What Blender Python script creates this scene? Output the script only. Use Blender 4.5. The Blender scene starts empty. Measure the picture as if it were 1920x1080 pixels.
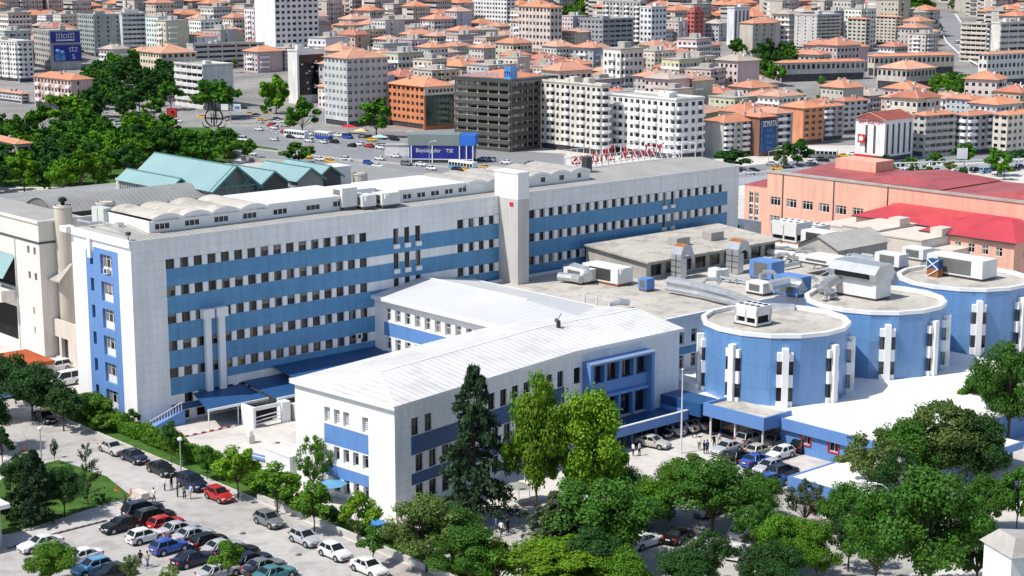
import bpy, math, random
import numpy as np
from mathutils import Vector
random.seed(7)
sc = bpy.context.scene
COL = sc.collection
PI = math.pi

# ------------------------------------------------------------------ camera model
F = 3200.0; CAMH = 60.0; PITCH = math.radians(11.2)
CP, SP = math.cos(PITCH), math.sin(PITCH)
def ray(u, v):
    x = (u-960)/F; y = -(v-540)/F
    return (x, CP+y*SP, -SP+y*CP)
def at(u, v, z=0.0):
    r = ray(u, v); t = (z-CAMH)/r[2]
    return (r[0]*t, r[1]*t, z)
def proj(x, y, z):
    z -= CAMH; d = y*CP-z*SP; up = y*SP+z*CP
    return (960+F*x/d, 540-F*up/d)
TZ = [(0, 0), (330, 0), (470, -12), (700, -12), (850, -10), (1000, -5), (1150, 6), (1333, 22), (1600, 50), (2000, 92), (2600, 150), (4500, 190)]
def terr(y):
    for (a, za), (b, zb) in zip(TZ, TZ[1:]):
        if y <= b: return za+(zb-za)*max(0, (y-a))/(b-a)
    return TZ[-1][1]
def ground(u, v):
    r = ray(u, v); t = 60.0
    while t < 4000:
        x, y, z = r[0]*t, r[1]*t, CAMH+r[2]*t
        if z <= terr(y): return (x, y, terr(y))
        t += 1.0
    return (r[0]*t, r[1]*t, terr(r[1]*t))

# ------------------------------------------------------------------ hospital frame
HA = math.radians(48.13)
E1 = (math.sin(HA), math.cos(HA)); E2 = (-math.cos(HA), math.sin(HA))
HROT = PI/2-HA
_a = at(244.2, 454.7, 24.2); AX, AY = _a[0], _a[1]
def hw(s, t): return (AX+s*E1[0]+t*E2[0], AY+s*E1[1]+t*E2[1])
def hl(x, y):
    dx, dy = x-AX, y-AY
    return (dx*E1[0]+dy*E1[1], dx*E2[0]+dy*E2[1])
def hat(u, v, z=0.0):
    p = at(u, v, z); return hl(p[0], p[1])

# ------------------------------------------------------------------ objects
ORG = {}
def tag(o, label=None, cat=None, group=None, kind=None):
    if label: o['label'] = label
    if cat: o['category'] = cat
    if group: o['group'] = group
    if kind: o['kind'] = kind
    return o
def thing(name, label, cat, loc=(0, 0, 0), rot=0.0, group=None):
    o = bpy.data.objects.new(name, None); COL.objects.link(o)
    o.location = loc; o.rotation_euler = (0, 0, rot); o.empty_display_size = .5
    return tag(o, label, cat, group)
def hthing(name, label, cat, s, t, z=0.0, group=None):
    x, y = hw(s, t)
    o = thing(name, label, cat, (x, y, z), HROT, group)
    ORG[o.name] = (s, t, z)
    return o
def link(mesh, name, parent=None, loc=(0, 0, 0), rot=0.0, scale=None, color=None):
    o = bpy.data.objects.new(name, mesh); COL.objects.link(o)
    if parent:
        o.parent = parent
        g = ORG.get(parent.name, (0, 0, 0)); loc = (loc[0]-g[0], loc[1]-g[1], loc[2]-g[2])
    o.location = loc; o.rotation_euler = (0, 0, rot)
    if scale: o.scale = scale
    if color: o.color = (*color, 1)
    return o

class MB:
    def __init__(s): s.V = []; s.F = []; s.M = []
    def vs(s, pts):
        n = len(s.V); s.V.extend(pts); return n
    def face(s, pts, m=0):
        n = s.vs(pts); s.F.append(tuple(range(n, n+len(pts)))); s.M.append(m)
    def box(s, x0, x1, y0, y1, z0, z1, m=0, mt=None):
        n = s.vs([(x0,y0,z0),(x1,y0,z0),(x1,y1,z0),(x0,y1,z0),(x0,y0,z1),(x1,y0,z1),(x1,y1,z1),(x0,y1,z1)])
        for f in ((3,2,1,0),(4,5,6,7),(0,1,5,4),(1,2,6,5),(2,3,7,6),(3,0,4,7)):
            s.F.append(tuple(n+i for i in f)); s.M.append(m)
        if mt is not None: s.M[-5] = mt
    def prism(s, poly, z0, z1, m=0, mt=None, bottom=True):
        k = len(poly); n = s.vs([(p[0],p[1],z0) for p in poly]+[(p[0],p[1],z1) for p in poly])
        for i in range(k):
            j = (i+1) % k; s.F.append((n+i,n+j,n+k+j,n+k+i)); s.M.append(m)
        s.F.append(tuple(range(n+k, n+2*k))); s.M.append(m if mt is None else mt)
        if bottom: s.F.append(tuple(range(n+k-1, n-1, -1))); s.M.append(m)
    def beam(s, p, q, w, h, m=0):
        p = Vector(p); q = Vector(q); d = (q-p).normalized()
        up = Vector((0, 0, 1)) if abs(d.z) < .95 else Vector((1, 0, 0))
        a = d.cross(up).normalized()*(w/2); b = a.cross(d).normalized()*(h/2)
        n = s.vs([tuple(c+x*a+y*b) for c in (p, q) for x, y in ((-1,-1),(1,-1),(1,1),(-1,1))])
        for f in ((0,1,2,3),(7,6,5,4),(0,4,5,1),(1,5,6,2),(2,6,7,3),(3,7,4,0)):
            s.F.append(tuple(n+i for i in f)); s.M.append(m)
    def tube(s, pts, rad, k=8, m=0, cap=True):
        P = [Vector(p) for p in pts]; R = rad if isinstance(rad, (list, tuple)) else [rad]*len(P)
        base = len(s.V)
        for i, p in enumerate(P):
            d = (P[min(i+1, len(P)-1)]-P[max(i-1, 0)]).normalized()
            up = Vector((0, 0, 1)) if abs(d.z) < .9 else Vector((1, 0, 0))
            a = d.cross(up).normalized(); b = a.cross(d)
            s.V.extend([tuple(p+(a*math.cos(2*PI*j/k)+b*math.sin(2*PI*j/k))*R[i]) for j in range(k)])
        for i in range(len(P)-1):
            for j in range(k):
                n = base+i*k; j2 = (j+1) % k
                s.F.append((n+j, n+j2, n+k+j2, n+k+j)); s.M.append(m)
        if cap:
            s.F.append(tuple(range(base, base+k))); s.M.append(m)
            e = base+(len(P)-1)*k
            s.F.append(tuple(range(e, e+k))); s.M.append(m)
    def lathe(s, prof, k=16, cx=0, cy=0, m=0, a0=0.0):
        base = len(s.V)
        for r, z in prof:
            s.V.extend([(cx+r*math.cos(a0+2*PI*j/k), cy+r*math.sin(a0+2*PI*j/k), z) for j in range(k)])
        for i in range(len(prof)-1):
            for j in range(k):
                n = base+i*k; j2 = (j+1) % k
                s.F.append((n+j, n+j2, n+k+j2, n+k+j)); s.M.append(m)
        s.F.append(tuple(base+(len(prof)-1)*k+j for j in range(k))); s.M.append(m)
    def mesh(s, name, mats, org=(0, 0, 0), smooth=False):
        me = bpy.data.meshes.new(name)
        V = s.V if org == (0, 0, 0) else [(v[0]-org[0], v[1]-org[1], v[2]-org[2]) for v in s.V]
        me.from_pydata(V, [], s.F)
        for m in (mats if isinstance(mats, (list, tuple)) else [mats]): me.materials.append(m)
        me.polygons.foreach_set('material_index', s.M)
        if smooth: me.polygons.foreach_set('use_smooth', [True]*len(s.F))
        me.update(); return me
    def build(s, name, mats, parent=None, smooth=False, color=None, frame=None):
        # frame: (world location, rot, local origin) for a top-level mesh
        if parent is not None:
            me = s.mesh(name, mats, ORG.get(parent.name, (0, 0, 0)), smooth)
            o = bpy.data.objects.new(name, me); COL.objects.link(o); o.parent = parent
        else:
            g = frame[2] if frame else (0, 0, 0)
            me = s.mesh(name, mats, g, smooth)
            o = bpy.data.objects.new(name, me); COL.objects.link(o)
            if frame: o.location = frame[0]; o.rotation_euler = (0, 0, frame[1])
        if color: o.color = (*color, 1)
        return o
def hframe(s, t, z=0.0):
    x, y = hw(s, t); return ((x, y, z), HROT, (s, t, z))

# ------------------------------------------------------------------ materials
def lin(c): return tuple((x/12.92 if x <= .04045 else ((x+.055)/1.055)**2.4) for x in c)
def mat(name, col=None, rough=.8, var=.14, scale=.35, spec=.3, streak=0.0, grid=None, stripes=None, metal=0.0, coat=0.0, rnd=0.0, bump=0.0, trans=0.0, crack=0.0, stain=0.0):
    m = bpy.data.materials.new(name); m.use_nodes = True
    nt = m.node_tree; N = nt.nodes; L = nt.links
    b = N['Principled BSDF']
    b.inputs['Roughness'].default_value = rough; b.inputs['Metallic'].default_value = metal
    b.inputs['Specular IOR Level'].default_value = spec; b.inputs['Coat Weight'].default_value = coat
    tc = N.new('ShaderNodeTexCoord'); oi = N.new('ShaderNodeObjectInfo')
    if col is None: cur = oi.outputs['Color']
    else:
        c = N.new('ShaderNodeRGB'); c.outputs[0].default_value = (*col, 1); cur = c.outputs[0]
    def mul(cur, fac):
        s = N.new('ShaderNodeVectorMath'); s.operation = 'SCALE'
        L.new(cur, s.inputs[0]); L.new(fac, s.inputs['Scale']); return s.outputs[0]
    def rng(v, lo, hi, a=.3, z=.7):
        r = N.new('ShaderNodeMapRange'); r.inputs[1].default_value = a; r.inputs[2].default_value = z
        r.inputs[3].default_value = lo; r.inputs[4].default_value = hi
        L.new(v, r.inputs[0]); return r.outputs[0]
    def noise(sc_, detail=4, mp=None):
        n = N.new('ShaderNodeTexNoise'); n.inputs['Scale'].default_value = sc_; n.inputs['Detail'].default_value = detail
        if mp:
            q = N.new('ShaderNodeMapping'); q.inputs['Scale'].default_value = mp
            L.new(tc.outputs['Object'], q.inputs[0]); L.new(q.outputs[0], n.inputs['Vector'])
        else: L.new(tc.outputs['Object'], n.inputs['Vector'])
        return n.outputs['Fac']
    if var:
        cur = mul(cur, rng(noise(scale, 6), 1-var, 1+var*.7))
        cur = mul(cur, rng(noise(scale*14, 3), 1-var*.5, 1+var*.4))
    if streak: cur = mul(cur, rng(noise(1.2, 4, (1, 1, .08)), 1-streak, 1.0, .35, .6))
    if stain: cur = mul(cur, rng(noise(.35, 8), 1-stain, 1.0, .36, .50))
    if crack:
        vo = N.new('ShaderNodeTexVoronoi'); vo.feature = 'DISTANCE_TO_EDGE'; vo.inputs['Scale'].default_value = .13
        nz = N.new('ShaderNodeTexNoise'); nz.inputs['Scale'].default_value = .5; L.new(tc.outputs['Object'], nz.inputs['Vector'])
        ml = N.new('ShaderNodeVectorMath'); ml.operation = 'MULTIPLY_ADD'; L.new(nz.outputs['Color'], ml.inputs[0]); ml.inputs[1].default_value = (3, 3, 0); L.new(tc.outputs['Object'], ml.inputs[2]); L.new(ml.outputs[0], vo.inputs['Vector'])
        cur = mul(cur, rng(vo.outputs['Distance'], 1-crack, 1, .002, .012))
    if rnd: cur = mul(cur, rng(oi.outputs['Random'], 1-rnd, 1+rnd, 0, 1))
    if grid:      # panel joints: (panel width, panel height, joint, darkness)
        sx = N.new('ShaderNodeSeparateXYZ'); L.new(tc.outputs['Object'], sx.inputs[0])
        ad = N.new('ShaderNodeMath'); ad.operation = 'ADD'; L.new(sx.outputs[0], ad.inputs[0]); L.new(sx.outputs[1], ad.inputs[1])
        cb = N.new('ShaderNodeCombineXYZ'); L.new(ad.outputs[0], cb.inputs[0]); L.new(sx.outputs[2], cb.inputs[1])
        br = N.new('ShaderNodeTexBrick'); L.new(cb.outputs[0], br.inputs['Vector'])
        br.inputs['Scale'].default_value = 1; br.inputs['Brick Width'].default_value = grid[0]; br.inputs['Row Height'].default_value = grid[1]
        br.inputs['Mortar Size'].default_value = grid[2]; br.inputs['Mortar Smooth'].default_value = .1
        br.inputs['Color1'].default_value = (1, 1, 1, 1); br.inputs['Color2'].default_value = (.975, .975, .975, 1)
        br.inputs['Mortar'].default_value = (grid[3],)*3+(1,)
        vm = N.new('ShaderNodeVectorMath'); vm.operation = 'MULTIPLY'; L.new(cur, vm.inputs[0]); L.new(br.outputs['Color'], vm.inputs[1]); cur = vm.outputs[0]
    if stripes:   # ribs: (axis, period, line share, darkness)
        sx = N.new('ShaderNodeSeparateXYZ'); L.new(tc.outputs['Object'], sx.inputs[0])
        d = N.new('ShaderNodeMath'); d.operation = 'DIVIDE'; L.new(sx.outputs[stripes[0]], d.inputs[0]); d.inputs[1].default_value = stripes[1]
        f = N.new('ShaderNodeMath'); f.operation = 'FRACT'; L.new(d.outputs[0], f.inputs[0])
        g = N.new('ShaderNodeMath'); g.operation = 'LESS_THAN'; L.new(f.outputs[0], g.inputs[0]); g.inputs[1].default_value = stripes[2]
        cur = mul(cur, rng(g.outputs[0], 1, stripes[3], 0, 1))
    L.new(cur, b.inputs['Base Color'])
    if bump:
        bp = N.new('ShaderNodeBump'); bp.inputs['Strength'].default_value = bump; bp.inputs['Distance'].default_value = .1
        L.new(noise(scale*20, 3), bp.inputs['Height']); L.new(bp.outputs[0], b.inputs['Normal'])
    if trans:
        tr = N.new('ShaderNodeBsdfTranslucent'); L.new(cur, tr.inputs[0])
        mx = N.new('ShaderNodeMixShader'); mx.inputs[0].default_value = trans
        L.new(b.outputs[0], mx.inputs[1]); L.new(tr.outputs[0], mx.inputs[2]); L.new(mx.outputs[0], N['Material Output'].inputs[0])
    return m
def glass_mat(name, dark=(.006, .008, .010), curtain=(.38, .36, .32), share=.75):
    """dark reflective pane whose drawn curtain differs from window to window"""
    m = bpy.data.materials.new(name); m.use_nodes = True
    nt = m.node_tree; N = nt.nodes; L = nt.links; b = N['Principled BSDF']
    b.inputs['Roughness'].default_value = .12; b.inputs['Specular IOR Level'].default_value = .5
    tc = N.new('ShaderNodeTexCoord'); oi = N.new('ShaderNodeObjectInfo'); sx = N.new('ShaderNodeSeparateXYZ')
    L.new(tc.outputs['Object'], sx.inputs[0])
    a = N.new('ShaderNodeMath'); a.operation = 'MULTIPLY_ADD'; L.new(oi.outputs['Random'], a.inputs[0]); a.inputs[1].default_value = .95; a.inputs[2].default_value = -.85
    g = N.new('ShaderNodeMath'); g.operation = 'LESS_THAN'; L.new(sx.outputs[0], g.inputs[0]); L.new(a.outputs[0], g.inputs[1])
    r2 = N.new('ShaderNodeMath'); r2.operation = 'MULTIPLY'; L.new(oi.outputs['Random'], r2.inputs[0]); r2.inputs[1].default_value = 7.31
    r3 = N.new('ShaderNodeMath'); r3.operation = 'FRACT'; L.new(r2.outputs[0], r3.inputs[0])
    r4 = N.new('ShaderNodeMath'); r4.operation = 'MULTIPLY_ADD'; L.new(r3.outputs[0], r4.inputs[0]); r4.inputs[1].default_value = -1.2; r4.inputs[2].default_value = 1.6
    gb = N.new('ShaderNodeMath'); gb.operation = 'GREATER_THAN'; L.new(sx.outputs[2], gb.inputs[0]); L.new(r4.outputs[0], gb.inputs[1])
    gm = N.new('ShaderNodeMath'); gm.operation = 'MAXIMUM'; L.new(g.outputs[0], gm.inputs[0]); L.new(gb.outputs[0], gm.inputs[1]); g = gm
    w = N.new('ShaderNodeTexWave'); w.inputs['Scale'].default_value = 2.2; w.inputs['Distortion'].default_value = 1; L.new(tc.outputs['Object'], w.inputs[0])
    s = N.new('ShaderNodeMath'); s.operation = 'MULTIPLY'; L.new(g.outputs[0], s.inputs[0]); s.inputs[1].default_value = share
    r = N.new('ShaderNodeMapRange'); r.inputs[3].default_value = .45; r.inputs[4].default_value = 1; L.new(w.outputs['Fac'], r.inputs[0])
    s2 = N.new('ShaderNodeMath'); s2.operation = 'MULTIPLY'; L.new(s.outputs[0], s2.inputs[0]); L.new(r.outputs[0], s2.inputs[1])
    mx = N.new('ShaderNodeMixRGB'); L.new(s2.outputs[0], mx.inputs[0]); mx.inputs[1].default_value = (*dark, 1); mx.inputs[2].default_value = (*curtain, 1)
    L.new(mx.outputs[0], b.inputs['Base Color'])
    return m

WHITE = (.85, .852, .858)
M = {}
M['panel_white'] = mat('white_cladding', WHITE, .55, .06, .2, .3, .12, (3.9, 1.19, .03, .8))
M['panel_blue'] = mat('blue_cladding', (.095, .29, .52), .42, .09, .15, .4, .14, (2.04, 1.19, .03, .7))
M['blue'] = mat('blue_paint', (.125, .26, .56), .5, .06, .2, .35, .06)
M['blue_dark'] = mat('dark_blue_paint', (.022, .085, .22), .45, .08, .2, .35)
M['silo_blue'] = mat('silo_blue_cladding', (.14, .30, .57), .25, .07, .15, .6, .09, (3.78, 3.0, .03, .8))
M['white'] = mat('white_render', WHITE, .6, .05, .25, .3, .06)
M['white_clean'] = mat('white_metal', (.8, .8, .8), .4, .04, .3, .4)
M['roof_white'] = mat('white_ribbed_roof', (.70, .69, .675), .5, .09, .12, .3, 0, None, (0, 1.0, .16, .7), stain=.13)
M['roof_white_t'] = mat('pale_ribbed_roof', (.58, .59, .6), .5, .06, .12, .3, 0, None, (1, 1.0, .12, .82))
M['roof_seam'] = mat('grey_seam_roof', (.40, .385, .36), .55, .12, .25, .3, 0, None, (0, .8, .14, .5))
M['roof_grey'] = mat('grey_sheet_roof', (.30, .30, .29), .55, .15, .2, .3, 0, None, (0, .9, .10, .6))
M['roof_felt'] = mat('beige_roof_felt', (.50, .47, .42), .9, .16, .1, .15, bump=.1, stain=.25)
M['concrete'] = mat('concrete', (.42, .40, .37), .85, .15, .3, .2, .1)
M['beige'] = mat('beige_render', (.76, .715, .66), .75, .07, .2, .25, .12)
M['beige_cyl'] = mat('beige_stack_render', (.58, .53, .45), .7, .1, .3, .25, .1)
M['pink'] = mat('salmon_render', (.74, .42, .315), .75, .08, .15, .25, .14)
M['cream'] = mat('cream_render', (.66, .59, .52), .75, .06, .2, .25, .1)
M['red_roof'] = mat('red_metal_roof', (.52, .06, .075), .42, .12, .12, .4, 0, None, (1, .8, .08, .7), stain=.15)
M['red_roof2'] = mat('dull_red_metal_roof', (.40, .09, .09), .5, .15, .12, .4, 0, None, (1, .8, .08, .7), stain=.2)
M['teal'] = mat('teal_metal_roof', (.25, .385, .395), .4, .08, .15, .4, 0, None, (1, 1.2, .07, .8))
M['slat'] = mat('dark_louvre', (.16, .16, .155), .6, .15, .4, .3, 0, None, (0, .6, .4, .35))
M['dark'] = mat('dark_interior', (.012, .012, .014), .7, .2, .5, .2)
M['steel'] = mat('galvanised_steel', (.52, .54, .56), .38, .15, .6, .5, metal=.55)
M['steel_white'] = mat('white_unit_casing', (.72, .72, .71), .45, .08, .6, .4)
M['rust'] = mat('rusty_sheet', (.33, .12, .05), .7, .3, 1.2, .3)
M['red'] = mat('red_paint', (.55, .02, .02), .5, .1, 1, .4)
M['black'] = mat('black_rubber', (.015, .015, .016), .7, .2, 2, .3)
M['frame'] = mat('white_window_frame', (.75, .75, .75), .4, .04, 1, .4)
M['frame_dark'] = mat('dark_window_frame', (.05, .05, .055), .4, .1, 1, .4)
M['frame_mix'] = mat('grey_window_frame', (.14, .145, .15), .4, .05, 1, .4)
M['glass'] = glass_mat('window_glass')
M['glass_dark'] = glass_mat('dark_window_glass', (.008, .01, .014), (.2, .2, .19), .4)

def cell_glass(name, px, pz):
    m = bpy.data.materials.new(name); m.use_nodes = True
    nt = m.node_tree; N = nt.nodes; L = nt.links; b = N['Principled BSDF']; b.inputs['Roughness'].default_value = .12
    tc = N.new('ShaderNodeTexCoord'); sx = N.new('ShaderNodeSeparateXYZ'); L.new(tc.outputs['Object'], sx.inputs[0])
    cb = N.new('ShaderNodeCombineXYZ')
    for i, (a, p) in enumerate(((0, px), (2, pz))):
        d = N.new('ShaderNodeMath'); d.operation = 'DIVIDE'; L.new(sx.outputs[a], d.inputs[0]); d.inputs[1].default_value = p
        f = N.new('ShaderNodeMath'); f.operation = 'FLOOR'; L.new(d.outputs[0], f.inputs[0]); L.new(f.outputs[0], cb.inputs[i])
    w = N.new('ShaderNodeTexWhiteNoise'); L.new(cb.outputs[0], w.inputs['Vector'])
    r = N.new('ShaderNodeValToRGB'); r.color_ramp.interpolation = 'CONSTANT'
    r.color_ramp.elements[0].color = (.010, .012, .016, 1); r.color_ramp.elements[1].position = .85; r.color_ramp.elements[1].color = (.20, .195, .18, 1)
    L.new(w.outputs['Value'], r.inputs[0]); L.new(r.outputs[0], b.inputs['Base Color']); return m
M['glass_cells'] = cell_glass('distant_window_glass', .49, 3.57)
# ------------------------------------------------------------------ windows (unit meshes: x -.5..+.5, z 0..1, y = 0 is the pane)
def win_mesh(name, mull=(0,), trans=(), fw=.05, fd=.08, frame='frame', glass='glass', apron=0.0):
    b = MB()
    b.face([(-.5, 0, 0), (.5, 0, 0), (.5, 0, 1), (-.5, 0, 1)], 0)
    for x in (-.5, .5-fw): b.box(x, x+fw, -fd, -.004, 0, 1, 1)
    for z in (0, 1-fw): b.box(-.5+fw, .5-fw, -fd, -.004, z, z+fw, 1)
    for x in mull: b.box(x-fw*.45, x+fw*.45, -fd*.9, -.004, fw, 1-fw, 1)
    for z in trans: b.box(-.5+fw, .5-fw, -fd*.8, -.004, z-fw*.4, z+fw*.4, 1)
    if apron: b.box(-.5+fw, .5-fw, -fd*.7, -.006, fw, apron, 1)
    return b.mesh(name, [M[glass], M[frame]])
W = {'double': win_mesh('window_double', (.02,), ()),
     'slide': win_mesh('window_slide', (-.12,), (), .045, .06, 'frame_mix'),
     'single': win_mesh('window_single', (), (.72,), .06),
     'triple': win_mesh('window_triple', (-.17, .17), (.75,), .045),
     'dark': win_mesh('window_dark', (), (), .04, .06, 'frame_dark', 'glass_dark'),
     'darkd': win_mesh('window_dark_double', (0,), (), .04, .06, 'frame_dark', 'glass_dark'),
     'louvre': win_mesh('window_louvre', (), tuple(.12*k for k in range(1, 8)), .07, .08),
     'cross': win_mesh('window_cross', (0,), (.62,), .06),
     'apron': win_mesh('window_apron', (-.17, .17), (.78,), .05, .08, 'frame', 'glass', .36),
     'ribbon': win_mesh('window_ribbon', (-.3, -.1, .1, .3), (), .02, .06, 'frame', 'glass')}

def facade(mb, o, d, inw, width, z0, z1, ops, depth=.25, mi=0, mfn=None, rev=None):
    """wall skin with real openings and reveals; ops = (x0, x1, za, zb)"""
    xs = sorted({0, width, *[x for q in ops for x in q[:2]]}); zs = sorted({z0, z1, *[z for q in ops for z in q[2:]]})
    if mfn:
        for c in mfn('x', 0): 
            if 0 < c < width: xs.append(c)
        for c in mfn('z', 0):
            if z0 < c < z1: zs.append(c)
        xs = sorted(set(xs)); zs = sorted(set(zs))
    def P(a, z, q=0): return (o[0]+d[0]*a+inw[0]*q, o[1]+d[1]*a+inw[1]*q, z)
    for za, zb in zip(zs, zs[1:]):
        zm = (za+zb)/2; row = [q for q in ops if q[2] < zm < q[3]]; run = None
        for xa, xb in zip(xs, xs[1:]):
            xm = (xa+xb)/2
            hole = any(q[0] < xm < q[1] for q in row)
            mm = None if hole else (mfn(xm, zm) if mfn else mi)
            if run and run[2] == mm and run[2] is not None: run[1] = xb
            else:
                if run and run[2] is not None: mb.face([P(run[0], za), P(run[1], za), P(run[1], zb), P(run[0], zb)], run[2])
                run = [xa, xb, mm]
        if run and run[2] is not None: mb.face([P(run[0], za), P(run[1], za), P(run[1], zb), P(run[0], zb)], run[2])
    r = mi if rev is None else rev
    for xa, xb, za, zb in ops:
        for c in (((xa, za), (xb, za)), ((xb, za), (xb, zb)), ((xb, zb), (xa, zb)), ((xa, zb), (xa, za))):
            mb.face([P(*c[0]), P(*c[1]), P(*c[1], depth), P(*c[0], depth)], r)
def put_win(mesh, parent, o, d, inw, op, depth=.25, name='window'):
    a = (op[0]+op[1])/2
    loc = (o[0]+d[0]*a+inw[0]*(depth-.03), o[1]+d[1]*a+inw[1]*(depth-.03), op[2])
    return link(mesh, name, parent, loc, math.atan2(inw[1], inw[0])-PI/2, (op[1]-op[0], 1, op[3]-op[2]))
def in_poly(u, v, P):
    c = False
    for i in range(len(P)):
        (x1, y1), (x2, y2) = P[i], P[i-1]
        if (y1 > v) != (y2 > v) and u < (x2-x1)*(v-y1)/(y2-y1)+x1: c = not c
    return c
ORD = ['leftmost', 'second from left', 'third from left', 'fourth from left', 'fifth from left', 'sixth from left', 'seventh from left', 'eighth from left', 'ninth from left', 'tenth from left', 'eleventh from left', 'twelfth from left', 'thirteenth from left', 'fourteenth from left', 'fifteenth from left', 'sixteenth from left', 'seventeenth from left', 'eighteenth from left', 'nineteenth from left', 'twentieth from left']
def settle(items):
    by = {}
    for it in items: by.setdefault(it[1], []).append(it)
    for lab, L_ in by.items():
        L_.sort(key=lambda q: q[2])
        for i, it in enumerate(L_): it[0]['label'] = lab if len(L_) == 1 else '%s, %s' % (lab, ORD[i] if i < len(ORD) else '%d%s from left' % (i+1, {1: 'st', 2: 'nd', 3: 'rd'}.get((i+1) % 10, 'th')))
# ================================================================== HOSPITAL: main block
ZB = [20.2-3.57*i for i in range(6)]
def add_windows(parent, allw, limit=100):
    """allw: (mesh, o, d, inw, op, depth, size) - nearest ones as parts, the rest (beyond the limit) as one part"""
    allw.sort(key=lambda q: -q[6])
    for q in allw[:limit]: put_win(q[0], parent, *q[1:6])
    rest = allw[limit:]
    if rest:
        V, Fc, Mi = [], [], []
        b = MB()
        for me, o, d, inw, op, dep, _ in rest:
            a = (op[0]+op[1])/2; cx = o[0]+d[0]*a+inw[0]*(dep-.03); cy = o[1]+d[1]*a+inw[1]*(dep-.03)
            w, h = op[1]-op[0], op[3]-op[2]; n = len(b.V)
            ang = math.atan2(inw[1], inw[0])-PI/2; ca, sa = math.cos(ang), math.sin(ang)
            for v in me.vertices:
                x, y, z = v.co; x *= w
                b.V.append((cx+x*ca-y*sa, cy+x*sa+y*ca, op[2]+z*h))
            for p in me.polygons: b.F.append(tuple(n+i for i in p.vertices)); b.M.append(p.material_index)
        ob = b.build('window', [M['glass_cells'], M['frame_mix']], parent); ob['kind'] = 'stuff'
main = hthing('hospital_building', 'long six-storey white hospital block with blue window bands', 'hospital', 0, 0)
LM, WM, ZR = 115.6, 15.5, 24.2
left_s = [5.52+2.04*k for k in range(16)]; tall_s = [41.95, 43.93, 45.92]; mid_s = [53.85+1.975*k for k in range(5)]; right_s = [68.0+1.945*k for k in range(23)]
rows = []
for i, zb in enumerate(ZB):
    r = [(s, zb-.06, 1.3, 1.3, 'slide') for s in left_s if not (i >= 3 and (10.0 < s < 11.05 or 12.0 < s < 13.2)) and not (i == 5 and s < 6)]
    if i < 3:
        r += [(s, zb-1.0, .95, 2.25, 'darkd') for s in tall_s] + [(s, zb-.06, 1.15, 1.3, 'darkd') for s in mid_s]
        r += [(s, zb-.95, .85, 2.15, 'dark') if 95.5 < s < 101 else (s, zb-.06, 1.12, 1.3, 'dark') for s in right_s]
    rows.append(r)
ops = [(s-w/2, s+w/2, z, z+h) for r in rows for s, z, w, h, k in r]
base_ops = [(s-.65, s+.65, .25, 1.35) for s in (6.9, 9.3, 11.7, 14.1)]
def main_mat(x, z):
    if x == 'x': return [4.9, 112.75, 13.5, 36.9]
    if x == 'z': return [c for zb in ZB for c in (zb-.04, zb+1.24)]+[4.75, 1.45]
    if not 4.9 < x < 112.75: return 0
    for i in range(5):
        if ZB[i+1]+1.24 < z < ZB[i]-.04:
            if i == 4 and 13.5 < x < 36.9 and z < 4.75: return 0
            return 1
    if 1.45 < z < ZB[5]-.04: return 2
    return 0
wall = MB()
facade(wall, (0, 0), (1, 0), (0, 1), LM, -3, ZR, ops+base_ops, .24, 0, main_mat, 3)
# end wall (sunlit), y = t
end_ops = []
for k in range(6):
    zt = 21.75-3.57*k
    end_ops.append((4.95, 7.95, zt-2.6, zt)); end_ops.append((9.88, 10.72, zt-1.75+.07*(k > 0), zt-.85 if not k else zt+.07))
end_ops = [(a, b_, max(.4, c), d_) for a, b_, c, d_ in end_ops if d_ > 1.6]
def end_mat(x, z):
    if x == 'x': return [3.28, 9.72, 11.8]
    if x == 'z': return [22.45, 21.85]
    if 3.28 < x < 9.72 and z < 22.45: return 4
    if 9.72 <= x < 11.8 and z < 21.85: return 4
    return 3
facade(wall, (0, 0), (0, 1), (1, 0), WM, -3, ZR, end_ops, .5, 3, end_mat, 4)
wall.face([(LM, 0, -3), (LM, WM, -3), (LM, WM, ZR), (LM, 0, ZR)], 3); wall.face([(0, WM, -3), (LM, WM, -3), (LM, WM, ZR), (0, WM, ZR)], 3)
for i, r in enumerate(rows):
    zb = ZB[i]
    S = sorted(s for s, z, w, h, k in r)
    for a, c in zip(S, S[1:]):
        if c-a > 2.6 or c in tall_s or a in tall_s: continue
        d = .07 if a < 50 else .2
        wd = 1.3 if a < 50 else 1.14
        wall.box(a+wd/2, c-wd/2, -d, .02, zb-.02, zb+1.22, 3)
wall.build('wall', [M['panel_white'], M['panel_blue'], M['blue_dark'], M['white'], M['blue']], main)
aw = []
for r in rows:
    for s, z, w, h, k in r: aw.append((W[k], (0, 0), (1, 0), (0, 1), (s-w/2, s+w/2, z, z+h), .24, 1000-s-(20-z)*.2))
for q in base_ops: aw.append((W['dark'], (0, 0), (1, 0), (0, 1), q, .24, 1000-q[0]))
for q in end_ops: aw.append((W['apron' if q[1]-q[0] > 2 else 'dark'], (0, 0), (0, 1), (1, 0), q, .5, 1100))
add_windows(main, aw, 96)
for s, x in [(s, 0) for s in tall_s]+[(s, 1) for s in right_s if 95.5 < s < 101]:
    for zb in ZB[:3]:
        b = MB()
        if x: b.box(s-.45, s+.45, -.35, .0, zb-1.5, zb-.97)
        else: b.box(s-.5, s+.5, -.3, .0, zb-1.65, zb-1.02)
        b.build('window_box', M['white'], main)
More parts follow.
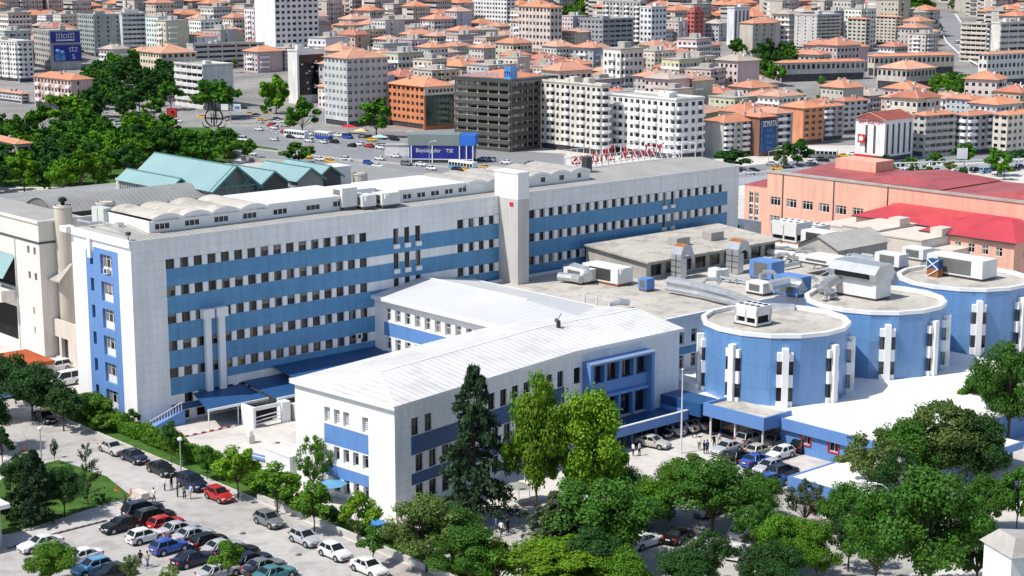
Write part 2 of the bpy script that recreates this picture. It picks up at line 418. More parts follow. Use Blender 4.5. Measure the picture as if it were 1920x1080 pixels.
# roof, trim, seams
b = MB()
b.face([(-.1, -.12, ZR+.06), (LM+.1, -.12, ZR+.06), (LM-1, WM/2, ZR+.95), (2, WM/2, ZR+.95)]); b.face([(-.1, WM+.1, ZR+.06), (LM+.1, WM+.1, ZR+.06), (LM-1, WM/2, ZR+.95), (2, WM/2, ZR+.95)])
b.face([(-.1, -.12, ZR+.06), (-.1, WM+.1, ZR+.06), (2, WM/2, ZR+.95)]); b.face([(LM+.1, -.12, ZR+.06), (LM+.1, WM+.1, ZR+.06), (LM-1, WM/2, ZR+.95)])
b.build('roof', M['roof_seam'], main)
b = MB()
b.box(-.28, 0, -.14, WM+.4, ZR-.75, ZR+.2); b.box(-.28, LM, -.14, -.002, ZR-.06, ZR+.12); b.box(LM, LM+.2, -.1, WM, ZR-.3, ZR+.2)
b.box(-.9, .5, WM-.4, WM+1.4, ZR-.5, ZR+.22)
b.build('roof_trim', M['white_clean'], main)
b = MB(); b.box(-.34, .0, 9.95, 10.75, 20.95, ZR+.1); b.build('drain_duct', M['white_clean'], main)
for s0, s1 in ((10.1, 10.95), (12.1, 13.05)):
    b = MB(); b.box(s0, s1, -.55, .0, 2.3, 13.1); b.box(s0-.45, s1+.3, -.95, .0, 13.1, 14.35)
    b.build('vent_shaft', M['white'], main)
b = MB(); b.box(17.0, 18.3, -.7, .0, .9, 3.6); b.build('downpipe_box', M['white'], main)
b = MB()
for k in range(13): b.beam((.4+k*.42, -1.6, .05+k*.14), (.4+k*.42, -1.6, 1.15+k*.14), .07, .07)
b.beam((.3, -1.6, 1.1), (5.6, -1.6, 2.95), .08, .08); b.build('ramp_railing', M['white_clean'], main)
b = MB(); b.prism([(0.1, -1.8), (5.8, -1.8), (5.8, -.05), (.1, -.05)], -.2, .0); b.V[4:8] = [(0.1, -1.8, .05), (5.8, -1.8, 1.85), (5.8, -.05, 1.85), (.1, -.05, .05)]
b.build('ramp', M['blue'], main)
# penthouse with vaults
pent = MB(); vault = MB(); flat = MB()
P0, P1, PT0, PT1 = 4.25, 82.8, 2.65, 13.2
vst = [4.55+4.42*k for k in range(5)]
pw = []
for k in range(4): pw += [(vst[k]+.55+.72*j, vst[k]+1.2+.72*j, 24.95, 25.65) for j in range(3)]
pw += [(23.2+.75*j, 23.85+.75*j, 25.0, 25.7) for j in range(3)]+[(28.6+.75*j, 29.3+.75*j, 25.05, 25.7) for j in range(3)]+[(33.1, 33.8, 25.1, 25.8), (33.9, 34.6, 25.1, 25.8)]
pw2 = [(45.4+.8*j+2.6*k, 46.05+.8*j+2.6*k, 25.0, 25.65) for k in range(5) for j in range(2)]+[(68.0, 68.9, 25.0, 25.75), (72.3, 73.2, 25.0, 25.75), (76.2, 77.2, 25.0, 25.75), (80.1, 80.9, 25.0, 25.75)]
facade(pent, (P0, PT0), (1, 0), (0, 1), 33.5, 24.25, 26.15, [(a-P0, c-P0, z0, z1) for a, c, z0, z1 in pw], .12)
facade(pent, (44.4, PT0), (1, 0), (0, 1), P1-44.4, 24.25, 26.0, [(a-44.4, c-44.4, z0, z1) for a, c, z0, z1 in pw2], .12)
for s in (P0, P0+33.5, 44.4, P1): pent.face([(s, PT0, 24.25), (s, PT1, 24.25), (s, PT1, 26.15), (s, PT0, 26.15)])
for a, c in ((P0, P0+33.5), (44.4, P1)): pent.face([(a, PT1, 24.25), (c, PT1, 24.25), (c, PT1, 26.1), (a, PT1, 26.1)])
pent.build('penthouse_wall', M['white'], main)
for q in pw: put_win(W['dark'], main, (0, PT0), (1, 0), (0, 1), q, .12)
for q in pw2: put_win(W['dark'], main, (0, PT0), (1, 0), (0, 1), q, .12)
def vaults(mb, ss, z, rise, t0, t1, mtop=0, medge=1):
    for a, c in zip(ss, ss[1:]):
        n = 10; pr = [(a+(c-a)*i/n, z+rise*math.sin(PI*i/n)**.8) for i in range(n+1)]
        for (x0, z0), (x1, z1) in zip(pr, pr[1:]):
            mb.face([(x0, t0, z0), (x1, t0, z1), (x1, t1, z1), (x0, t1, z0)], mtop)
            mb.face([(x0, t0, z0-.42), (x1, t0, z1-.42), (x1, t0, z1), (x0, t0, z0)], medge)
            mb.face([(x0, t0, z0-.42), (x1, t0, z1-.42), (x1, t0+.35, z1-.42), (x0, t0+.35, z0-.42)], medge)
            mb.face([(x0, t0+.35, 26.0), (x1, t0+.35, 26.0), (x1, t0+.35, z1-.4), (x0, t0+.35, z0-.4)], medge)
vaults(vault, vst, 26.35, .58, PT0-.35, PT1+.2)
vault.build('vaulted_roof', [M['roof_felt'], M['white']], main); vault = MB()
vaults(vault, [57+4.3*k for k in range(7)], 26.1, .5, PT0-.3, PT1+.2)
vault.build('vaulted_roof', [M['concrete'], M['white']], main)
flat.prism([(22.2, PT0-.3), (38.0, PT0-.3), (38.0, PT1+.2), (22.2, PT1+.2)], 26.16, 26.6); flat.prism([(44.2, PT0-.3), (57.0, PT0-.3), (57, PT1+.2), (44.2, PT1+.2)], 26.02, 26.4)
flat.prism([(38, 7.5), (44.2, 7.5), (44.2, PT1), (38, PT1)], 24.9, 26.3)
flat.build('flat_roof', M['white_clean'], main)
M['tower'] = mat('pale_tower_render', (.56, .54, .51), .75, .07, .2, .2, .12); M['vault'] = mat('vault_sheet', (.60, .58, .54), .7, .1, .2, .2, stain=.15)
# lift tower
tw = hthing('lift_tower', 'white-topped concrete tower with tiny red flag, projecting from the long blue facade', 'tower', 61.3, -4.3)
b = MB()
b.box(61.3, 63.5, -4.3, -.01, 0, 24.1, 0); b.box(61.31, 63.49, -4.29, .9, 24.1, 27.9, 1)
b.build('shaft', [M['tower'], M['white_clean']], tw)
b = MB(); b.box(61.2, 63.6, -4.42, 1.0, 27.9, 28.1); b.build('cap', M['white_clean'], tw)
b = MB(); b.box(61.24, 61.28, -3.3, -2.5, 23.0, 23.6); b.build('flag', M['red'], tw)
# AC boxes on the roof
def obj_box(name, label, cat, s0, s1, t0, t1, z0, z1, m, group=None, extra=None):
    b = MB(); b.box(s0, s1, t0, t1, z0, z1)
    if extra: extra(b)
    o = b.build(name, M[m] if isinstance(m, str) else m, None, frame=hframe((s0+s1)/2, (t0+t1)/2, z0)); return tag(o, label, cat, group)
def ahu(label, s0, s1, t0, t1, z0, z1, group='air handling units on the roofs', vent='x', legs=.35, rust=False, m='steel_white', hood=True):
    t = hthing('air_handling_unit', label, 'air handler', (s0+s1)/2, (t0+t1)/2, z0, group)
    b = MB(); b.box(s0, s1, t0, t1, z0+legs, z1); 
    if hood: b.prism([(s0+.3, t0-.35), (s0+(s1-s0)*.35, t0-.35), (s0+(s1-s0)*.35, t0), (s0+.3, t0)], z1-.7, z1-.1)
    n = max(2, int((s1-s0)/1.6))
    for k in range(1, n): b.box(s0+(s1-s0)*k/n-.03, s0+(s1-s0)*k/n+.03, t0-.025, t1+.025, z0+legs+.05, z1+.025)
    b.build('casing', M[m], t)
    b = MB(); b.box(s0+.1, s1-.1, t0+.1, t1-.1, z0, z0+legs-.004); b.build('base_frame', M['rust' if rust else 'slat'], t)
    b = MB(); b.box(s0-.03, s0-.004, t0+(t1-t0)*.2, t1-(t1-t0)*.2, z0+legs+.25, z1-.25)
    for k in range(3): b.box(s0-.05, s0-.031, t0+(t1-t0)*.2, t1-(t1-t0)*.2, z0+legs+.35+k*(z1-z0-legs-.6)/3, z0+legs+.45+k*(z1-z0-legs-.6)/3)
    b.build('grille', M['slat'], t)
    return t
ahu('white air handler standing in the gap between the two rooftop penthouses, nearer the tower', 40.0, 43.2, .5, 2.9, 24.5, 26.5)
ahu('white air handler on the long roof edge beside the first penthouse flat roof', 37.0, 39.4, 1.1, 3.4, 24.5, 26.4)
ahu('tall white plant box at the end of the first rooftop penthouse', 34.2, 36.8, 2.0, 4.6, 24.6, 27.6, hood=False)
# cabinets at the near end
t = hthing('roof_cabinet', 'pale green-grey double cabinet at the near left roof corner', 'cabinet', 5.0, 14.5, 24.3)
b = MB(); b.box(3.6, 4.9, 13.2, 16.4, 24.35, 26.6); b.build('casing', mat('cabinet_paint', (.55, .6, .56), .5, .06, .5), t)
b = MB(); b.box(3.57, 3.598, 14.77, 14.83, 24.5, 26.5); b.build('door_gap', M['dark'], t)
b = MB()
b.tube([(.6, 14.6, 24.3), (.6, 14.6, 25.3), (.6, 11.0, 25.3), (2.0, 10.5, 25.3), (2.6, 7.6, 25.1)], .16, 8); b.box(2.2, 3.0, 6.8, 7.8, 24.7, 25.6)
tag(b.build('roof_duct', M['steel'], None, frame=hframe(1.2, 12, 24.3)), 'bent grey pipe duct along the near end of the long roof', 'duct')
b = MB(); b.tube([(.15, .7, 24.3), (.15, .7, 25.0)], .05, 6); b.box(-.1, .4, .45, .95, 25.0, 25.4)
tag(b.build('floodlight', M['frame_dark'], None, frame=hframe(.15, .7, 24.3)), 'small floodlight on the near corner of the long white roof', 'floodlight')
b = MB(); b.box(85.6, 86.8, 6.2, 7.4, 25, 27.5); tag(b.build('roof_flue', M['frame_dark'], None, frame=hframe(86.2, 6.8, 25)), 'dark flue standing on the long roof before the red letters', 'flue')
# red letters facing the far street, seen from behind
sg = hthing('roof_sign', 'red sign letters on white scaffold at the long roof far end, seen from behind', 'sign', 99, 12, 25.0)
cu = bpy.data.curves.new('letters', 'FONT'); cu.body = 'Yüksek İhtisas'; cu.size = 3.0; cu.extrude = .12; cu.align_x = 'CENTER'
to = bpy.data.objects.new('tmp', cu); COL.objects.link(to); bpy.context.view_layer.update()
me = bpy.data.meshes.new_from_object(to.evaluated_get(bpy.context.evaluated_depsgraph_get())); bpy.data.objects.remove(to)
me.materials.clear(); me.materials.append(M['red'])
lo = link(me, 'letters', sg, (99, 12.2, 25.5)); lo.rotation_euler = (PI/2, 0, PI); lo.scale = (1.25, 1, 1)
b = MB()
for k in range(19):
    s = 86.2+k*1.45; b.beam((s, 12, 24.8), (s, 12, 28.2), .1, .1); b.beam((s, 10.6, 25.0), (s, 12, 27.2), .09, .09)
for z in (25.3, 26.7, 28.1): b.beam((86, 12, z), (112.6, 12, z), .1, .1)
b.build('scaffold', M['white_clean'], sg)
b = MB()
for s, t in ((110.4, 8.4), (110.4, 11.6), (113.8, 8.4), (113.8, 11.6)): b.tube([(s, t, 24.8), (s, t, 27.4), (s+.25, t, 27.9)], .07, 6)
for z in (26.2, 27.5): b.beam((110.4, 8.4, z), (110.4, 11.6, z), .07, .07); b.beam((113.8, 8.4, z), (113.8, 11.6, z), .07, .07); b.beam((110.4, 8.4, z), (113.8, 8.4, z), .07, .07)
b.build('ladder_cage', M['white_clean'], sg)

# ================================================================== connector wing
cw = hthing('connecting_wing', 'white three-storey wing with pale gable roof joining long block and front wing', 'building', 37.8, -26)
CX0, CX1, CT0 = 38.0, 55.3, -27.0
b = MB(); cops = []
for k in range(11):
    a = 3.0+2.17*k-.55
    for zb, h in ((9.2, 1.72), (5.05, 1.75)): 
        if a < 25: cops.append((a, a+1.25, zb, zb+h))
def con_mat(x, z):
    if x == 'x': return [2.1]
    if x == 'z': return [8.95, 7.0, 4.8, 3.4]
    return 1 if x > 2.1 and (7.0 < z < 8.95 or 3.4 < z < 4.8) else 0
facade(b, (CX0, 0), (0, -1), (1, 0), 27, 0, 12.1, cops, .45, 0, con_mat, 0)
b.face([(CX1, 0, 0), (CX1, CT0, 0), (CX1, CT0, 12.1), (CX1, 0, 12.1)], 0)
b.build('wall', [M['white'], M['blue']], cw)
for q in cops: put_win(W['cross'], cw, (CX0, 0), (0, -1), (1, 0), q, .45)
b = MB(); sm = (CX0+CX1)/2
RE = (sm, -22.5, 13.9); TIP = (sm+.5, -34.6, 13.0)
b.face([(CX0-.6, -.05, 12.45), (CX0-.6, CT0, 12.45), RE, (sm, -.05, 13.9)]); b.face([(CX1+.5, -.05, 12.45), (CX1+.5, CT0, 12.45), RE, (sm, -.05, 13.9)])
b.face([(CX0-.6, CT0, 12.45), TIP, RE]); b.face([(CX1+.5, CT0, 12.45), TIP, RE])
b.build('roof', M['roof_white_t'], cw)
b = MB(); b.box(CX0-.75, CX0-.02, CT0+.6, -.05, 12.0, 12.5); b.box(CX1, CX1+.6, CT0, -.05, 12.0, 12.5)
b.beam((sm, -.1, 13.95), (sm, -22.5, 13.95), .5, .12); b.build('eaves', M['white_clean'], cw)

# ================================================================== front wing
fw = hthing('front_wing', 'white front wing with bright white hipped roof and a projecting dark blue bay', 'building', 3.4, -48.8)
Q = [(3.4, -48.8), (34.9, -43.3), (54.0, -43.35), (55.6, -26.3), (39.4, -26.4), (2.07, -32.2)]
def unit(a, c):
    L_ = math.hypot(c[0]-a[0], c[1]-a[1]); return ((c[0]-a[0])/L_, (c[1]-a[1])/L_), L_
wall = MB(); fww = []
def fw_face(a, c, ops, mfn, kinds, dep):
    d, L_ = unit(a, c); inw = (-d[1], d[0])
    facade(wall, a, d, inw, L_, -1.5, 12.0, ops, dep, 0, mfn, 0)
    for q, k in zip(ops, kinds): put_win(W[k], fw, a, d, inw, q, dep)
# sunlit end wall, walked from the street corner to the courtyard corner => flip so that inward normal is right
d, L_ = unit(Q[5], Q[0]); inw = (-d[1], d[0])
eops = [(a, a+.98, 8.42, 10.15) for a in (5.08, 6.72, 8.28, 11.42)]+[(a, a+.95, z, z+1.6) for a in (6.6, 8.2, 9.8, 11.4) for z in (4.25, .7)]
ek = ['louvre']*4+['single']*8
def fe_mat(x, z):
    if x == 'x': return [5.0, 12.4]
    if x == 'z': return [8.24, 6.0, 3.62, 2.24]
    return 1 if 5.0 < x < 12.4 and (6.0 < z < 8.24 or 2.24 < z < 3.62) else 0
fw_face(Q[5], Q[0], eops, lambda x, z: [5.0, 12.4] if x == 'x' else [8.24, 6.0, 3.62, 2.24] if x == 'z' else (1 if fe_mat(x, z) else 3), ek, .42)
lops = []; lk = []
for k in range(13):
    a = 2.66+2.2*k
    if k in (2, 3): continue
    lops.append((a, a+1.25, 8.35, 10.35)); lk.append('darkd')
for k in range(13):
    for z in (4.15, .75):
        a = 3.3+2.2*k; lops.append((a, a+1.3, z, z+2.0)); lk.append('darkd')
def fl_mat(x, z):
    if x == 'x': return [2.6, 30.5]
    if x == 'z': return [8.3, 6.2, 4.1, 2.8]
    return 2 if 2.6 < x < 30.5 and (6.2 < z < 8.3 or 2.8 < z < 4.1) else 0
fw_face(Q[0], Q[1], lops, fl_mat, lk, .3)
rops = [(.35+2.2*k, 1.5+2.2*k, z, z+2.0) for k in range(0, 1) for z in (8.2, 4.2)]+[(15.0, 16.2, .2, 2.5)]
fw_face(Q[1], Q[2], rops, None, ['darkd', 'darkd', 'dark'], .3)
fw_face(Q[2], Q[3], [], None, [], .3); fw_face(Q[3], Q[4], [], None, [], .3); fw_face(Q[4], Q[5], [], None, [], .3)
wall.build('wall', [M['panel_white'], M['blue'], M['blue_dark'], M['white']], fw)
def offs(poly, k):
    cx = sum(p[0] for p in poly)/len(poly); cy = sum(p[1] for p in poly)/len(poly); out = []
    n = len(poly)
    for i in range(n):
        a, p, c = poly[i-1], poly[i], poly[(i+1) % n]
        d1, _ = unit(a, p); d2, _ = unit(p, c); n1 = (d1[1], -d1[0]); n2 = (d2[1], -d2[0])
        q = 1+n1[0]*n2[0]+n1[1]*n2[1]; out.append((p[0]+k*(n1[0]+n2[0])/q, p[1]+k*(n1[1]+n2[1])/q))
    return out
EV = offs(Q, .45)
b = MB(); R0, R1, R2 = (8.6, -39.4, 13.45), (37.4, -34.9, 13.6), (55.2, -34.7, 13.5)
e = [(p[0], p[1], 12.42) for p in EV]
b.face([e[0], e[1], R1, R0]); b.face([e[1], e[2], R2, R1]); b.face([e[2], e[3], R2]); b.face([e[3], e[4], R1, R2]); b.face([e[4], e[5], R0, R1]); b.face([e[5], e[0], R0])
b.build('roof', M['roof_white'], fw)
b = MB(); b.prism(EV, 11.95, 12.41); b.build('eaves', M['white_clean'], fw)
b = MB(); b.beam(R0, R1, .35, .1); b.beam(R1, R2, .35, .1); b.beam(e[0], R0, .3, .1); b.beam(e[5], R0, .3, .1); b.build('ridge_cap', M['white_clean'], fw)
# projecting blue bay on the right part
bx0, bx1, by = 34.9+1.75, 34.9+13.0, -43.33
b = MB(); dp = 1.5
b.box(bx0, bx1, by-dp, by, 10.35, 10.75); b.box(bx0, bx0+.5, by-dp, by, 2.9, 10.35); b.box(bx1-.5, bx1, by-dp, by, 2.9, 10.35); b.box(bx0+.5, bx1-.5, by-dp+.35, by, 5.95, 6.35)
for k in range(1, 4): b.box(bx0+.5+(bx1-bx0-1)*k/4-.22, bx0+.5+(bx1-bx0-1)*k/4+.22, by-1.0, by, 7.9, 10.35)
b.box(bx0+.5, bx1-.5, by-.75, by, 6.35, 7.9)
for k in range(1, 4): b.box(bx0+.5+(bx1-bx0-1)*k/4-.22, bx0+.5+(bx1-bx0-1)*k/4+.22, by-.9, by, 2.9, 5.95)
b.build('bay_frame', M['blue'], fw)
b = MB(); b.box(bx0-.05, bx1+.05, by-dp-.06, by-dp+.0, 10.6, 10.79); b.build('bay_edge', M['white_clean'], fw)
dd = ((1, 0), (0, 1))
for k in range(4):
    w = (bx1-bx0-1)/4
    put_win(W['darkd'], fw, (0, by-.3), *dd, (bx0+.5+w*k+.25, bx0+.5+w*(k+1)-.25, 7.95, 10.3), .1)
    put_win(W['darkd'], fw, (0, by-.3), *dd, (bx0+.5+w*k+.25, bx0+.5+w*(k+1)-.25, 3.0, 5.9), .1)
b = MB(); b.box(bx0-1, bx1+2.6, by-4.6, by-.02, 2.2, 2.55, 0); b.box(bx0-1.2, bx1+2.8, by-4.85, by-4.6, 1.95, 3.1, 1); b.box(bx1+2.6, bx1+2.85, by-4.6, by-.02, 1.95, 3.1, 1); b.box(bx0-1.2, bx0-1, by-4.6, by-.02, 1.95, 3.1, 1)
b.box(bx0-1.22, bx1+2.82, by-4.9, by-4.55, 3.1, 3.2, 2)
b.build('porch_roof', [M['blue_dark'], M['blue'], M['white_clean']], fw)
for k in range(4):
    b = MB(); b.box(bx0+4.2*k, bx0+.35+4.2*k, by-4.4, by-4.05, 0, 2.2); b.build('porch_column', M['blue_dark'], fw)
# roof vent of the front wing
sv = hat(1047, 622, 12.9)
b = MB(); b.box(sv[0]-.9, sv[0]+.9, sv[1]-.5, sv[1]+.5, 12.9, 13.15); b.tube([(sv[0], sv[1], 13.1), (sv[0], sv[1], 14.2), (sv[0]-.5, sv[1]-.1, 14.5)], .28, 8); b.tube([(sv[0]-.2, sv[1], 14.4), (sv[0]+.5, sv[1], 15.2)], .05, 5)
tag(b.build('roof_vent', M['frame_dark'], None, frame=hframe(sv[0], sv[1], 12.9)), 'small dark vent pipe alone on the bright white front roof', 'vent')

# ================================================================== annex with flat felt roof
an = hthing('roof_annex', 'low annex with duct-crowded beige roof between the long block and blue drums', 'building', 57.5, -36)
b = MB()
apoly = [(57.5, -36.2), (69, -36.2), (118, -36.2), (118, -.8), (58.5, -.8)]
aops = [(1.5+2.6*k, 2.7+2.6*k, z, z+1.9) for k in range(4) for z in (7.7, 4.3, 1.0)]
facade(b, (57.5, -36.2), (1, 0), (0, 1), 60.5, 0, 11.4, aops, .35, 0, lambda x, z: ([0, 11] if x == 'x' else [7.4, 6.3, 3.4, 2.4]) if isinstance(x, str) else (1 if x < 11 and (6.3 < z < 7.4 or 2.4 < z < 3.4) else 0), 0)
for i in range(len(apoly)):
    p, q = apoly[i], apoly[(i+1) % len(apoly)]
    if i < 2: continue
    b.face([(p[0], p[1], 0), (q[0], q[1], 0), (q[0], q[1], 11.4), (p[0], p[1], 11.4)])
b.build('wall', [M['white'], M['panel_blue']], an)
for q in aops: put_win(W['single'], an, (57.5, -36.2), (1, 0), (0, 1), q, .35)
b = MB(); b.face([(p[0], p[1], 11.42) for p in apoly]); b.build('roof', M['roof_felt'], an)
b = MB(); b.box(57.2, 118, -36.5, -36.15, 11.2, 11.75); b.box(57.2, 57.6, -36.15, -.8, 11.2, 11.75); b.box(58.5, 118, -1.0, -.7, 11.2, 11.8)
b.build('parapet', M['white_clean'], an)
# raised hall with shed roof on the annex
rh = hthing('roof_hall', 'raised hall with broad beige sloping roof and two skylight boxes on the annex', 'building', 76, -9)
b = MB(); hx0, hx1, ht0, ht1 = 78.0, 108.0, -14.5, -1.6
hops = [(1.0+3.3*k, 3.4+3.3*k, 11.9, 13.6) for k in range(9)]
facade(b, (hx0, ht0), (1, 0), (0, 1), hx1-hx0, 11.43, 14.0, hops, .3)
for p, q in (((hx0, ht0), (hx0, ht1)), ((hx1, ht0), (hx1, ht1))): b.face([(p[0], p[1], 11.43), (q[0], q[1], 11.43), (q[0], q[1], 15.0), (p[0], p[1], 14.0)])
b.build('wall', M['concrete'], rh)
for q in hops: put_win(W['dark'], rh, (hx0, ht0), (1, 0), (0, 1), q, .3)
b = MB(); z0, z1 = 14.05, 15.1
for dz, in ((0,), (.25,)): b.face([(hx0-.6, ht0-.9, z0+dz), (hx1+.6, ht0-.9, z0+dz), (hx1+.6, ht1, z1+dz), (hx0-.6, ht1, z1+dz)])
b.face([(hx0-.6, ht0-.9, z0), (hx1+.6, ht0-.9, z0), (hx1+.6, ht0-.9, z0+.25), (hx0-.6, ht0-.9, z0+.25)]); b.face([(hx0-.6, ht0-.9, z0), (hx0-.6, ht1, z1), (hx0-.6, ht1, z1+.25), (hx0-.6, ht0-.9, z0+.25)])
b.build('roof', M['roof_felt'], rh)
for k, s in enumerate((89.0, 97.0)):
    b = MB(); b.box(s, s+3.0, -10.5, -8.6, 14.3, 16.0); b.build('skylight_box', M['concrete'], rh)
# ================================================================== blue drums
def drum(cx, cy, label, angles, R=9.55):
    s, t = hl(cx, cy)
    d = hthing('drum_building', label, 'round building', s, t, 0, 'round blue hospital drums')
    K = 16; hx, hy = -cx, -cy; L_ = math.hypot(hx, hy); hx /= L_; hy /= L_
    def loc_dir(th):
        c, q = math.cos(th), math.sin(th); wx = c*hx+q*(-hy); wy = c*hy+q*hx   # right of the line of sight
        return (wx*E1[0]+wy*E1[1], wx*E2[0]+wy*E2[1])
    a0 = math.atan2(*reversed(loc_dir(math.radians(-3))))
    b = MB(); b.lathe([(R, 0), (R, 12.55)], K, s, t, 0, a0); b.build('drum_wall', M['silo_blue'], d)
    b = MB(); b.lathe([(R+.10, 12.6), (R+.10, 13.1), (R-.5, 13.1), (R-.5, 12.3)], K, s, t, 0, a0); b.F.pop(); b.M.pop(); b.build('parapet', M['white_clean'], d)
    b = MB(); b.face([(s+(R-.45)*math.cos(2*PI*j/K+a0), t+(R-.45)*math.sin(2*PI*j/K+a0), 12.58) for j in range(K)]); b.build('roof', M['roof_felt'], d)
    for a in angles:
        n = loc_dir(math.radians(a)); w = (-n[1], n[0]); fin = MB()
        base = (s+n[0]*(R-.25), t+n[1]*(R-.25))
        def bx(x0, x1, dep, z0, z1):
            pts = [(base[0]+w[0]*x+n[0]*q, base[1]+w[1]*x+n[1]*q) for x, q in ((x0, 0), (x1, 0), (x1, dep), (x0, dep))]
            fin.prism(pts, z0, z1)
        bx(-.38, .38, 1.0, 3.5, 11.4)
        for q in (-1, 1):
            x0, x1 = sorted((q*.382, q*1.0)); bx(x0, x1, .6, 9.75, 10.8); bx(x0, x1, .6, 6.4, 8.0); bx(x0, x1, .6, 3.6, 4.6)
        fin.build('window_fin', M['white'], d)
        for q in (-1, 1):
            for z0, z1 in ((8.0, 9.75), (4.6, 6.4)):
                o = (base[0]+n[0]*.42, base[1]+n[1]*.42)
                ww = (w[0], w[1])
                put_win(W['darkd' if z0 < 7 else 'dark'], d, o, ww, (-n[0], -n[1]), (q*.70-.32, q*.70+.32, z0, z1), .05)
    return d
drum(34.2, 216.5, 'blue drum building nearest the entrance canopy, a lone white chiller on its roof', (-74, -32, 8, 49, 85))
drum(50.0, 230.3, 'middle blue drum building between the other two, with an angular white unit on its roof', (-35, 11, 54, 82))
drum(66.3, 246.0, 'blue drum building farthest right, with a long white air handler on its roof', (-30, 14, 57, 85))
# roof plant on the drums
def chiller(label, s, t, z, w=3.6, l=3.0, h=2.6, group='chillers with fans on the roofs'):
    c = hthing('chiller', label, 'chiller', s, t, z, group)
    b = MB(); b.box(s-l/2, s+l/2, t-w/2, t+w/2, z+h-.5, z+h); b.box(s-l/2, s+l/2, t-w/2, t+w/2, z+.15, z+.4)
    for a in (-1, 1):
        for q in (-1, 0, 1): b.box(s+a*(l/2-.13)-.13, s+a*(l/2-.13)+.13, t+q*(w/2-.13)-.13, t+q*(w/2-.13)+.13, z+.4, z+h-.5)
    b.box(s-l/2, s+l/2, t-w/2, t-w/2+.1, z+1.4, z+h-.5); b.box(s-l/2, s-l/2+.1, t-w/2+.26, t+w/2, z+1.1, z+h-.5)
    b.build('frame', M['steel_white'], c)
    b = MB(); b.box(s-l/2+.3, s+l/2-.3, t-w/2+.3, t+w/2-.3, z+.42, z+h-.52); b.build('coil', M['dark'], c)
    for i in range(2):
        for j in range(4):
            b = MB(); b.lathe([(.3, z+h), (.34, z+h+.06), (.28, z+h+.07)], 10, s-l/4+i*l/2, t-w/2+w*(j+.5)/4); b.build('fan', M['black'], c)
    b = MB(); b.box(s-l/2-.1, s+l/2+.1, t-w/2-.1, t+w/2+.1, z, z+.14); b.build('plinth', M['slat'], c)
    return c
p = hat(1412, 607, 12.6); chiller('white fan chiller standing alone on the nearest drum roof', p[0], p[1], 12.6)
p = hat(1452, 445, 12); chiller('white fan chiller on the annex roof before the salmon school wall', p[0]+2, p[1]-2, 11.5, 5.5, 4.2, 3.4)
p = hat(1490, 445, 12); chiller('white fan chiller right of another one, below the salmon school windows', p[0]+3, p[1]-1, 11.5, 5, 4, 2.6)
p = hat(1650, 556, 12.6)
c = hthing('roof_plant', 'angular white plant housing with slanted silver top on the middle drum roof', 'plant housing', p[0]-2, p[1]+2, 12.6)
b = MB(); s0, t0 = p[0]-3.2, p[1]-1.6
b.prism([(s0, t0), (s0+3.4, t0), (s0+3.4, t0+7.6), (s0, t0+7.6)], 12.9, 15.3); b.build('casing', M['steel_white'], c)
b = MB(); pr = [(s0-.4, 15.3), (s0-.7, 16.3), (s0+.4, 17.4), (s0+3.2, 17.5), (s0+3.9, 16.4), (s0+3.5, 15.3)]
for (x0, z0), (x1, z1) in zip(pr, pr[1:]): b.face([(x0, t0-.2, z0), (x1, t0-.2, z1), (x1, t0+7.8, z1), (x0, t0+7.8, z0)])
for t_ in (t0-.2, t0+7.8): b.face([(x, t_, z) for x, z in pr])
b.build('hood', M['steel'], c)
b = MB(); b.box(s0-.74, s0-.5, t0+.8, t0+6.6, 15.6, 16.3)
b.build('opening', M['dark'], c)
b = MB(); b.box(s0+.1, s0+3.3, t0+.1, t0+7.5, 12.6, 12.89); b.build('base_frame', M['slat'], c)
p = hat(1855, 522, 12.6); ahu('long white air handler on the far right drum roof', p[0]-3.2, p[0]+.6, p[1]-.8, p[1]+8.8, 12.6, 15.6, hood=False)
p = hat(1800, 505, 12.6); ahu('low silver duct box beside the long unit of the far right drum', p[0]-1, p[0]+2, p[1], p[1]+3, 12.6, 14.4, m='steel', hood=False)
p = hat(1752, 518, 12.6)
ft = hthing('louvre_box', 'crossed rust and blue louvre box at the edge of the far right drum', 'louvre', p[0], p[1], 12.5)
b = MB(); b.box(p[0]-.6, p[0]+.6, p[1]-1.0, p[1]+1.0, 12.6, 13.8); b.build('lower_panel', M['rust'], ft)
b = MB(); b.box(p[0]-.6, p[0]+.6, p[1]-1.0, p[1]+1.0, 13.81, 15.2); b.build('upper_panel', M['blue_dark'], ft)
b = MB(); b.beam((p[0]-.66, p[1]-1, 13.8), (p[0]-.66, p[1]+1, 15.2), .12, .12); b.beam((p[0]-.66, p[1]+1, 13.8), (p[0]-.66, p[1]-1, 15.2), .12, .12); b.beam((p[0]-.66, p[1]+1, 12.6), (p[0]-.66, p[1]-1, 13.8), .12, .12); b.build('brace', M['white_clean'], ft)
# annex roof plant
def px_ahu(label, u, v, z, dl, dt, h, **k):
    p = hat(u, v, z); return ahu(label, p[0], p[0]+dl, p[1], p[1]+dt, z, z+h, **k)
px_ahu('white air handler with silver duct, nearest the lift tower on the felt roof', 1095, 534, 11.45, 2.6, 4.4, 2.1)
px_ahu('long white air handler on rusty rails in the middle of the felt roof', 1158, 538, 11.45, 3.2, 7.5, 2.6, rust=True)
px_ahu('small square blue and silver unit right of the rusty rails', 1212, 548, 11.45, 1.7, 1.7, 1.9, m='blue', hood=False)
px_ahu('blue plant box with white lid left of the silver duct cluster', 1446, 529, 11.45, 3.0, 4.3, 2.9, m='blue', hood=False)
px_ahu('wide blue plant box behind the nearest drum', 1495, 560, 11.45, 3.0, 4.2, 2.9, m='blue', hood=False)
px_ahu('low white box leaning against the wide blue plant box', 1430, 556, 11.45, 2.4, 3.2, 1.8, hood=False)
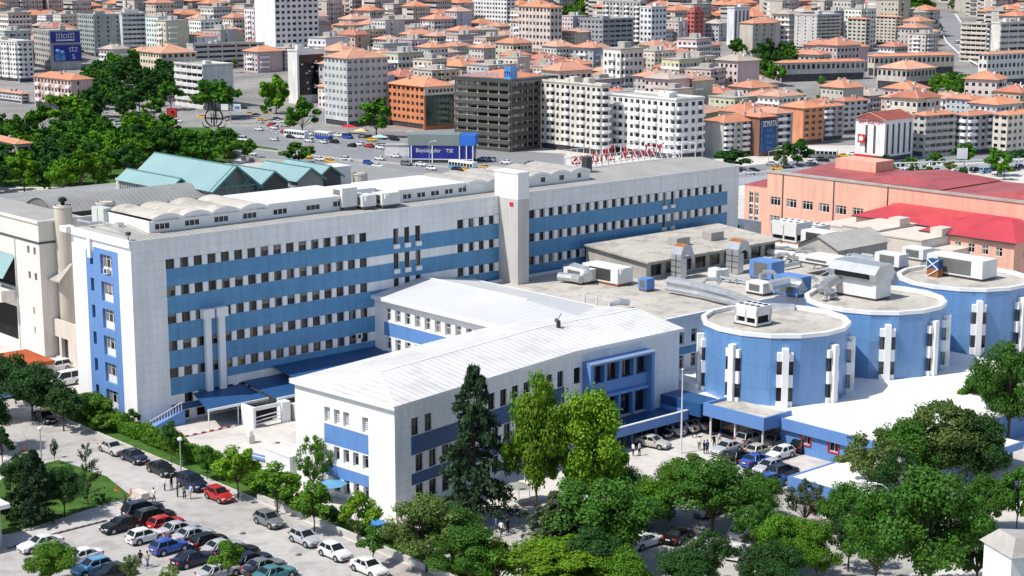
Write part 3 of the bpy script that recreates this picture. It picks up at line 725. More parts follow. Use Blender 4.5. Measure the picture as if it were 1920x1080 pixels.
px_ahu('flat white canopy box over steel struts above the middle drum', 1562, 503, 13.2, 5, 6.5, 1.1, hood=False, legs=.3)
px_ahu('grey louvred fan box left of the long white unit', 1685, 506, 12.2, 2.4, 4.5, 2.2, hood=False)
px_ahu('white box with grille between the school steps and the drums', 1730, 492, 11.45, 3, 4, 2.0, hood=False)
px_ahu('bright white unit near the far end of the sloping hall roof', 1300, 452, 11.8, 4.5, 6.5, 2.2)
px_ahu('white louvred unit at the corner of the long block far end', 1395, 447, 11.6, 4.5, 5.5, 2.4, hood=False)
px_ahu('white tilted panel unit beside the small gabled plant shed', 1548, 474, 11.6, 3.2, 5.2, 3.2, hood=False)
def duct(label, pts, r, m='steel', k=8, z=None):
    P3 = [(*hat(u, v, z_), z_) for u, v, z_ in pts]
    b = MB(); b.tube(P3, r, k); c = P3[0]
    return tag(b.build('air_duct', M[m], None, frame=hframe(c[0], c[1], c[2]-r)), label, 'duct', 'silver ducts on the annex roof')
duct('long wide silver duct sweeping from the felt roof to the nearest drum', [(1255, 527, 12.6), (1300, 535, 12.6), (1370, 553, 12.6), (1430, 578, 12.6), (1490, 580, 12.6)], .75)
duct('second silver duct running below the long wide one', [(1250, 540, 12.2), (1310, 551, 12.2), (1400, 573, 12.2)], .4)
duct('long pale pipe passing behind the sloping hall', [(1405, 466, 12.4), (1450, 473, 12.4), (1520, 482, 12.4), (1590, 486, 12.4)], .5, 'steel_white')
duct('thin pale pipe branching down beside the blue plant box', [(1478, 478, 12.4), (1470, 490, 12.3), (1430, 503, 12.0)], .3, 'steel_white')
duct('fat silver elbow duct between blue boxes', [(1445, 535, 13.4), (1480, 528, 13.8), (1498, 532, 13.6), (1505, 545, 12.5)], .8)
duct('silver arch duct rising over the middle drum edge', [(1540, 545, 12.9), (1552, 530, 14.6), (1575, 520, 15.0), (1600, 513, 14.6)], .8)
duct('short silver elbow beside the angular plant housing', [(1545, 560, 12.9), (1552, 545, 14.0), (1560, 548, 13.6), (1563, 560, 12.8)], .65)
duct('silver hood duct bridging to the felt roof unit near the tower', [(1060, 505, 12.8), (1078, 502, 13.3), (1098, 508, 13.2), (1102, 520, 12.6)], .8)
duct('silver horizontal duct from that unit to the tower side', [(1048, 518, 12.3), (1075, 521, 12.3), (1090, 524, 12.3)], .65)
duct('bright pipe bundle along the school side of the annex', [(1410, 455, 12.1), (1480, 462, 12.1), (1545, 472, 12.1)], .35, 'steel_white')
duct('silver box duct at the foot of the cream school steps', [(1600, 482, 12.4), (1650, 492, 12.4), (1700, 500, 12.4)], .7)
for k, (u, v, lab) in enumerate(((1267, 500, 'rust topped bent steel flue with ladder slots, left one beside the hall'), (1372, 490, 'rust topped double steel flue, right one beside the hall'))):
    p = hat(u, v+22, 11.5); f = hthing('bent_flue', lab, 'flue', p[0], p[1], 11.5, 'bent steel flues beside the hall')
    b = MB(); w = 1.2 if k else 1.0
    prof = [(0, 11.5), (0, 15.2), (.5, 16.3), (1.4, 16.7), (2.3, 16.3), (2.9, 15.0)]
    for (x0, z0), (x1, z1) in zip(prof, prof[1:]):
        i = prof.index((x0, z0))
        b.face([(p[0]+x0, p[1]-w, z0), (p[0]+x1, p[1]-w, z1), (p[0]+x1, p[1]+w, z1), (p[0]+x0, p[1]+w, z0)], 1 if i in (2, 3) else 0)
        if i:
            for q in (-w, w): b.face([(p[0]+x0, p[1]+q, z0), (p[0]+x1, p[1]+q, z1), (p[0]+x1, p[1]+q, z1-1.6), (p[0]+x0, p[1]+q, z0-1.6)], 0)
    b.box(p[0]+.02, p[0]+1.3, p[1]-w+.02, p[1]+w-.02, 11.5, 14.6, 0)
    b.build('duct', [M['steel'], M['rust']], f)
    b = MB(); b.box(p[0]-.06, p[0]-.01, p[1]-.06, p[1]+.06, 11.6, 15.1)
    for z in (12.4, 13.3, 14.2): b.box(p[0]-.05, p[0]-.012, p[1]-w, p[1]+w, z, z+.07)
    b.build('flange', M['frame_dark'], f)
for u, v, lab in ((1096, 572, 'small white goose neck vent on the felt roof edge, left of two'), (1119, 577, 'small white goose neck vent on the felt roof edge, right of two')):
    p = hat(u, v, 11.5); b = MB(); b.tube([(p[0], p[1], 11.45), (p[0], p[1], 13.0), (p[0]+.25, p[1]-.2, 13.35), (p[0]+.5, p[1]-.4, 13.1)], .17, 7)
    tag(b.build('roof_vent', M['steel_white'], None, frame=hframe(p[0], p[1], 11.45)), lab, 'vent', 'goose neck vents')
p = hat(1145, 577, 11.5); b = MB(); b.tube([(p[0]-.6, p[1]-.4, 11.5), (p[0]-.3, p[1], 12.1), (p[0]+.9, p[1]-.9, 12.4), (p[0]+2, p[1]-1.6, 12.2)], [.3, .4, .5, .45], 9)
tag(b.build('roof_fan', M['steel'], None, frame=hframe(p[0], p[1], 11.5)), 'squat silver fan casing lying at the felt roof edge', 'fan')
gs = hthing('plant_shed', 'small gabled grey shed between the chillers and the cream school steps', 'shed', *hat(1500, 480, 11.5), 11.5)
p = hat(1496, 478, 11.5); b = MB(); s, t = p
b.box(s, s+13, t-8, t, 11.45, 13.3); b.build('wall', M['concrete'], gs)
b = MB(); b.face([(s-.5, t-8.4, 13.3), (s+13.5, t-8.4, 13.3), (s+13.5, t-4, 15.2), (s-.5, t-4, 15.2)]); b.face([(s-.5, t+.4, 13.3), (s+13.5, t+.4, 13.3), (s+13.5, t-4, 15.2), (s-.5, t-4, 15.2)]); b.face([(s-.02, t-8, 13.3), (s-.02, t, 13.3), (s-.02, t-4, 15.1)]); b.build('roof', M['concrete'], gs)
st = hthing('steel_stair', 'slanting white steel stair frame above the middle drum', 'stair', *hat(1535, 535, 12), 11.6)
p = hat(1520, 540, 11.6); b = MB(); s, t = p
for q in (0, 1.2):
    b.beam((s, t-q, 11.8), (s+4.5, t-4-q, 15.0), .15, .2); b.beam((s, t-q, 12.8), (s+4.5, t-4-q, 16.0), .08, .08)
for k in range(9): b.beam((s+.5*k, t-.45*k, 12.0+.37*k), (s+.5*k, t-.45*k-1.2, 12.0+.37*k), .25, .06)
b.beam((s+4.5, t-4, 11.5), (s+.8, t-.8, 15.0), .1, .1); b.beam((s, t, 11.5), (s, t, 13.5), .1, .1)
b.build('stringer', M['steel_white'], st)
PLT = []; rp = random.Random(21)
for k in range(34):
    u, v = rp.uniform(1300, 1640), rp.uniform(462, 552)
    if in_poly(u, v, [(1200, 505), (1440, 470), (1440, 440), (1200, 440)]) or (u > 1530 and v > 520): continue
    q = hat(u, v, 11.45); b = MB(); kind = rp.choice(['pipe', 'pipe', 'box', 'elbow'])
    if kind == 'pipe':
        L_ = rp.uniform(2, 6); dx = rp.random() < .5; r_ = rp.uniform(.12, .3); e_ = (q[0]+(L_ if dx else 0), q[1]-(0 if dx else L_), 12.1)
        b.tube([(*q, 12.1), e_], r_, 7); b.box(q[0]-.1, q[0]+.1, q[1]-.1, q[1]+.1, 11.45, 12.0); b.box(e_[0]-.1, e_[0]+.1, e_[1]-.1, e_[1]+.1, 11.45, 12.0); nm, lb, m_ = 'roof_pipe', 'thin silver pipe run on the cluttered annex roof', M['steel']
    elif kind == 'box':
        w_, d_, h_ = rp.uniform(.8, 1.8), rp.uniform(.8, 2), rp.uniform(.7, 1.5); b.box(q[0], q[0]+w_, q[1], q[1]+d_, 11.6, 11.6+h_); b.box(q[0]-.03, q[0]-.004, q[1]+.15, q[1]+d_-.15, 11.8, 11.45+h_); b.box(q[0]+.1, q[0]+w_-.1, q[1]+.1, q[1]+d_-.1, 11.45, 11.59); nm, lb, m_ = 'roof_unit', 'small pale unit box on the cluttered annex roof', M['steel_white']
    else:
        b.tube([(*q, 11.45), (*q, 12.8), (q[0]+.3, q[1]-.3, 13.2), (q[0]+1.4, q[1]-1.2, 13.2), (q[0]+1.8, q[1]-1.6, 12.6)], rp.uniform(.2, .4), 8); nm, lb, m_ = 'elbow_duct', 'bent silver duct on the cluttered annex roof', M['steel']
    PLT.append([tag(b.build(nm, m_, None, frame=hframe(q[0], q[1], 11.45)), None, 'roof plant', 'small plant on the annex roof'), lb, u])
settle(PLT)
# ================================================================== podium, canopies in front of the drums
pd = hthing('podium', 'low blue-walled podium with a broad white flat roof around the blue drums', 'building', 54.5, -60)
b = MB()
pops = [(3.2, 4.5, 1.3, 2.7), (7.3, 8.7, 1.3, 2.7), (11.5, 12.9, 1.3, 2.7)]
facade(b, (54.5, -60.0), (0, -1), (1, 0), 17, -.5, 2.9, pops, .25, 0)
b.face([(54.5, -77, 0), (100, -77, 0), (100, -77, 3.6), (54.5, -77, 3.6)], 0); b.face([(54.5, -45, 0), (54.5, -60, 0), (54.5, -60, 3.6), (54.5, -45, 3.6)], 0)
b.build('wall', M['blue'], pd)
for q in pops: put_win(W['double'], pd, (54.5, -60), (0, -1), (1, 0), q, .25)
b = MB()
for q in pops: b.box(54.38, 54.498, -60-q[1]-.15, -60-q[0]+.15, q[2]-.16, q[2]); b.box(54.38, 54.498, -60-q[1]-.15, -60-q[1], q[2], q[3]+.1); b.box(54.38, 54.498, -60-q[0], -60-q[0]+.15, q[2], q[3]+.1)
for i in range(3):
    c = MB(); c.V = b.V[24*i:24*i+24]; c.F = [tuple(x-24*i for x in f) for f in b.F[18*i:18*i+18]]; c.M = [0]*18; c.build('window_surround', M['red'], pd)
b = MB(); b.prism([(54.3, -36.3), (100, -36.3), (100, -77.2), (54.3, -77.2)], 3.62, 3.9); b.build('roof', mat('white_membrane', (.8, .79, .78), .6, .05, .1, .3), pd)
b = MB(); b.box(54.0, 54.29, -77.4, -60.2, 2.6, 4.0); b.build('fascia', M['blue'], pd)
ec = hthing('entrance_canopy', 'blue boxed canopy over the hospital entrance in front of the nearest drum', 'canopy', 50.8, -52)
b = MB(); x0, x1, y0, y1 = 50.9, 56.2, -60.2, -50.4
b.box(x0, x0+.3, y0, y1, 2.9, 4.5); b.box(x0+.3, x1, y0, y0+.3, 2.9, 4.5); b.box(x0+.3, x1, y1-.3, y1, 2.9, 4.5)
b.build('fascia', M['blue'], ec)
b = MB(); b.box(x0+.3, x1, y0+.3, y1-.3, 3.92, 4.15); b.build('roof', M['roof_felt'], ec)
for t_ in (-59.6, -55.2, -51.2):
    b = MB(); b.tube([(51.5, t_, 0), (51.5, t_, 2.95)], .14, 8); b.build('post', M['steel_white'], ec)
b = MB(); b.box(54.2, 54.45, -59.8, -50.6, .0, 3.5); b.build('glass_front', M['glass_dark'], ec)
b = MB(); b.box(50.6, 54.3, -50.2, -43.4, 2.6, 4.3, 0); b.box(53.8, 54.35, -50.2, -43.4, 0, 2.6, 1)
tag(b.build('link_canopy', [M['blue_dark'], M['dark']], None, frame=hframe(52, -47, 2.6)), 'dark blue shaded link canopy between front wing and entrance canopy', 'canopy')
b = MB(); b.prism([(56, -44.5), (58.5, -44.5), (58.5, -36.5), (55.4, -36.5)], 0, 4.9)
tag(b.build('link_block', M['white'], None, frame=hframe(57, -40, 0)), 'low white link block tucked between front wing and nearest drum', 'building')
rc = hthing('covered_ramp', 'long low white roof with blue edge running right below the podium, half behind trees', 'canopy', 39, -82)
b = MB(); b.box(38.9, 70, -83.6, -74.2, 2.6, 2.95, 0); b.build('roof', mat('white_membrane_2', (.8, .79, .78), .6, .06, .15, .3), rc)
b = MB(); b.box(38.6, 38.88, -83.9, -73.9, 1.2, 3.05); b.box(38.88, 70, -83.9, -83.62, 2.2, 3.05); b.box(38.88, 70, -74.18, -73.9, 2.4, 3.05); b.build('fascia', M['blue'], rc)
for s_ in (40, 50, 60, 69):
    for t_ in (-83, -74.8):
        b = MB(); b.box(s_, s_+.3, t_, t_+.3, 0, 2.6); b.build('post', M['blue'], rc)
# courtyard lean-tos
def leanto(label, poly, zw, zf, m, posts):
    c = sum(p[0] for p in poly)/4, sum(p[1] for p in poly)/4
    o = hthing('lean_to_roof', label, 'canopy', c[0], c[1], 0, 'blue lean-to roofs along the courtyard')
    zs = (zf, zf, zw, zw); b = MB()
    b.face([(p[0], p[1], z) for p, z in zip(poly, zs)]); b.face([(p[0], p[1], z-.14) for p, z in zip(poly, zs)])
    for i in range(4):
        j = (i+1) % 4; b.face([(poly[i][0], poly[i][1], zs[i]), (poly[j][0], poly[j][1], zs[j]), (poly[j][0], poly[j][1], zs[j]-.14), (poly[i][0], poly[i][1], zs[i]-.14)])
    b.build('sheet', M[m], o)
    b = MB(); b.beam((*poly[0], zf-.1), (*poly[1], zf-.1), .2, .3); b.build('edge_beam', M['white_clean'], o)
    for s, t in posts:
        b = MB(); b.tube([(s, t, 0), (s, t, zf-.15)], .08, 6); b.build('post', M['white_clean'], o)
leanto('low dark blue lean-to roof over the open courtyard bay, nearer the street', [(6.4, -6.4), (15.6, -6.4), (15.6, -.05), (8.2, -.05)], 3.4, 2.7, 'blue_dark', [(6.6, -6.2), (11, -6.2), (15.4, -6.2)])
leanto('second low blue lean-to roof, touching the nearer one', [(15.7, -8.2), (24, -8.2), (24, -.05), (15.7, -.05)], 3.7, 2.95, 'blue_dark', [(16, -8), (23.8, -8)])
leanto('large blue lean-to roof in the shade beside the connecting wing', [(20.5, -6.5), (37.9, -6.5), (37.9, -.05), (20.5, -.05)], 5.0, 4.1, 'blue_dark', [(20.8, -6.2), (29, -6.2), (37.5, -6.2)])
sh = hthing('gate_shed', 'white shed with dark sliding opening under the courtyard lean-tos', 'shed', 13, -9, 0)
b = MB(); b.box(11.2, 11.6, -9.4, -6.6, 0, 2.7); b.box(11.6, 15.5, -9.3, -9.1, 2.2, 2.7); b.box(15.5, 16.8, -9.6, -8.4, 0, 2.7); b.build('wall', M['white'], sh)
b = MB(); b.box(11.62, 15.48, -7.4, -7.2, 0, 2.2); b.build('opening', M['dark'], sh)
b = MB()
for z in (.35, .8, 1.3): b.beam((11.6, -9.2, z), (15.5, -9.2, z+.2), .1, .1)
b.build('rail', M['white_clean'], sh)
obj_box('beige_cabin', 'beige cabin box against the courtyard wall of the front wing', 'cabin', 17.2, 20.0, -10.6, -9.0, 0, 2.1, 'cream', None, lambda b: b.box(17.15, 20.05, -10.65, -8.95, 2.101, 2.2))
b = MB()
for k in range(12): b.box(2.5+k*.62, 2.5+k*.62+.6, -7.05, -6.85, 0, .2, k % 2)
tag(b.build('kerb', [M['red'], M['white']], None, frame=hframe(6, -7, 0)), 'red and white painted kerb along the courtyard', 'kerb')
b = MB(); b.prism([(6.9, -15.0), (7.7, -15.0), (7.7, -14.2), (6.9, -14.2)], 0, .9, 0); b.prism([(7.0, -14.9), (7.6, -14.9), (7.6, -14.3), (7.0, -14.3)], .9, 1.6, 1)
tag(b.build('barrier_booth', [M['cream'], M['white']], None, frame=hframe(7.3, -14.6, 0)), 'small cream barrier box alone on the pale courtyard', 'barrier')
b = MB(); b.box(1.6, 4.0, -31.5, -26.5, 0, 3.0, 0); b.box(1.55, 4.05, -31.55, -26.45, 3.001, 3.15, 1)
tag(b.build('side_wall', [M['white'], M['white_clean']], None, frame=hframe(2.8, -29, 0)), 'white boundary wall block at the courtyard corner of the front wing', 'wall')
b = MB(); b.beam((3.5, -19.3, .7), (4.0, -26.4, 1.0), .12, .2); b.beam((3.5, -19.3, .3), (4.0, -26.4, .6), .12, .2)
tag(b.build('blue_rail', M['blue'], None, frame=hframe(3.7, -22, 0)), 'double blue rail leading to the white boundary wall', 'rail')
# ================================================================== rear (beige) hospital blocks on the left
be = hthing('beige_building', 'beige block with small square windows and grey ribbed roof at the left edge', 'building', 9.3, 43.8)
b = MB(); bs, bt = 9.3, 43.8
bops = [(1.2+2.0*k, 2.0+2.0*k, z, z+1.15) for k in range(2) for z in (15.5, 11.6)]+[(2.6, 3.0, z, z+1.1) for z in (6.3, 3.3)]+[(8.5, 17, 9.6, 14.6), (8.5, 17, 1.2, 6.6)]
facade(b, (bs, bt), (0, 1), (1, 0), 40, -1, 20.4, bops, .5)
bop2 = [(3.0, 4.3, z, z+1.25) for z in (14.6, 10.7, 7.0)]
facade(b, (bs, bt), (1, 0), (0, 1), 45, -1, 20.4, bop2, .35)
b.build('wall', M['beige'], be)
for q in bops[:6]: put_win(W['dark'], be, (bs, bt), (0, 1), (1, 0), q, .4)
for q in bop2: put_win(W['double'], be, (bs, bt), (1, 0), (0, 1), q, .3)
b = MB(); b.box(bs+.55, bs+8, bt+8.6, bt+17, 1, 15); b.build('recess', M['dark'], be)
b = MB(); b.box(bs-.12, bs+45, bt-.12, bt-.003, 17.3, 17.6); b.box(bs-.12, bs-.003, bt-.003, bt+40, 17.3, 17.6); b.build('cornice', M['frame_dark'], be)
b = MB(); b.box(bs-.25, bs+.2, bt-.25, bt+40, 20.4, 20.75); b.box(bs+.2, bs+45, bt-.25, bt+.2, 20.4, 20.75); b.build('parapet', M['beige'], be)
b = MB(); b.face([(bs+.2, bt+.2, 20.3), (bs+8, bt+.2, 20.5), (bs+8, bt+40, 20.5), (bs+.2, bt+40, 20.3)]); b.build('roof', M['roof_seam'], be)
b = MB(); b.beam((bs-.12, bt+7.9, 0), (bs-.12, bt+7.9, 17.2), .12, .12); b.build('downpipe', M['steel_white'], be)
b = MB(); 
for k in range(5): b.face([(bs-2.2+.5*k, bt+8.2, 11.2+.75*k), (bs-1.7+.5*k, bt+8.2, 11.95+.75*k), (bs-1.7+.5*k, bt+17, 11.95+.75*k), (bs-2.2+.5*k, bt+17, 11.2+.75*k)])
b.build('glass_canopy', M['teal'], be)
b = MB(); b.box(bs-2.6, bs, bt+8.2, bt+17, 7.6, 9.3); b.build('balcony', M['beige'], be)
b = MB()
for k in range(6): b.beam((bs-2.5, bt+8.3+1.7*k, 9.3), (bs-2.5, bt+8.3+1.7*k, 10.4), .06, .06)
b.beam((bs-2.5, bt+8.2, 10.4), (bs-2.5, bt+17, 10.4), .07, .07); b.build('balcony_rail', M['white_clean'], be)
hall = hthing('roof_pavilion', 'long grey curved-roof hall with louvred gable behind the beige stacks', 'building', 17.5, 58)
b = MB(); n = 12
pr = [(53.8+11*i/n, 19.9+1.9*math.sin(PI*i/n)) for i in range(n+1)]
for (t0, z0), (t1, z1) in zip(pr, pr[1:]): b.face([(17.2, t0, z0), (62, t0, z0), (62, t1, z1), (17.2, t1, z1)])
b.build('roof', M['roof_grey'], hall)
b = MB(); b.face([(17.4, t_, z-.05) for t_, z in pr]+[(17.4, 64.8, 18), (17.4, 53.8, 18)]); b.face([(17.4, 53.9, 18), (62, 53.9, 18), (62, 53.9, 19.9), (17.4, 53.9, 19.9)]); b.build('louvre_wall', mat('louvre_gable', (.22, .22, .21), .6, .1, .4, .3, 0, None, (1, .7, .4, .35)), hall)
rb = hthing('rear_building', 'broad low grey roofed block behind the long white block', 'building', 20, 17)
b = MB(); b.prism([(17, 15.8), (100, 15.8), (100, 54), (17, 54)], -4, 18.2, 0, 1); b.prism([(bs+8.1, 54), (100, 54), (100, 92), (bs+8.1, 92)], -10, 18.0, 0, 1); b.prism([(bs+1, 92), (75, 92), (75, 101), (bs+1, 101)], -10, 16.8, 0, 1)
b.box(17, 100, 53.6, 53.99, 18.2, 18.7, 0)
b.build('wall', [M['beige'], M['roof_grey']], rb)
def stack(label, u, vtop, vbase, z0, r):
    p = hat(u, vbase, z0); x, y = hw(*p); D = math.hypot(x, y); rr = ray(u, vtop); zt = CAMH+rr[2]/math.hypot(rr[0], rr[1])*D
    o = hthing('vent_stack', label, 'stack', p[0], p[1], z0, 'round beige vent stacks')
    b = MB(); b.lathe([(r, z0-1), (r, zt)], 20, *p); b.build('shaft', M['beige_cyl'], o, smooth=False)
    b = MB(); b.lathe([(r+.08, zt-.3), (r+.08, zt), (r-.3, zt), (r-.3, zt-1)], 20, *p); b.F.pop(); b.M.pop(); b.build('rim', M['beige'], o)
    b = MB(); b.face([(p[0]+(r-.29)*math.cos(PI*j/8), p[1]+(r-.29)*math.sin(PI*j/8), zt-.5) for j in range(16)]); b.build('throat', M['dark'], o)
    return p, zt
sp, szt = stack('tall beige vent stack with black cap, standing before the beige block', 129, 384, 605, 5.0, 1.32)
b = MB(); b.lathe([(.3, szt-.4), (.3, szt+.5), (.65, szt+.6), (.6, szt+1.0), (.2, szt+1.2)], 10, *sp); tag(b.build('stack_cap', M['black'], None, frame=hframe(sp[0], sp[1], szt-.4)), 'black round cowl on top of the tall beige vent stack', 'cowl')
stack('short beige vent stack behind the near roof corner', 199, 378, 398, 20.3, 1.45)
stack('beige vent stack beside the teal roof, partly behind the roof vaults', 318, 351, 388, 18.2, 1.35)
stack('beige vent stack farthest left, behind the grey curved-roof hall', 235, 333, 352, 18.0, 1.6)
stack('squat beige vent stack behind the white flat roof of the long block', 676, 324, 348, 18.2, 1.3)
stack('squat beige vent stack just right of the other squat one', 628, 318, 330, 18.2, 1.2)
te = hthing('terrace', 'low beige terrace with parapet between the beige block and the long block', 'terrace', 12, 42)
b = MB(); tops = [(.8, 3.2, .2, 3.3), (3.9, 6.0, .2, 3.3)]
facade(b, (10.9, 45.4), (0, -1), (1, 0), 16, -1, 5.9, tops, .6); b.face([(10.9, 45.4, -1), (10.9, 45.4, 5.9), (25, 45.4, 5.9), (25, 45.4, -1)]); b.face([(11.3, 45.2, 5), (25, 45.2, 5), (25, 29.4, 5), (11.3, 29.4, 5)]); b.face([(11.3, 45.4, 5), (11.3, 29.4, 5), (11.3, 29.4, 5.9), (11.3, 45.4, 5.9)]); b.face([(10.9, 45.4, 5.9), (10.9, 29.4, 5.9), (11.3, 29.4, 5.9), (11.3, 45.4, 5.9)])
b.build('wall', M['cream'], te)
b = MB(); b.box(11.55, 11.7, 29.5, 45.3, 0, 3.3); b.build('opening', M['slat'], te)
b = MB(); q = sp; b.face([(q[0]-2.6, q[1]-2.8, 12.0), (q[0]-2.6, q[1]+1.5, 12.0), (q[0]-.2, q[1]+1.5, 13.2), (q[0]-.2, q[1]-2.8, 14.6)]); b.face([(q[0]-2.6, q[1]-2.8, 11.8), (q[0]-2.6, q[1]+1.5, 11.8), (q[0]-2.6, q[1]+1.5, 12.0), (q[0]-2.6, q[1]-2.8, 12.0)])
tag(b.build('awning', M['concrete'], None, frame=hframe(q[0]-1, q[1], 12)), 'grey cloth awning slung across the tall beige stack', 'awning')
def teal(label, s, t0, t1, zr, hw_, drop, zb=18.1, truss=False, hd=.0):
    o = hthing('skylight_roof', label, 'roof', s, (t0+t1)/2, zb, 'teal gabled skylights')
    b = MB(); ze = zr-drop
    for q in (-1, 1): b.face([(s, t0, zr), (s, t1, zr), (s+q*hw_, t1, ze), (s+q*hw_, t0, ze)])
    b.build('sheet', M['teal'], o)
    b = MB()
    for q in (-1, 1): b.face([(s+q*(hw_-.5), t0+.5, zb), (s+q*(hw_-.5), t1-.3, zb), (s+q*(hw_-.5), t1-.3, ze+.35), (s+q*(hw_-.5), t0+.5, ze+.35)])
    for t_ in (t0+(1.6 if truss else .5), t1-.3): b.face([(s-hw_+.5, t_, zb), (s+hw_-.5, t_, zb), (s+hw_-.5, t_, ze+.4), (s, t_, zr-.15), (s-hw_+.5, t_, ze+.4)])
    b.build('louvre_wall', mat('louvre_'+label[:6], (.26, .27, .26), .6, .1, .4, .3, 0, None, (1, .8, .35, .3)), o)
    b = MB()
    for t_ in (t0, t0+1.0) if truss else (t0,):
        for q in (-1, 1): b.beam((s, t_, zr-.1), (s+q*hw_, t_, ze-.1), .22, .3)
        if truss:
            b.beam((s-hw_*.8, t_, ze+.6), (s+hw_*.8, t_, ze+.6), .15, .18)
            for q in (-1, 1): b.beam((s+q*hw_*.5, t_, ze+.6), (s+q*.2*hw_, t_, zr-drop*.3), .12, .12); b.beam((s+q*hw_*.2, t_, ze+.6), (s+q*.5*hw_, t_, zr-drop*.55), .12, .12)
            for q in (-.8, -.4, 0, .4, .8): b.beam((s+q*hw_, t_, zb), (s+q*hw_, t_, ze+.6), .12, .12)
    b.beam((s, t0, zr), (s, t1, zr), .3, .15)
    b.build('truss', mat('teal_frame_'+label[:6], (.10, .24, .23), .5, .1, .5, .3), o)
teal('largest teal gabled skylight with an open truss front', 48.6, 50.8, 77.4, 25.0, 4.9, 3.9, truss=True)
teal('lower teal gable hugging the front of the largest one', 43.9, 60.8, 79, 22.4, 2.4, 1.8)
teal('small teal gable just right of the largest skylight', 57.1, 52.4, 66.0, 23.3, 3.4, 2.5)
teal('teal gable behind the white roof hut, front one of two', 67.0, 55.8, 70, 22.7, 3.2, 2.2)
teal('teal gable farthest right, behind the white roof hut', 72.2, 57.3, 71, 22.5, 3.0, 2.1)
p = hat(612, 354, 18.2); obj_box('roof_hut', 'white box hut on the grey roof before the farthest teal gables', 'hut', p[0], p[0]+5.5, p[1], p[1]+4.6, 18.2, 21.7, 'steel_white', None, lambda b: b.box(p[0]-.15, p[0]+5.65, p[1]-.15, p[1]+4.75, 21.7, 21.95))
for u, v, lab in ((270, 379, 'white condenser fan box by the dark strip wall, left of two'), (289, 377, 'white condenser fan box by the dark strip wall, right of two')):
    p = hat(u, v, 18.2); obj_box('condenser', lab, 'air conditioner', p[0], p[0]+1.2, p[1]-.2, p[1]+1.8, 18.2, 19.8, 'steel_white', 'condenser boxes', lambda b: b.box(p[0]-.02, p[0], p[1]+.3, p[1]+1.3, 18.5, 19.5))
# ================================================================== pink school complex on the right
pk = hthing('school_building', 'large salmon pink building with white framed windows and dull red roofs', 'school', 157, -27)
pm = MB(); pops = [(1.9+4.0*k, 4.4+4.0*k, z, z+1.7) for k in range(6) for z in (10.5, 6.75)]
def pkf(width): return None
facade(pm, (157, 28.0), (0, -1), (1, 0), 66, -3, 16.9, [(a-1.0, c-1.0, z0, z1) for a, c, z0, z1 in pops], .25)
pm.face([(157, -38, -3), (210, -38, -3), (210, -38, 16.9), (157, -38, 16.9)])
facade(pm, (157.5, 34.2), (0, -1), (1, 0), 6.2, -3, 13.7, [(1.2, 2.2, .5+.001, 12.6), (2.6, 3.6, .5, 12.6)], .25)
pm.build('wall', M['pink'], pk)
for a, c, z0, z1 in pops: put_win(W['triple'], pk, (157, 28.0), (0, -1), (1, 0), (a-1, c-1, z0, z1), .25)
for x in (1.7, 3.1):
    for k in range(5): put_win(W['cross'], pk, (157.5, 34.2), (0, -1), (1, 0), (x-.5, x+.5, .6+2.4*k, 2.9+2.4*k), .25)
b = MB()
b.box(156.8, 157.3, -38.2, 28.2, 16.9, 17.35); b.box(157.3, 210, -38.3, -38.0, 16.9, 17.35); b.build('parapet', M['concrete'], pk)
b = MB()
def gab(t0, t1, s0, s1, ze, zr, mb):
    tm = (t0+t1)/2
    mb.face([(s0, t0, ze), (s1, t0, ze), (s1-4, tm, zr), (s0+5, tm, zr)]); mb.face([(s0, t1, ze), (s1, t1, ze), (s1-4, tm, zr), (s0+5, tm, zr)]); mb.face([(s0, t0, ze), (s0, t1, ze), (s0+5, tm, zr)])
gab(-37.8, -14, 158.5, 182, 16.4, 18.3, b); b.face([(158, -14, 16.3), (158, 28, 16.3), (184, 28, 16.3), (184, -14, 16.3)]); gab(-8, 12, 163, 184, 16.5, 17.9, b)
b.face([(157.4, 28, 13.75), (157.4, 34.4, 13.75), (190, 34.4, 16.2), (190, 28, 16.2)])
b.build('roof', M['red_roof2'], pk)
b = MB(); b.box(176, 182, 16, 26, 16.31, 18.4); b.build('roof_upstand', M['pink'], pk)
for k in range(3):
    b = MB(); b.tube([(156.9, 24.0-12.4*k, 2), (156.9, 24.0-12.4*k, 16.8)], .1, 6); b.build('downpipe', M['frame_dark'], pk)
for k in range(6):
    b = MB(); b.box(156.7, 157.0, -2-4.4*k-.4, -2-4.4*k+.4, 13.4, 14.1); b.build('wall_lamp', M['concrete'], pk)
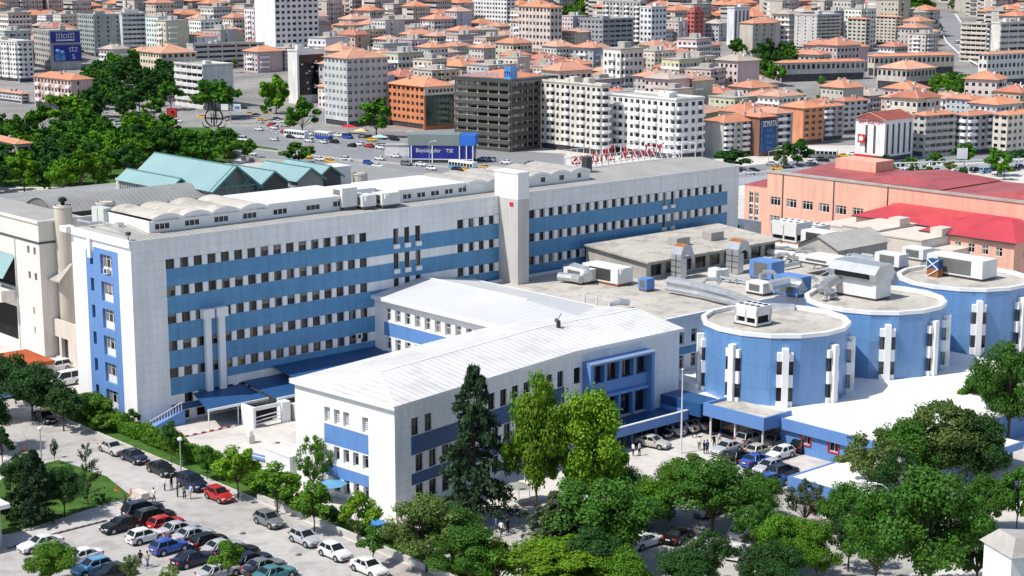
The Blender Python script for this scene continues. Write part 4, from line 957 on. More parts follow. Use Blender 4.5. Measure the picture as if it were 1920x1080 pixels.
def annex_house(label, s, t0, t1, dep, ze, zr, wins, z0):
    o = hthing('school_annex', label, 'school', s, t0, 0, 'salmon school annexes with bright red roofs')
    b = MB(); L_ = t1-t0; ops = [(a, a+1.25, 9.4, 10.95) for a in wins]
    facade(b, (s, -t0), (0, -1), (1, 0), L_, -1, ze, ops, .2)
    b.face([(s, -t1, -1), (s+dep, -t1, -1), (s+dep, -t1, ze), (s, -t1, ze)])
    b.face([(s, -t0, -1), (s+dep, -t0, -1), (s+dep, -t0, ze), (s, -t0, ze)])
    b.build('wall', M['pink'], o)
    for q in ops: put_win(W['cross'], o, (s, -t0), (0, -1), (1, 0), q, .2)
    for a in (3.0, 6.0): put_win(W['dark'], o, (s, -t1), (1, 0), (0, 1), (a, a+1.8, 9.3, 10.9), .0)
    b = MB(); e = .6; y0, y1 = -t0+e, -t1-e; m = (y0+y1)/2
    b.face([(s-e, y0, ze), (s-e, y1, ze), (s+dep/2, y1+dep/2.5, zr), (s+dep/2, y0-dep/2.5, zr)])
    b.face([(s+dep+e, y0, ze), (s+dep+e, y1, ze), (s+dep/2, y1+dep/2.5, zr), (s+dep/2, y0-dep/2.5, zr)])
    b.face([(s-e, y0, ze), (s+dep+e, y0, ze), (s+dep/2, y0-dep/2.5, zr)]); b.face([(s-e, y1, ze), (s+dep+e, y1, ze), (s+dep/2, y1+dep/2.5, zr)])
    b.build('roof', M['red_roof'], o)
    b = MB(); b.box(s-e-.05, s-e+.12, y1, y0, ze-.22, ze-.01); b.build('gutter', M['frame_dark'], o)
annex_house('salmon school annex with bright red roof, the farther and left of two', 150, -1.0, 33, 13, 12.1, 14.3, (.4, 2.9, 5.9, 8.8, 11.4), 0)
annex_house('salmon school annex with bright red roof, the nearer and right of two', 145, 17.2, 35.2, 15, 12.1, 14.9, (.9, 3.6, 6.4, 9.1, 11.8, 14.5), 0)
for k, (u, v, w, h) in enumerate(((1570, 462, 5.6, 3.6), (1618, 482, 6.4, 5.0), (1688, 497, 8.0, 4.6), (1755, 500, 6.2, 3.0))):
    p = hat(u, v, 7.0)
    names = ('cream stepped block, leftmost under the salmon school', 'tall cream stepped block, second from the left', 'widest cream stepped block below the red roofs', 'cream stepped block farthest right, behind the far drum')
    o = hthing('stair_block', names[k], 'building', p[0], p[1], 0, 'cream stepped blocks before the school')
    b = MB(); b.box(p[0], p[0]+12, p[1]-w/2, p[1]+w/2+1.5, -1, 7+h, 0); b.box(p[0]+.01, p[0]+11.9, p[1]-w/2-.03, p[1]-w/2-.004, -1, 7+h-.06, 1); b.build('wall', [M['cream'], M['rust_wall'] if 'rust_wall' in M else M['beige']], o)
    b = MB(); b.box(p[0]-.12, p[0]+12.1, p[1]-w/2-.15, p[1]+w/2+1.6, 7+h, 7+h+.22); b.build('coping', M['cream'], o)
    b = MB(); b.box(p[0]+6, p[0]+9, p[1]-w/2, p[1]-w/2+2.4, 7+h+.22, 7+h+1.5); b.build('stair_head', M['cream'], o)
# ================================================================== ground and streets
b = MB()
ys = [20, 60, 100, 150, 200, 260, 290, 330, 470, 640]
for a, c in zip(ys, ys[1:]):
    b.face([(-a*.9-300, a, terr(a)), (a*.9+300, a, terr(a)), (c*.9+300, c, terr(c)), (-c*.9-300, c, terr(c))])
tag(b.build('ground', mat('pale_paving', (.58, .55, .51), .9, .13, .05, .2, bump=.05, crack=.10, stain=.12)), None, None, None, 'structure')
b = MB(); ys = [640]+[y for y, z in TZ[4:]]; ys = sorted(set([640, 700]+[y for y, z in TZ if y > 700]))
for a, c in zip(ys, ys[1:]):
    b.face([(-a*.9-300, a, terr(a)), (a*.9+300, a, terr(a)), (c*.9+300, c, terr(c)), (-c*.9-300, c, terr(c))])
tag(b.build('city_ground', mat('city_street_ground', (.27, .26, .25), .9, .3, .04, .2)), kind='structure')
M['asphalt'] = mat('sunbleached_asphalt', (.43, .412, .39), .9, .16, .06, .2, bump=.05, crack=.15, stain=.2)
M['road'] = mat('city_asphalt', (.24, .245, .26), .85, .12, .05, .25)
M['grass'] = mat('lawn_grass', (.06, .13, .025), .95, .4, .5, .1)
M['mark'] = mat('road_paint', (.7, .7, .68), .7, .15, .5, .2)
M['kerbstone'] = mat('kerb_stone', (.5, .48, .45), .85, .12, .6, .2)
def sheet(name, pts, m, z, kind='structure'):
    b = MB(); b.face([(p[0], p[1], z) for p in pts]); return tag(b.build(name, M[m]), kind=kind)
H = lambda *q: [hw(s, t) for s, t in q]
PX = lambda z, *q: [at(u, v, z)[:2] for u, v in q]
sheet('street', H((-18.0, 46), (-4.9, 46), (-4.9, -95), (-18.0, -95)), 'asphalt', .012)
sheet('car_park', H((-40, -29.5), (-18.02, -29.5), (-18.02, -95), (-60, -95)), 'asphalt', .016)
sheet('forecourt', H((-4.5, -50.5), (52, -61), (36, -96), (-4.5, -96)), 'asphalt', .016)
b = MB()
for k in range(14):
    t = -33.2-2.72*k
    for s in (-27.6, -23.0, -18.6): b.face([(*hw(s-2.2, t), .022), (*hw(s+2.2, t), .022), (*hw(s+2.2, t-.1), .022), (*hw(s-2.2, t-.1), .022)])
tag(b.build('bay_marking', mat('worn_paint', (.5, .49, .46), .8, .3, .8, .2)), kind='structure')
def kerb(name, label, pts, w, h, m='kerbstone', z0=0):
    b = MB()
    for p, q in zip(pts, pts[1:]):
        d = Vector((q[0]-p[0], q[1]-p[1])).normalized(); n = (-d.y*w/2, d.x*w/2)
        b.prism([(p[0]+n[0], p[1]+n[1]), (q[0]+n[0], q[1]+n[1]), (q[0]-n[0], q[1]-n[1]), (p[0]-n[0], p[1]-n[1])], z0, z0+h)
    return tag(b.build(name, M[m]), label, 'kerb' if h < .3 else 'wall')
kerb('street_kerb', 'long pale kerb along the planted strip beside the row of parked cars', H((-4.7, 30), (-4.7, -34)), .3, .16)
kerb('planter_wall', 'low pale planter wall along the hedge and small street trees', H((-4.4, -34), (-4.4, -72), (-2.5, -74)), .35, .65)
kerb('courtyard_kerb', 'low kerb behind the hedge at the courtyard edge', H((-.6, -1.5), (-.6, -30)), .25, .3)
kerb('car_park_kerb', 'dark kerb line between the lawn path and the car park', PX(0, (15, 1030), (110, 1000), (200, 977)), .3, .14, 'slat')
sheet('path', PX(.03, (-40, 1040), (110, 999), (200, 976), (262, 938), (240, 925), (170, 955), (20, 1002), (-40, 1015)), 'kerbstone', .03)
sheet('planting_bed', H((-4.5, 28), (-.75, 28), (-.75, -72), (-4.25, -72)), 'grass', .05)
lawn = sheet('lawn', PX(.05, (-60, 1010), (20, 1000), (170, 953), (246, 930), (200, 893), (110, 862), (40, 880), (-60, 930)), 'grass', .05); 
sheet('side_road', H((-30, 22), (-5, 22), (-5, 45), (-30, 60)), 'asphalt', .02)
# park ground and city avenue, 12 m lower
sheet('park_ground', PX(-11.9, (-500, 350), (250, 350), (440, 300), (470, 262), (420, 232), (330, 215), (-500, 215)), 'grass', -11.93)
sheet('avenue', PX(-11.9, (420, 226), (470, 216), (520, 231), (560, 247), (640, 258), (790, 264), (900, 280), (1060, 288), (1060, 330), (880, 336), (700, 326), (560, 307), (470, 303), (440, 285), (470, 262), (440, 246)), 'road', -11.9)
sheet('side_avenue', PX(-11.2, (420, 226), (470, 216), (500, 196), (466, 186), (445, 200)), 'road', -11.2)
sheet('shaded_street', PX(-11.4, (175, 232), (330, 232), (300, 205), (215, 185), (180, 196)), 'road', -11.4)
sheet('cross_street', PX(-11.85, (1330, 318), (1600, 290), (1760, 276), (1930, 268), (1930, 300), (1760, 305), (1600, 312), (1330, 350)), 'road', -11.87)
sheet('square', PX(-11.85, (880, 337), (700, 327), (560, 308), (470, 304), (440, 345), (900, 375)), 'kerbstone', -11.91)
b = MB()
ms = PX(-11.86, (470, 271), (520, 279), (522, 284), (472, 277)); b.face([(p[0], p[1], -11.84) for p in ms]); tag(b.build('verge', M['grass']), kind='structure')
b = MB()
def dash(z, w, *q):
    P = [Vector(p) for p in PX(z, *q)]
    for p, r in zip(P, P[1:]):
        n = int((r-p).length/9); d = (r-p).normalized(); e = Vector((-d.y, d.x))*w/2
        for k in range(n):
            a = p+d*(9*k); c = a+d*4
            b.face([(*(a+e), z), (*(c+e), z), (*(c-e), z), (*(a-e), z)])
dash(-11.88, .35, (470, 224), (560, 258), (700, 272), (900, 296)); dash(-11.88, .35, (480, 232), (560, 268), (700, 282), (900, 305))
dash(-11.88, .35, (480, 285), (600, 296), (760, 312), (880, 322)); dash(-11.85, .35, (1400, 322), (1600, 302), (1900, 285))
tag(b.build('lane_marking', M['mark']), kind='structure')
kerb('median_kerb', 'curved pale median kerb along the avenue', [at(u, v, -11.9) for u, v in ((470, 279), (560, 290), (650, 300), (760, 309), (880, 317))], .5, .5, z0=-11.9)
kerb('retaining_wall', 'long pale retaining wall between the avenue and the square', [at(u, v, -11.9) for u, v in ((452, 300), (560, 309), (700, 328), (880, 338))], .5, 1.3, 'concrete', -11.9)
vw = [at(u, v, -11.9) for u, v in ((1330, 352), (1480, 338), (1650, 327), (1930, 316))]
kerb('viaduct_wall', 'long white viaduct wall behind the salmon school, dark gaps under its rail', vw, .6, 2.2, 'white', -11.9)
b = MB()
for p, q in zip(vw, vw[1:]):
    L_ = math.dist(p[:2], q[:2]); n = int(L_/1.6)
    for k in range(n):
        f = (k+.5)/n; x, y = p[0]+(q[0]-p[0])*f, p[1]+(q[1]-p[1])*f; b.box(x-.1, x+.1, y-.1, y+.1, -9.7, -8.5)
    b.beam((p[0], p[1], -8.4), (q[0], q[1], -8.4), .35, .25)
tag(b.build('viaduct_railing', M['white']), 'white post railing on the long viaduct wall', 'railing')
# hillside road, upper right
hr = [(1768, 28), (1785, 55), (1800, 82), (1830, 108), (1868, 128), (1884, 145), (1880, 168), (1862, 185)]
cpt = [Vector(ground(u, v)) for u, v in hr]; b = MB(); c2 = MB()
Lp = []; Rp = []
for i, p in enumerate(cpt):
    d = (cpt[min(i+1, len(cpt)-1)]-cpt[max(0, i-1)]); n = Vector((-d.y, d.x, 0)).normalized()*8.5
    Lp.append(p+n); Rp.append(p-n)
for i in range(len(cpt)-1): b.face([(*Lp[i][:2], terr(Lp[i].y)+.5), (*Lp[i+1][:2], terr(Lp[i+1].y)+.5), (*Rp[i+1][:2], terr(Rp[i+1].y)+.5), (*Rp[i][:2], terr(Rp[i].y)+.5)])
tag(b.build('hill_road', M['road']), kind='structure')
for A_, nm in ((Lp, 'left'), (Rp, 'right')):
    b = MB()
    for p, q in zip(A_, A_[1:]): b.beam((*p[:2], terr(p.y)+.9), (*q[:2], terr(q.y)+.9), .5, .9)
    tag(b.build('guard_wall', M['white']), 'low white guard wall on the %s side of the winding hill road' % nm, 'wall')
# ================================================================== the city
def city_wall_mat():
    m = mat('city_wall_with_windows', None, .85, .12, .15, .2, .15)
    nt = m.node_tree; N = nt.nodes; L = nt.links; b = N['Principled BSDF']; cur = b.inputs['Base Color'].links[0].from_socket
    tc = N.new('ShaderNodeTexCoord'); sx = N.new('ShaderNodeSeparateXYZ'); L.new(tc.outputs['Object'], sx.inputs[0])
    def mth(op, a, c=None):
        n = N.new('ShaderNodeMath'); n.operation = op
        for i, v in enumerate((a, c)):
            if v is None: continue
            if isinstance(v, (int, float)): n.inputs[i].default_value = v
            else: L.new(v, n.inputs[i])
        return n.outputs[0]
    a = mth('DIVIDE', mth('ADD', sx.outputs[0], sx.outputs[1]), 2.7); z = mth('DIVIDE', sx.outputs[2], 3.0)
    fa, fz = mth('FRACT', a), mth('FRACT', z)
    def inside(f, lo, hi): return mth('MULTIPLY', mth('GREATER_THAN', f, lo), mth('LESS_THAN', f, hi))
    w = mth('MULTIPLY', inside(fa, .22, .74), inside(fz, .3, .76)); fr = mth('MULTIPLY', inside(fa, .16, .80), inside(fz, .24, .8))
    geo = N.new('ShaderNodeNewGeometry'); sn = N.new('ShaderNodeSeparateXYZ'); L.new(geo.outputs['Normal'], sn.inputs[0])
    so2 = N.new('ShaderNodeSeparateXYZ'); L.new(tc.outputs['Normal'], so2.inputs[0]); oi0 = N.new('ShaderNodeObjectInfo')
    blank = mth('MULTIPLY', mth('GREATER_THAN', mth('ABSOLUTE', so2.outputs[1]), .5), mth('GREATER_THAN', oi0.outputs['Random'], .62))
    vert = mth('MULTIPLY', mth('LESS_THAN', mth('ABSOLUTE', sn.outputs[2]), .3), mth('SUBTRACT', 1, blank)); w = mth('MULTIPLY', w, vert); fr = mth('MULTIPLY', fr, vert)
    cb = N.new('ShaderNodeCombineXYZ'); L.new(mth('FLOOR', a), cb.inputs[0]); L.new(mth('FLOOR', z), cb.inputs[1])
    oi = N.new('ShaderNodeObjectInfo'); L.new(oi.outputs['Random'], cb.inputs[2])
    wn = N.new('ShaderNodeTexWhiteNoise'); L.new(cb.outputs[0], wn.inputs['Vector'])
    r = N.new('ShaderNodeValToRGB'); r.color_ramp.elements[0].color = (.02, .025, .03, 1); r.color_ramp.elements[1].color = (.3, .29, .27, 1); r.color_ramp.elements[0].position = .55
    L.new(wn.outputs['Value'], r.inputs[0])
    m1 = N.new('ShaderNodeMixRGB'); L.new(fr, m1.inputs[0]); L.new(cur, m1.inputs[1]); m1.inputs[2].default_value = (.74, .74, .74, 1)
    m2 = N.new('ShaderNodeMixRGB'); L.new(w, m2.inputs[0]); L.new(m1.outputs[0], m2.inputs[1]); L.new(r.outputs[0], m2.inputs[2]); L.new(m2.outputs[0], b.inputs['Base Color'])
    return m
M['cwall'] = mat('city_wall', None, .85, .12, .2, .2, .2)
M['cwin'] = city_wall_mat()
M['tile'] = mat('roof_tiles', None, .85, .16, .25, .15, 0, rnd=.12)
M['ridge'] = mat('pale_ridge_tiles', (.55, .36, .27), .85, .15, .5, .15)
M['shop'] = mat('shop_front', (.06, .06, .07), .4, .5, .6, .4)
TILES = [(.60, .255, .15), (.55, .24, .155), (.52, .26, .185), (.60, .32, .22), (.46, .18, .13), (.50, .30, .23), (.42, .37, .33)]
WALLS = {'cream': (.70, .64, .55), 'white': (.80, .80, .80), 'beige': (.62, .56, .48), 'grey': (.48, .49, .50), 'pink': (.66, .52, .45), 'pale yellow': (.70, .63, .46), 'tan': (.55, .45, .35), 'pale blue': (.54, .57, .60)}
HERO = []
def hip(mb, x0, x1, y0, y1, z, rise, e=.6, gable=False, force=False):
    x0 -= e; x1 += e; y0 -= e; y1 += e; w, d = x1-x0, y1-y0
    if w >= d or force:
        q = 0 if gable else min(d/2, w/2-.05); A, B = (x0+q, (y0+y1)/2, z+rise), (x1-q, (y0+y1)/2, z+rise)
        c = [(x0, y0, z), (x1, y0, z), (x1, y1, z), (x0, y1, z)]
        mb.face([c[0], c[1], B, A]); mb.face([c[2], c[3], A, B]); mb.face([c[3], c[0], A]); mb.face([c[1], c[2], B])
    else:
        q = 0 if gable else min(w/2, d/2-.05); A, B = ((x0+x1)/2, y0+q, z+rise), ((x0+x1)/2, y1-q, z+rise)
        c = [(x0, y0, z), (x1, y0, z), (x1, y1, z), (x0, y1, z)]
        mb.face([c[1], c[2], B, A]); mb.face([c[3], c[0], A, B]); mb.face([c[0], c[1], A]); mb.face([c[2], c[3], B])
    mb.face([(x0, y0, z-.02), (x1, y0, z-.02), (x1, y1, z-.02), (x0, y1, z-.02)], 1)
    mb.beam(A, B, .5, .18, 1)
    for p_ in c: mb.beam(p_, min((A, B), key=lambda q_: math.dist(q_, p_)), .4, .16, 1)
def hero(label, uc, vt, D, ul, ur, floors, col, yaw=48, roof='hip', R='win', Lf='win', tile=None, name='apartment_building', cat='building', z0=None, depth=14, group=None, balc=False, clutter=True, wk='slide', pitchw=2.9):
    r = ray(uc, vt); zt = CAMH+r[2]/r[1]*D; x0 = r[0]/r[1]*D; zg = terr(D) if z0 is None else z0
    a = math.radians(yaw); k1 = (ur-960)/F; k2 = (ul-960)/F; Z = zt-CAMH
    wr = (k1*(D*CP-Z*SP)-x0)/(math.sin(a)-k1*math.cos(a)*CP)
    wl = (x0-k2*(D*CP-Z*SP))/(math.cos(a)+k2*math.sin(a)*CP) if ul < uc-1 else depth
    wr = max(4, min(90, wr)); wl = max(6, min(90, wl))
    h = zt-zg
    o = thing(name, label, cat, (x0, D, zg), PI/2-a, group)
    fh = h/floors
    wall = MB(); wins = []
    def side(st, w, o2, d, inw):
        ops = []; ks = []
        n = max(1, int(w/pitchw)); p = w/n
        for f in range(floors):
            zb = f*fh+fh*.32; zt_ = f*fh+fh*.8
            if f == 0 and st not in ('none', 'band'): ops.append((.6, w-.6, .3, fh*.82)); ks.append('shop'); continue
            if st == 'win':
                for k in range(n):
                    ww = p*.52 if k % 3 else p*.66
                    ops.append((p*(k+.5)-ww/2, p*(k+.5)+ww/2, zb, zt_)); ks.append(wk)
            elif st == 'band':
                ops.append((.5, w-.5, f*fh+fh*.5, f*fh+fh*.92)); ks.append('ribbon')
            elif st == 'slot':
                if f == 1:
                    for k in range(n): ops.append((p*(k+.5)-.7, p*(k+.5)+.7, fh*1.1, h-1.5)); ks.append('dark')
            elif st == 'small':
                for k in range(max(1, n//2)): ops.append((p*2*(k+.5)-.5, p*2*(k+.5)+.5, zb, zt_)); ks.append(wk)
        facade(wall, o2, d, inw, w, 0, h, ops, .3)
        for q, k in zip(ops, ks):
            if k == 'shop':
                continue
            me = W[k]
            a_ = (q[0]+q[1])/2
            wins.append((me, (o2[0]+d[0]*a_+inw[0]*.26, o2[1]+d[1]*a_+inw[1]*.26, q[2]), math.atan2(inw[1], inw[0])-PI/2, (q[1]-q[0], 1, q[3]-q[2]), k))
        if st == 'win' and balc:
            rr_ = random.Random(label+str(w))
            for q, k in zip(ops, ks):
                if k == 'shop' or rr_.random() > .3: continue
                x, z = q[0]+rr_.uniform(0, .4), q[2]-.85
                wall.prism([(o2[0]+d[0]*a_-inw[0]*y, o2[1]+d[1]*a_-inw[1]*y) for a_, y in ((x, .01), (x+.8, .01), (x+.8, .4), (x, .4))], z, z+.6, 2)
        if any(k == 'shop' for k in ks):
            for q, k in zip(ops, ks):
                if k == 'shop': wall.face([(o2[0]+d[0]*x+inw[0]*.29, o2[1]+d[1]*x+inw[1]*.29, z) for x, z in ((q[0], q[2]), (q[1], q[2]), (q[1], q[3]), (q[0], q[3]))], 1)
        if st == 'band':
            for f in range(floors):
                pts = [(o2[0]+d[0]*x-inw[0]*y, o2[1]+d[1]*x-inw[1]*y) for x, y in ((0, 0), (w, 0), (w, .5), (0, .5))]; wall.prism(pts, f*fh, f*fh+fh*.46, 0)
        if balc and st == 'win':
            for f in range(1, floors):
                for k in range(0, n, 3):
                    xa, xb = p*(k+.08), p*(k+1.1)
                    xb = min(xb, w-.2)
                    pts = [(o2[0]+d[0]*x-inw[0]*y, o2[1]+d[1]*x-inw[1]*y) for x, y in ((xa, .02), (xb, .02), (xb, 1.1), (xa, 1.1))]; wall.prism(pts, f*fh-.1, f*fh+.95, 2)
    col = tuple(min(.84, c*1.12) for c in col)
    side(R, wr, (0, 0), (1, 0), (0, 1)); side(Lf, wl, (0, 0), (0, 1), (1, 0))
    wall.face([(wr, 0, 0), (wr, wl, 0), (wr, wl, h), (wr, 0, h)]); wall.face([(0, wl, 0), (wr, wl, 0), (wr, wl, h), (0, wl, h)])
    wall.build('wall', [M['cwall'], M['shop'], M['white']], o, color=col)
    for me, lc, rt, scl, k in wins[:100]: link(me, 'window', o, lc, rt, scl)
    if len(wins) > 100:
        b = MB()
        for me, lc, rt, scl, k in wins[100:]:
            n = len(b.V); ca, sa = math.cos(rt), math.sin(rt)
            for v in me.vertices:
                x, y, z = v.co; x *= scl[0]; b.V.append((lc[0]+x*ca-y*sa, lc[1]+x*sa+y*ca, lc[2]+z*scl[2]))
            for pl in me.polygons: b.F.append(tuple(n+i for i in pl.vertices)); b.M.append(pl.material_index)
        w_ = b.build('window', [M['glass_cells'], wins[0][0].materials[1]], o); w_['kind'] = 'stuff'
    tl = tile or random.choice(TILES)
    b = MB()
    if roof in ('hip', 'gable'):
        rise = min(wr, wl)*.2; hip(b, 0, wr, 0, wl, h+.03, rise, .7, roof == 'gable', roof == 'gable'); b.build('roof', [M['tile'], M['ridge']], o, color=tl)
        if roof == 'gable':
            for x in (0, wr):
                b = MB(); b.face([(x, 0, h), (x, wl, h), (x, wl/2, h+rise*.97)]); b.build('gable_wall', M['cwall'], o, color=col)
    else:
        b.box(-.2, wr+.2, -.2, wl+.2, h, h+.35); b.build('roof', M['concrete'], o)
        b = MB()
        for x0_, x1_, y0_, y1_ in ((-.25, wr+.25, -.25, .05), (-.25, .05, .05, wl+.25), (wr-.05, wr+.25, .05, wl+.25), (.05, wr-.05, wl-.05, wl+.25)): b.box(x0_, x1_, y0_, y1_, h+.35, h+1.0)
        b.build('parapet', M['cwall'], o, color=col)
    if clutter:
        rr = random.Random(label)
        for k in range(rr.randint(1, 3)):
            cx, cy = wr*rr.uniform(.25, .75), wl*rr.uniform(.25, .75); b = MB()
            if roof == 'flat': b.box(cx-1.6, cx+1.6, cy-1.3, cy+1.3, h+.3, h+rr.uniform(1.8, 3)); b.build('stair_head', M['cwall'], o, color=col)
            else: b.box(cx-.4, cx+.4, cy-.5, cy+.5, h, h+min(wr, wl)*.2+.9); b.build('chimney', M['concrete'], o)
    HERO.append((x0, D, wr, wl, a, ul, vt, ur, proj(x0, D, zg)[1], D))
    o['wr'] = wr; 
    INFO[o.name] = (wr, wl, h, fh, x0, D, zg, zt, a)
    return o
INFO = {}
def text3d(body, parent, name, size, loc, rotz, m, tilt=PI/2, sx=1.0):
    cu = bpy.data.curves.new(name, 'FONT'); cu.body = body; cu.size = size; cu.extrude = .06; cu.align_x = 'CENTER'; cu.align_y = 'CENTER'
    to = bpy.data.objects.new('tmp', cu); COL.objects.link(to); bpy.context.view_layer.update()
    me = bpy.data.meshes.new_from_object(to.evaluated_get(bpy.context.evaluated_depsgraph_get())); bpy.data.objects.remove(to)
    me.materials.clear(); me.materials.append(M[m] if isinstance(m, str) else m)
    o = link(me, name, parent, loc, 0); o.rotation_euler = (tilt, 0, rotz); o.scale = (sx, 1, 1); return o
wt = hero('tall white tower block with a grid of dark windows, cut by the frame top', 513, -70, 975, 475, 595, 18, (.76, .77, .79), 50, 'flat', 'win', 'none', name='tower_block', wk='darkd', pitchw=3.3)
hero('grey-green slab office with beige gridded side, left of the white-banded office', 175, 30, 1030, 145, 228, 9, (.33, .37, .36), 55, 'flat', 'small', 'win', wk='dark')
hero('office block with white and dark horizontal bands behind the trees, upper left', 228, 27, 1034, 227, 273, 9, (.60, .61, .62), 62, 'flat', 'band', 'none')
hero('white apartment block with beige side at the far left edge', 32, 80, 900, -40, 61, 8, (.70, .68, .66), 45, 'flat', balc=True)
bb = hero('dark building carrying two blue advertising screens at upper left', 92, 60, 960, 62, 150, 7, (.42, .40, .38), 58, 'flat', 'none', 'win', pitchw=3.4)
hero('pink four-storey house with an orange hipped roof among the park trees', 133, 150, 764, 63, 173, 4, (.60, .42, .38), 46, 'hip', 'small', 'win', TILES[0], balc=True)
hero('low orange roofed house at the left edge below the pink house', 40, 176, 800, -20, 55, 3, (.50, .5, .5), 46, 'hip', tile=TILES[3])
hero('low park house whose orange roof shows among trees at the left edge', 30, 270, 545, -40, 57, 2, (.5, .45, .4), 52, 'hip', tile=TILES[0])
hero('cream five-storey house with an orange hipped roof beside the dense trees', 302, 100, 880, 262, 368, 5, (.66, .58, .46), 52, 'hip', wk='dark', tile=TILES[3])
hero('white and grey modern block with ribbon balconies above the crossroads', 380, 125, 777, 327, 437, 6, (.62, .62, .60), 50, 'flat', 'none', 'band')
hero('long grey office with horizontal window rows right of the cream house', 362, 86, 960, 350, 496, 5, (.48, .48, .46), 56, 'flat', 'band', 'none')
kb = hero('building with a black glass front dotted with air conditioners and a white edge', 556, 97, 800, 539, 607, 9, (.68, .67, .65), 46, 'flat', 'none', 'none')
hero('narrow tall grey apartment block with a flat orange roof right of the black front', 650, 110, 704, 607, 727, 9, (.50, .52, .53), 52, 'hip', 'win', 'win', TILES[3], wk='cross', pitchw=2.6)
tb = hero('terracotta orange office with a green glass corner beside the dark banded block', 795, 163, 695, 727, 852, 6, (.58, .22, .11), 50, 'hip', 'none', 'win', TILES[0], wk='dark')
db = hero('dark grey square office with heavy horizontal concrete bands and a flat roof', 957, 156, 617, 853, 1013, 9, (.095, .092, .082), 38, 'flat', 'band', 'band', name='office_block', clutter=False)
hero('beige nine-storey apartment block dotted with air conditioners, right of the dark banded office', 1128, 163, 605, 1013, 1137, 9, (.60, .56, .50), 50, 'flat', 'win', 'win', wk='darkd', pitchw=2.7, balc=True)
hero('bright white seven-storey apartment block with small balconies and red roof trim', 1268, 190, 590, 1137, 1320, 7, (.74, .74, .74), 50, 'flat', 'win', 'win', balc=True)
hero('beige and grey corner apartments left of the brown block with a vertical sign', 1357, 230, 600, 1320, 1425, 6, (.52, .50, .46), 54, 'hip', 'win', 'none', TILES[0], balc=True)
so_ = hero('narrow brown block bearing a dark blue vertical sign', 1425, 220, 604, 1424, 1456, 6, (.22, .12, .09), 54, 'hip', 'none', 'none', TILES[1])
hero('grey narrow apartments right of the vertical blue sign', 1456, 213, 609, 1455, 1487, 6, (.36, .37, .38), 54, 'hip', 'win', 'none', TILES[2], balc=True)
hero('orange-walled block with brown window side below the orange roofs', 1507, 203, 640, 1462, 1545, 6, (.62, .27, .15), 52, 'hip', 'win', 'none', TILES[0])
hero('mauve-grey apartments right of the orange-walled block', 1545, 200, 652, 1543, 1582, 6, (.44, .38, .38), 54, 'hip', 'win', 'none', TILES[0], balc=True)
hero('white-framed grid apartments left of the white gabled building', 1582, 190, 676, 1580, 1628, 6, (.60, .60, .58), 56, 'hip', 'win', 'none', TILES[4], wk='dark')
fb = hero('bright white gabled building with a red flag and tall dark window slots', 1660, 226, 585, 1605, 1713, 6, (.78, .78, .78), 46, 'gable', 'slot', 'none', (.36, .10, .08), name='school_building', clutter=False)
hero('round-fronted apartments with white balcony bands right of the white gabled building', 1735, 217, 600, 1714, 1792, 6, (.50, .49, .46), 58, 'hip', 'band', 'win', TILES[0])
hero('grey-blue shop apartments second from the right edge', 1815, 217, 606, 1796, 1864, 6, (.44, .45, .48), 56, 'hip', 'win', 'win', TILES[1], balc=True)
hero('cream corner apartments at the right edge behind the round tree', 1890, 216, 602, 1866, 1940, 6, (.60, .56, .50), 50, 'hip', 'win', 'win', TILES[0], wk='dark')
hero('tall beige slab with a small red hipped roof, upper right', 1412, 44, 1010, 1387, 1455, 8, (.50, .46, .40), 52, 'hip', 'small', 'none', TILES[1], wk='dark')
hero('tall grey-beige tower with stacked balconies behind the orange roofed school', 1532, 30, 1060, 1490, 1577, 10, (.52, .50, .48), 52, 'flat', 'band', 'small')
hero('beige-grey tower with red roof right of the stacked-balcony tower', 1624, 36, 1050, 1590, 1632, 9, (.50, .47, .42), 50, 'hip', tile=TILES[0], wk='dark')
hero('pale tower with red roof farther right, left of the hillside trees', 1680, 32, 1080, 1643, 1690, 9, (.58, .54, .48), 50, 'hip', tile=TILES[3])
hero('white block with vertical dark blue stripes, upper right', 1377, 16, 1080, 1364, 1406, 9, (.66, .68, .72), 50, 'flat', 'slot', 'none')
hero('small brick red block beside the white houses, upper right', 1302, 22, 1080, 1290, 1320, 8, (.50, .13, .11), 50, 'flat', wk='dark')
hero('beige tower standing in the bend of the hill road', 1851, 47, 1000, 1802, 1858, 8, (.58, .53, .46), 46, 'flat', 'win', 'band', balc=True)
hero('white house with orange balcony bands at the right edge above the road bend', 1876, 45, 930, 1868, 1960, 9, (.66, .62, .58), 58, 'flat', 'band', 'none')
hero('white flat house with dark windows at the right edge, lower down the slope', 1852, 102, 880, 1843, 1960, 4, (.66, .65, .62), 58, 'hip', wk='dark')
hero('long low school with an orange hipped roof in the middle distance, left one', 1465, 118, 900, 1455, 1622, 2, (.5, .48, .45), 70, 'hip', tile=TILES[0], clutter=False)
hero('long cream school with an orange roof below the towers, right one', 1640, 106, 930, 1628, 1790, 2, (.6, .55, .48), 70, 'hip', tile=TILES[0], clutter=False)
hero('low hall with a broad orange roof between the two long schools', 1700, 130, 860, 1645, 1755, 2, (.5, .46, .42), 50, 'hip', tile=TILES[3])
hero('blue-green glass fronted block with brown side, upper middle', 1130, 38, 1020, 1087, 1188, 8, (.32, .34, .37), 50, 'flat', 'band', 'win')
hero('tall weathered concrete tower right of the hillside trees, top of the photo', 1200, 5, 1080, 1130, 1212, 9, (.44, .43, .42), 50, 'flat', 'win', 'win', balc=True)
hero('white apartment tower with blue side panels, top middle', 1222, 15, 1040, 1200, 1250, 8, (.70, .71, .74), 50, 'flat')
hero('pink-beige tall block with white ribs, top middle', 1032, 14, 1010, 972, 1054, 8, (.60, .52, .47), 50, 'hip', 'win', 'win', TILES[0])
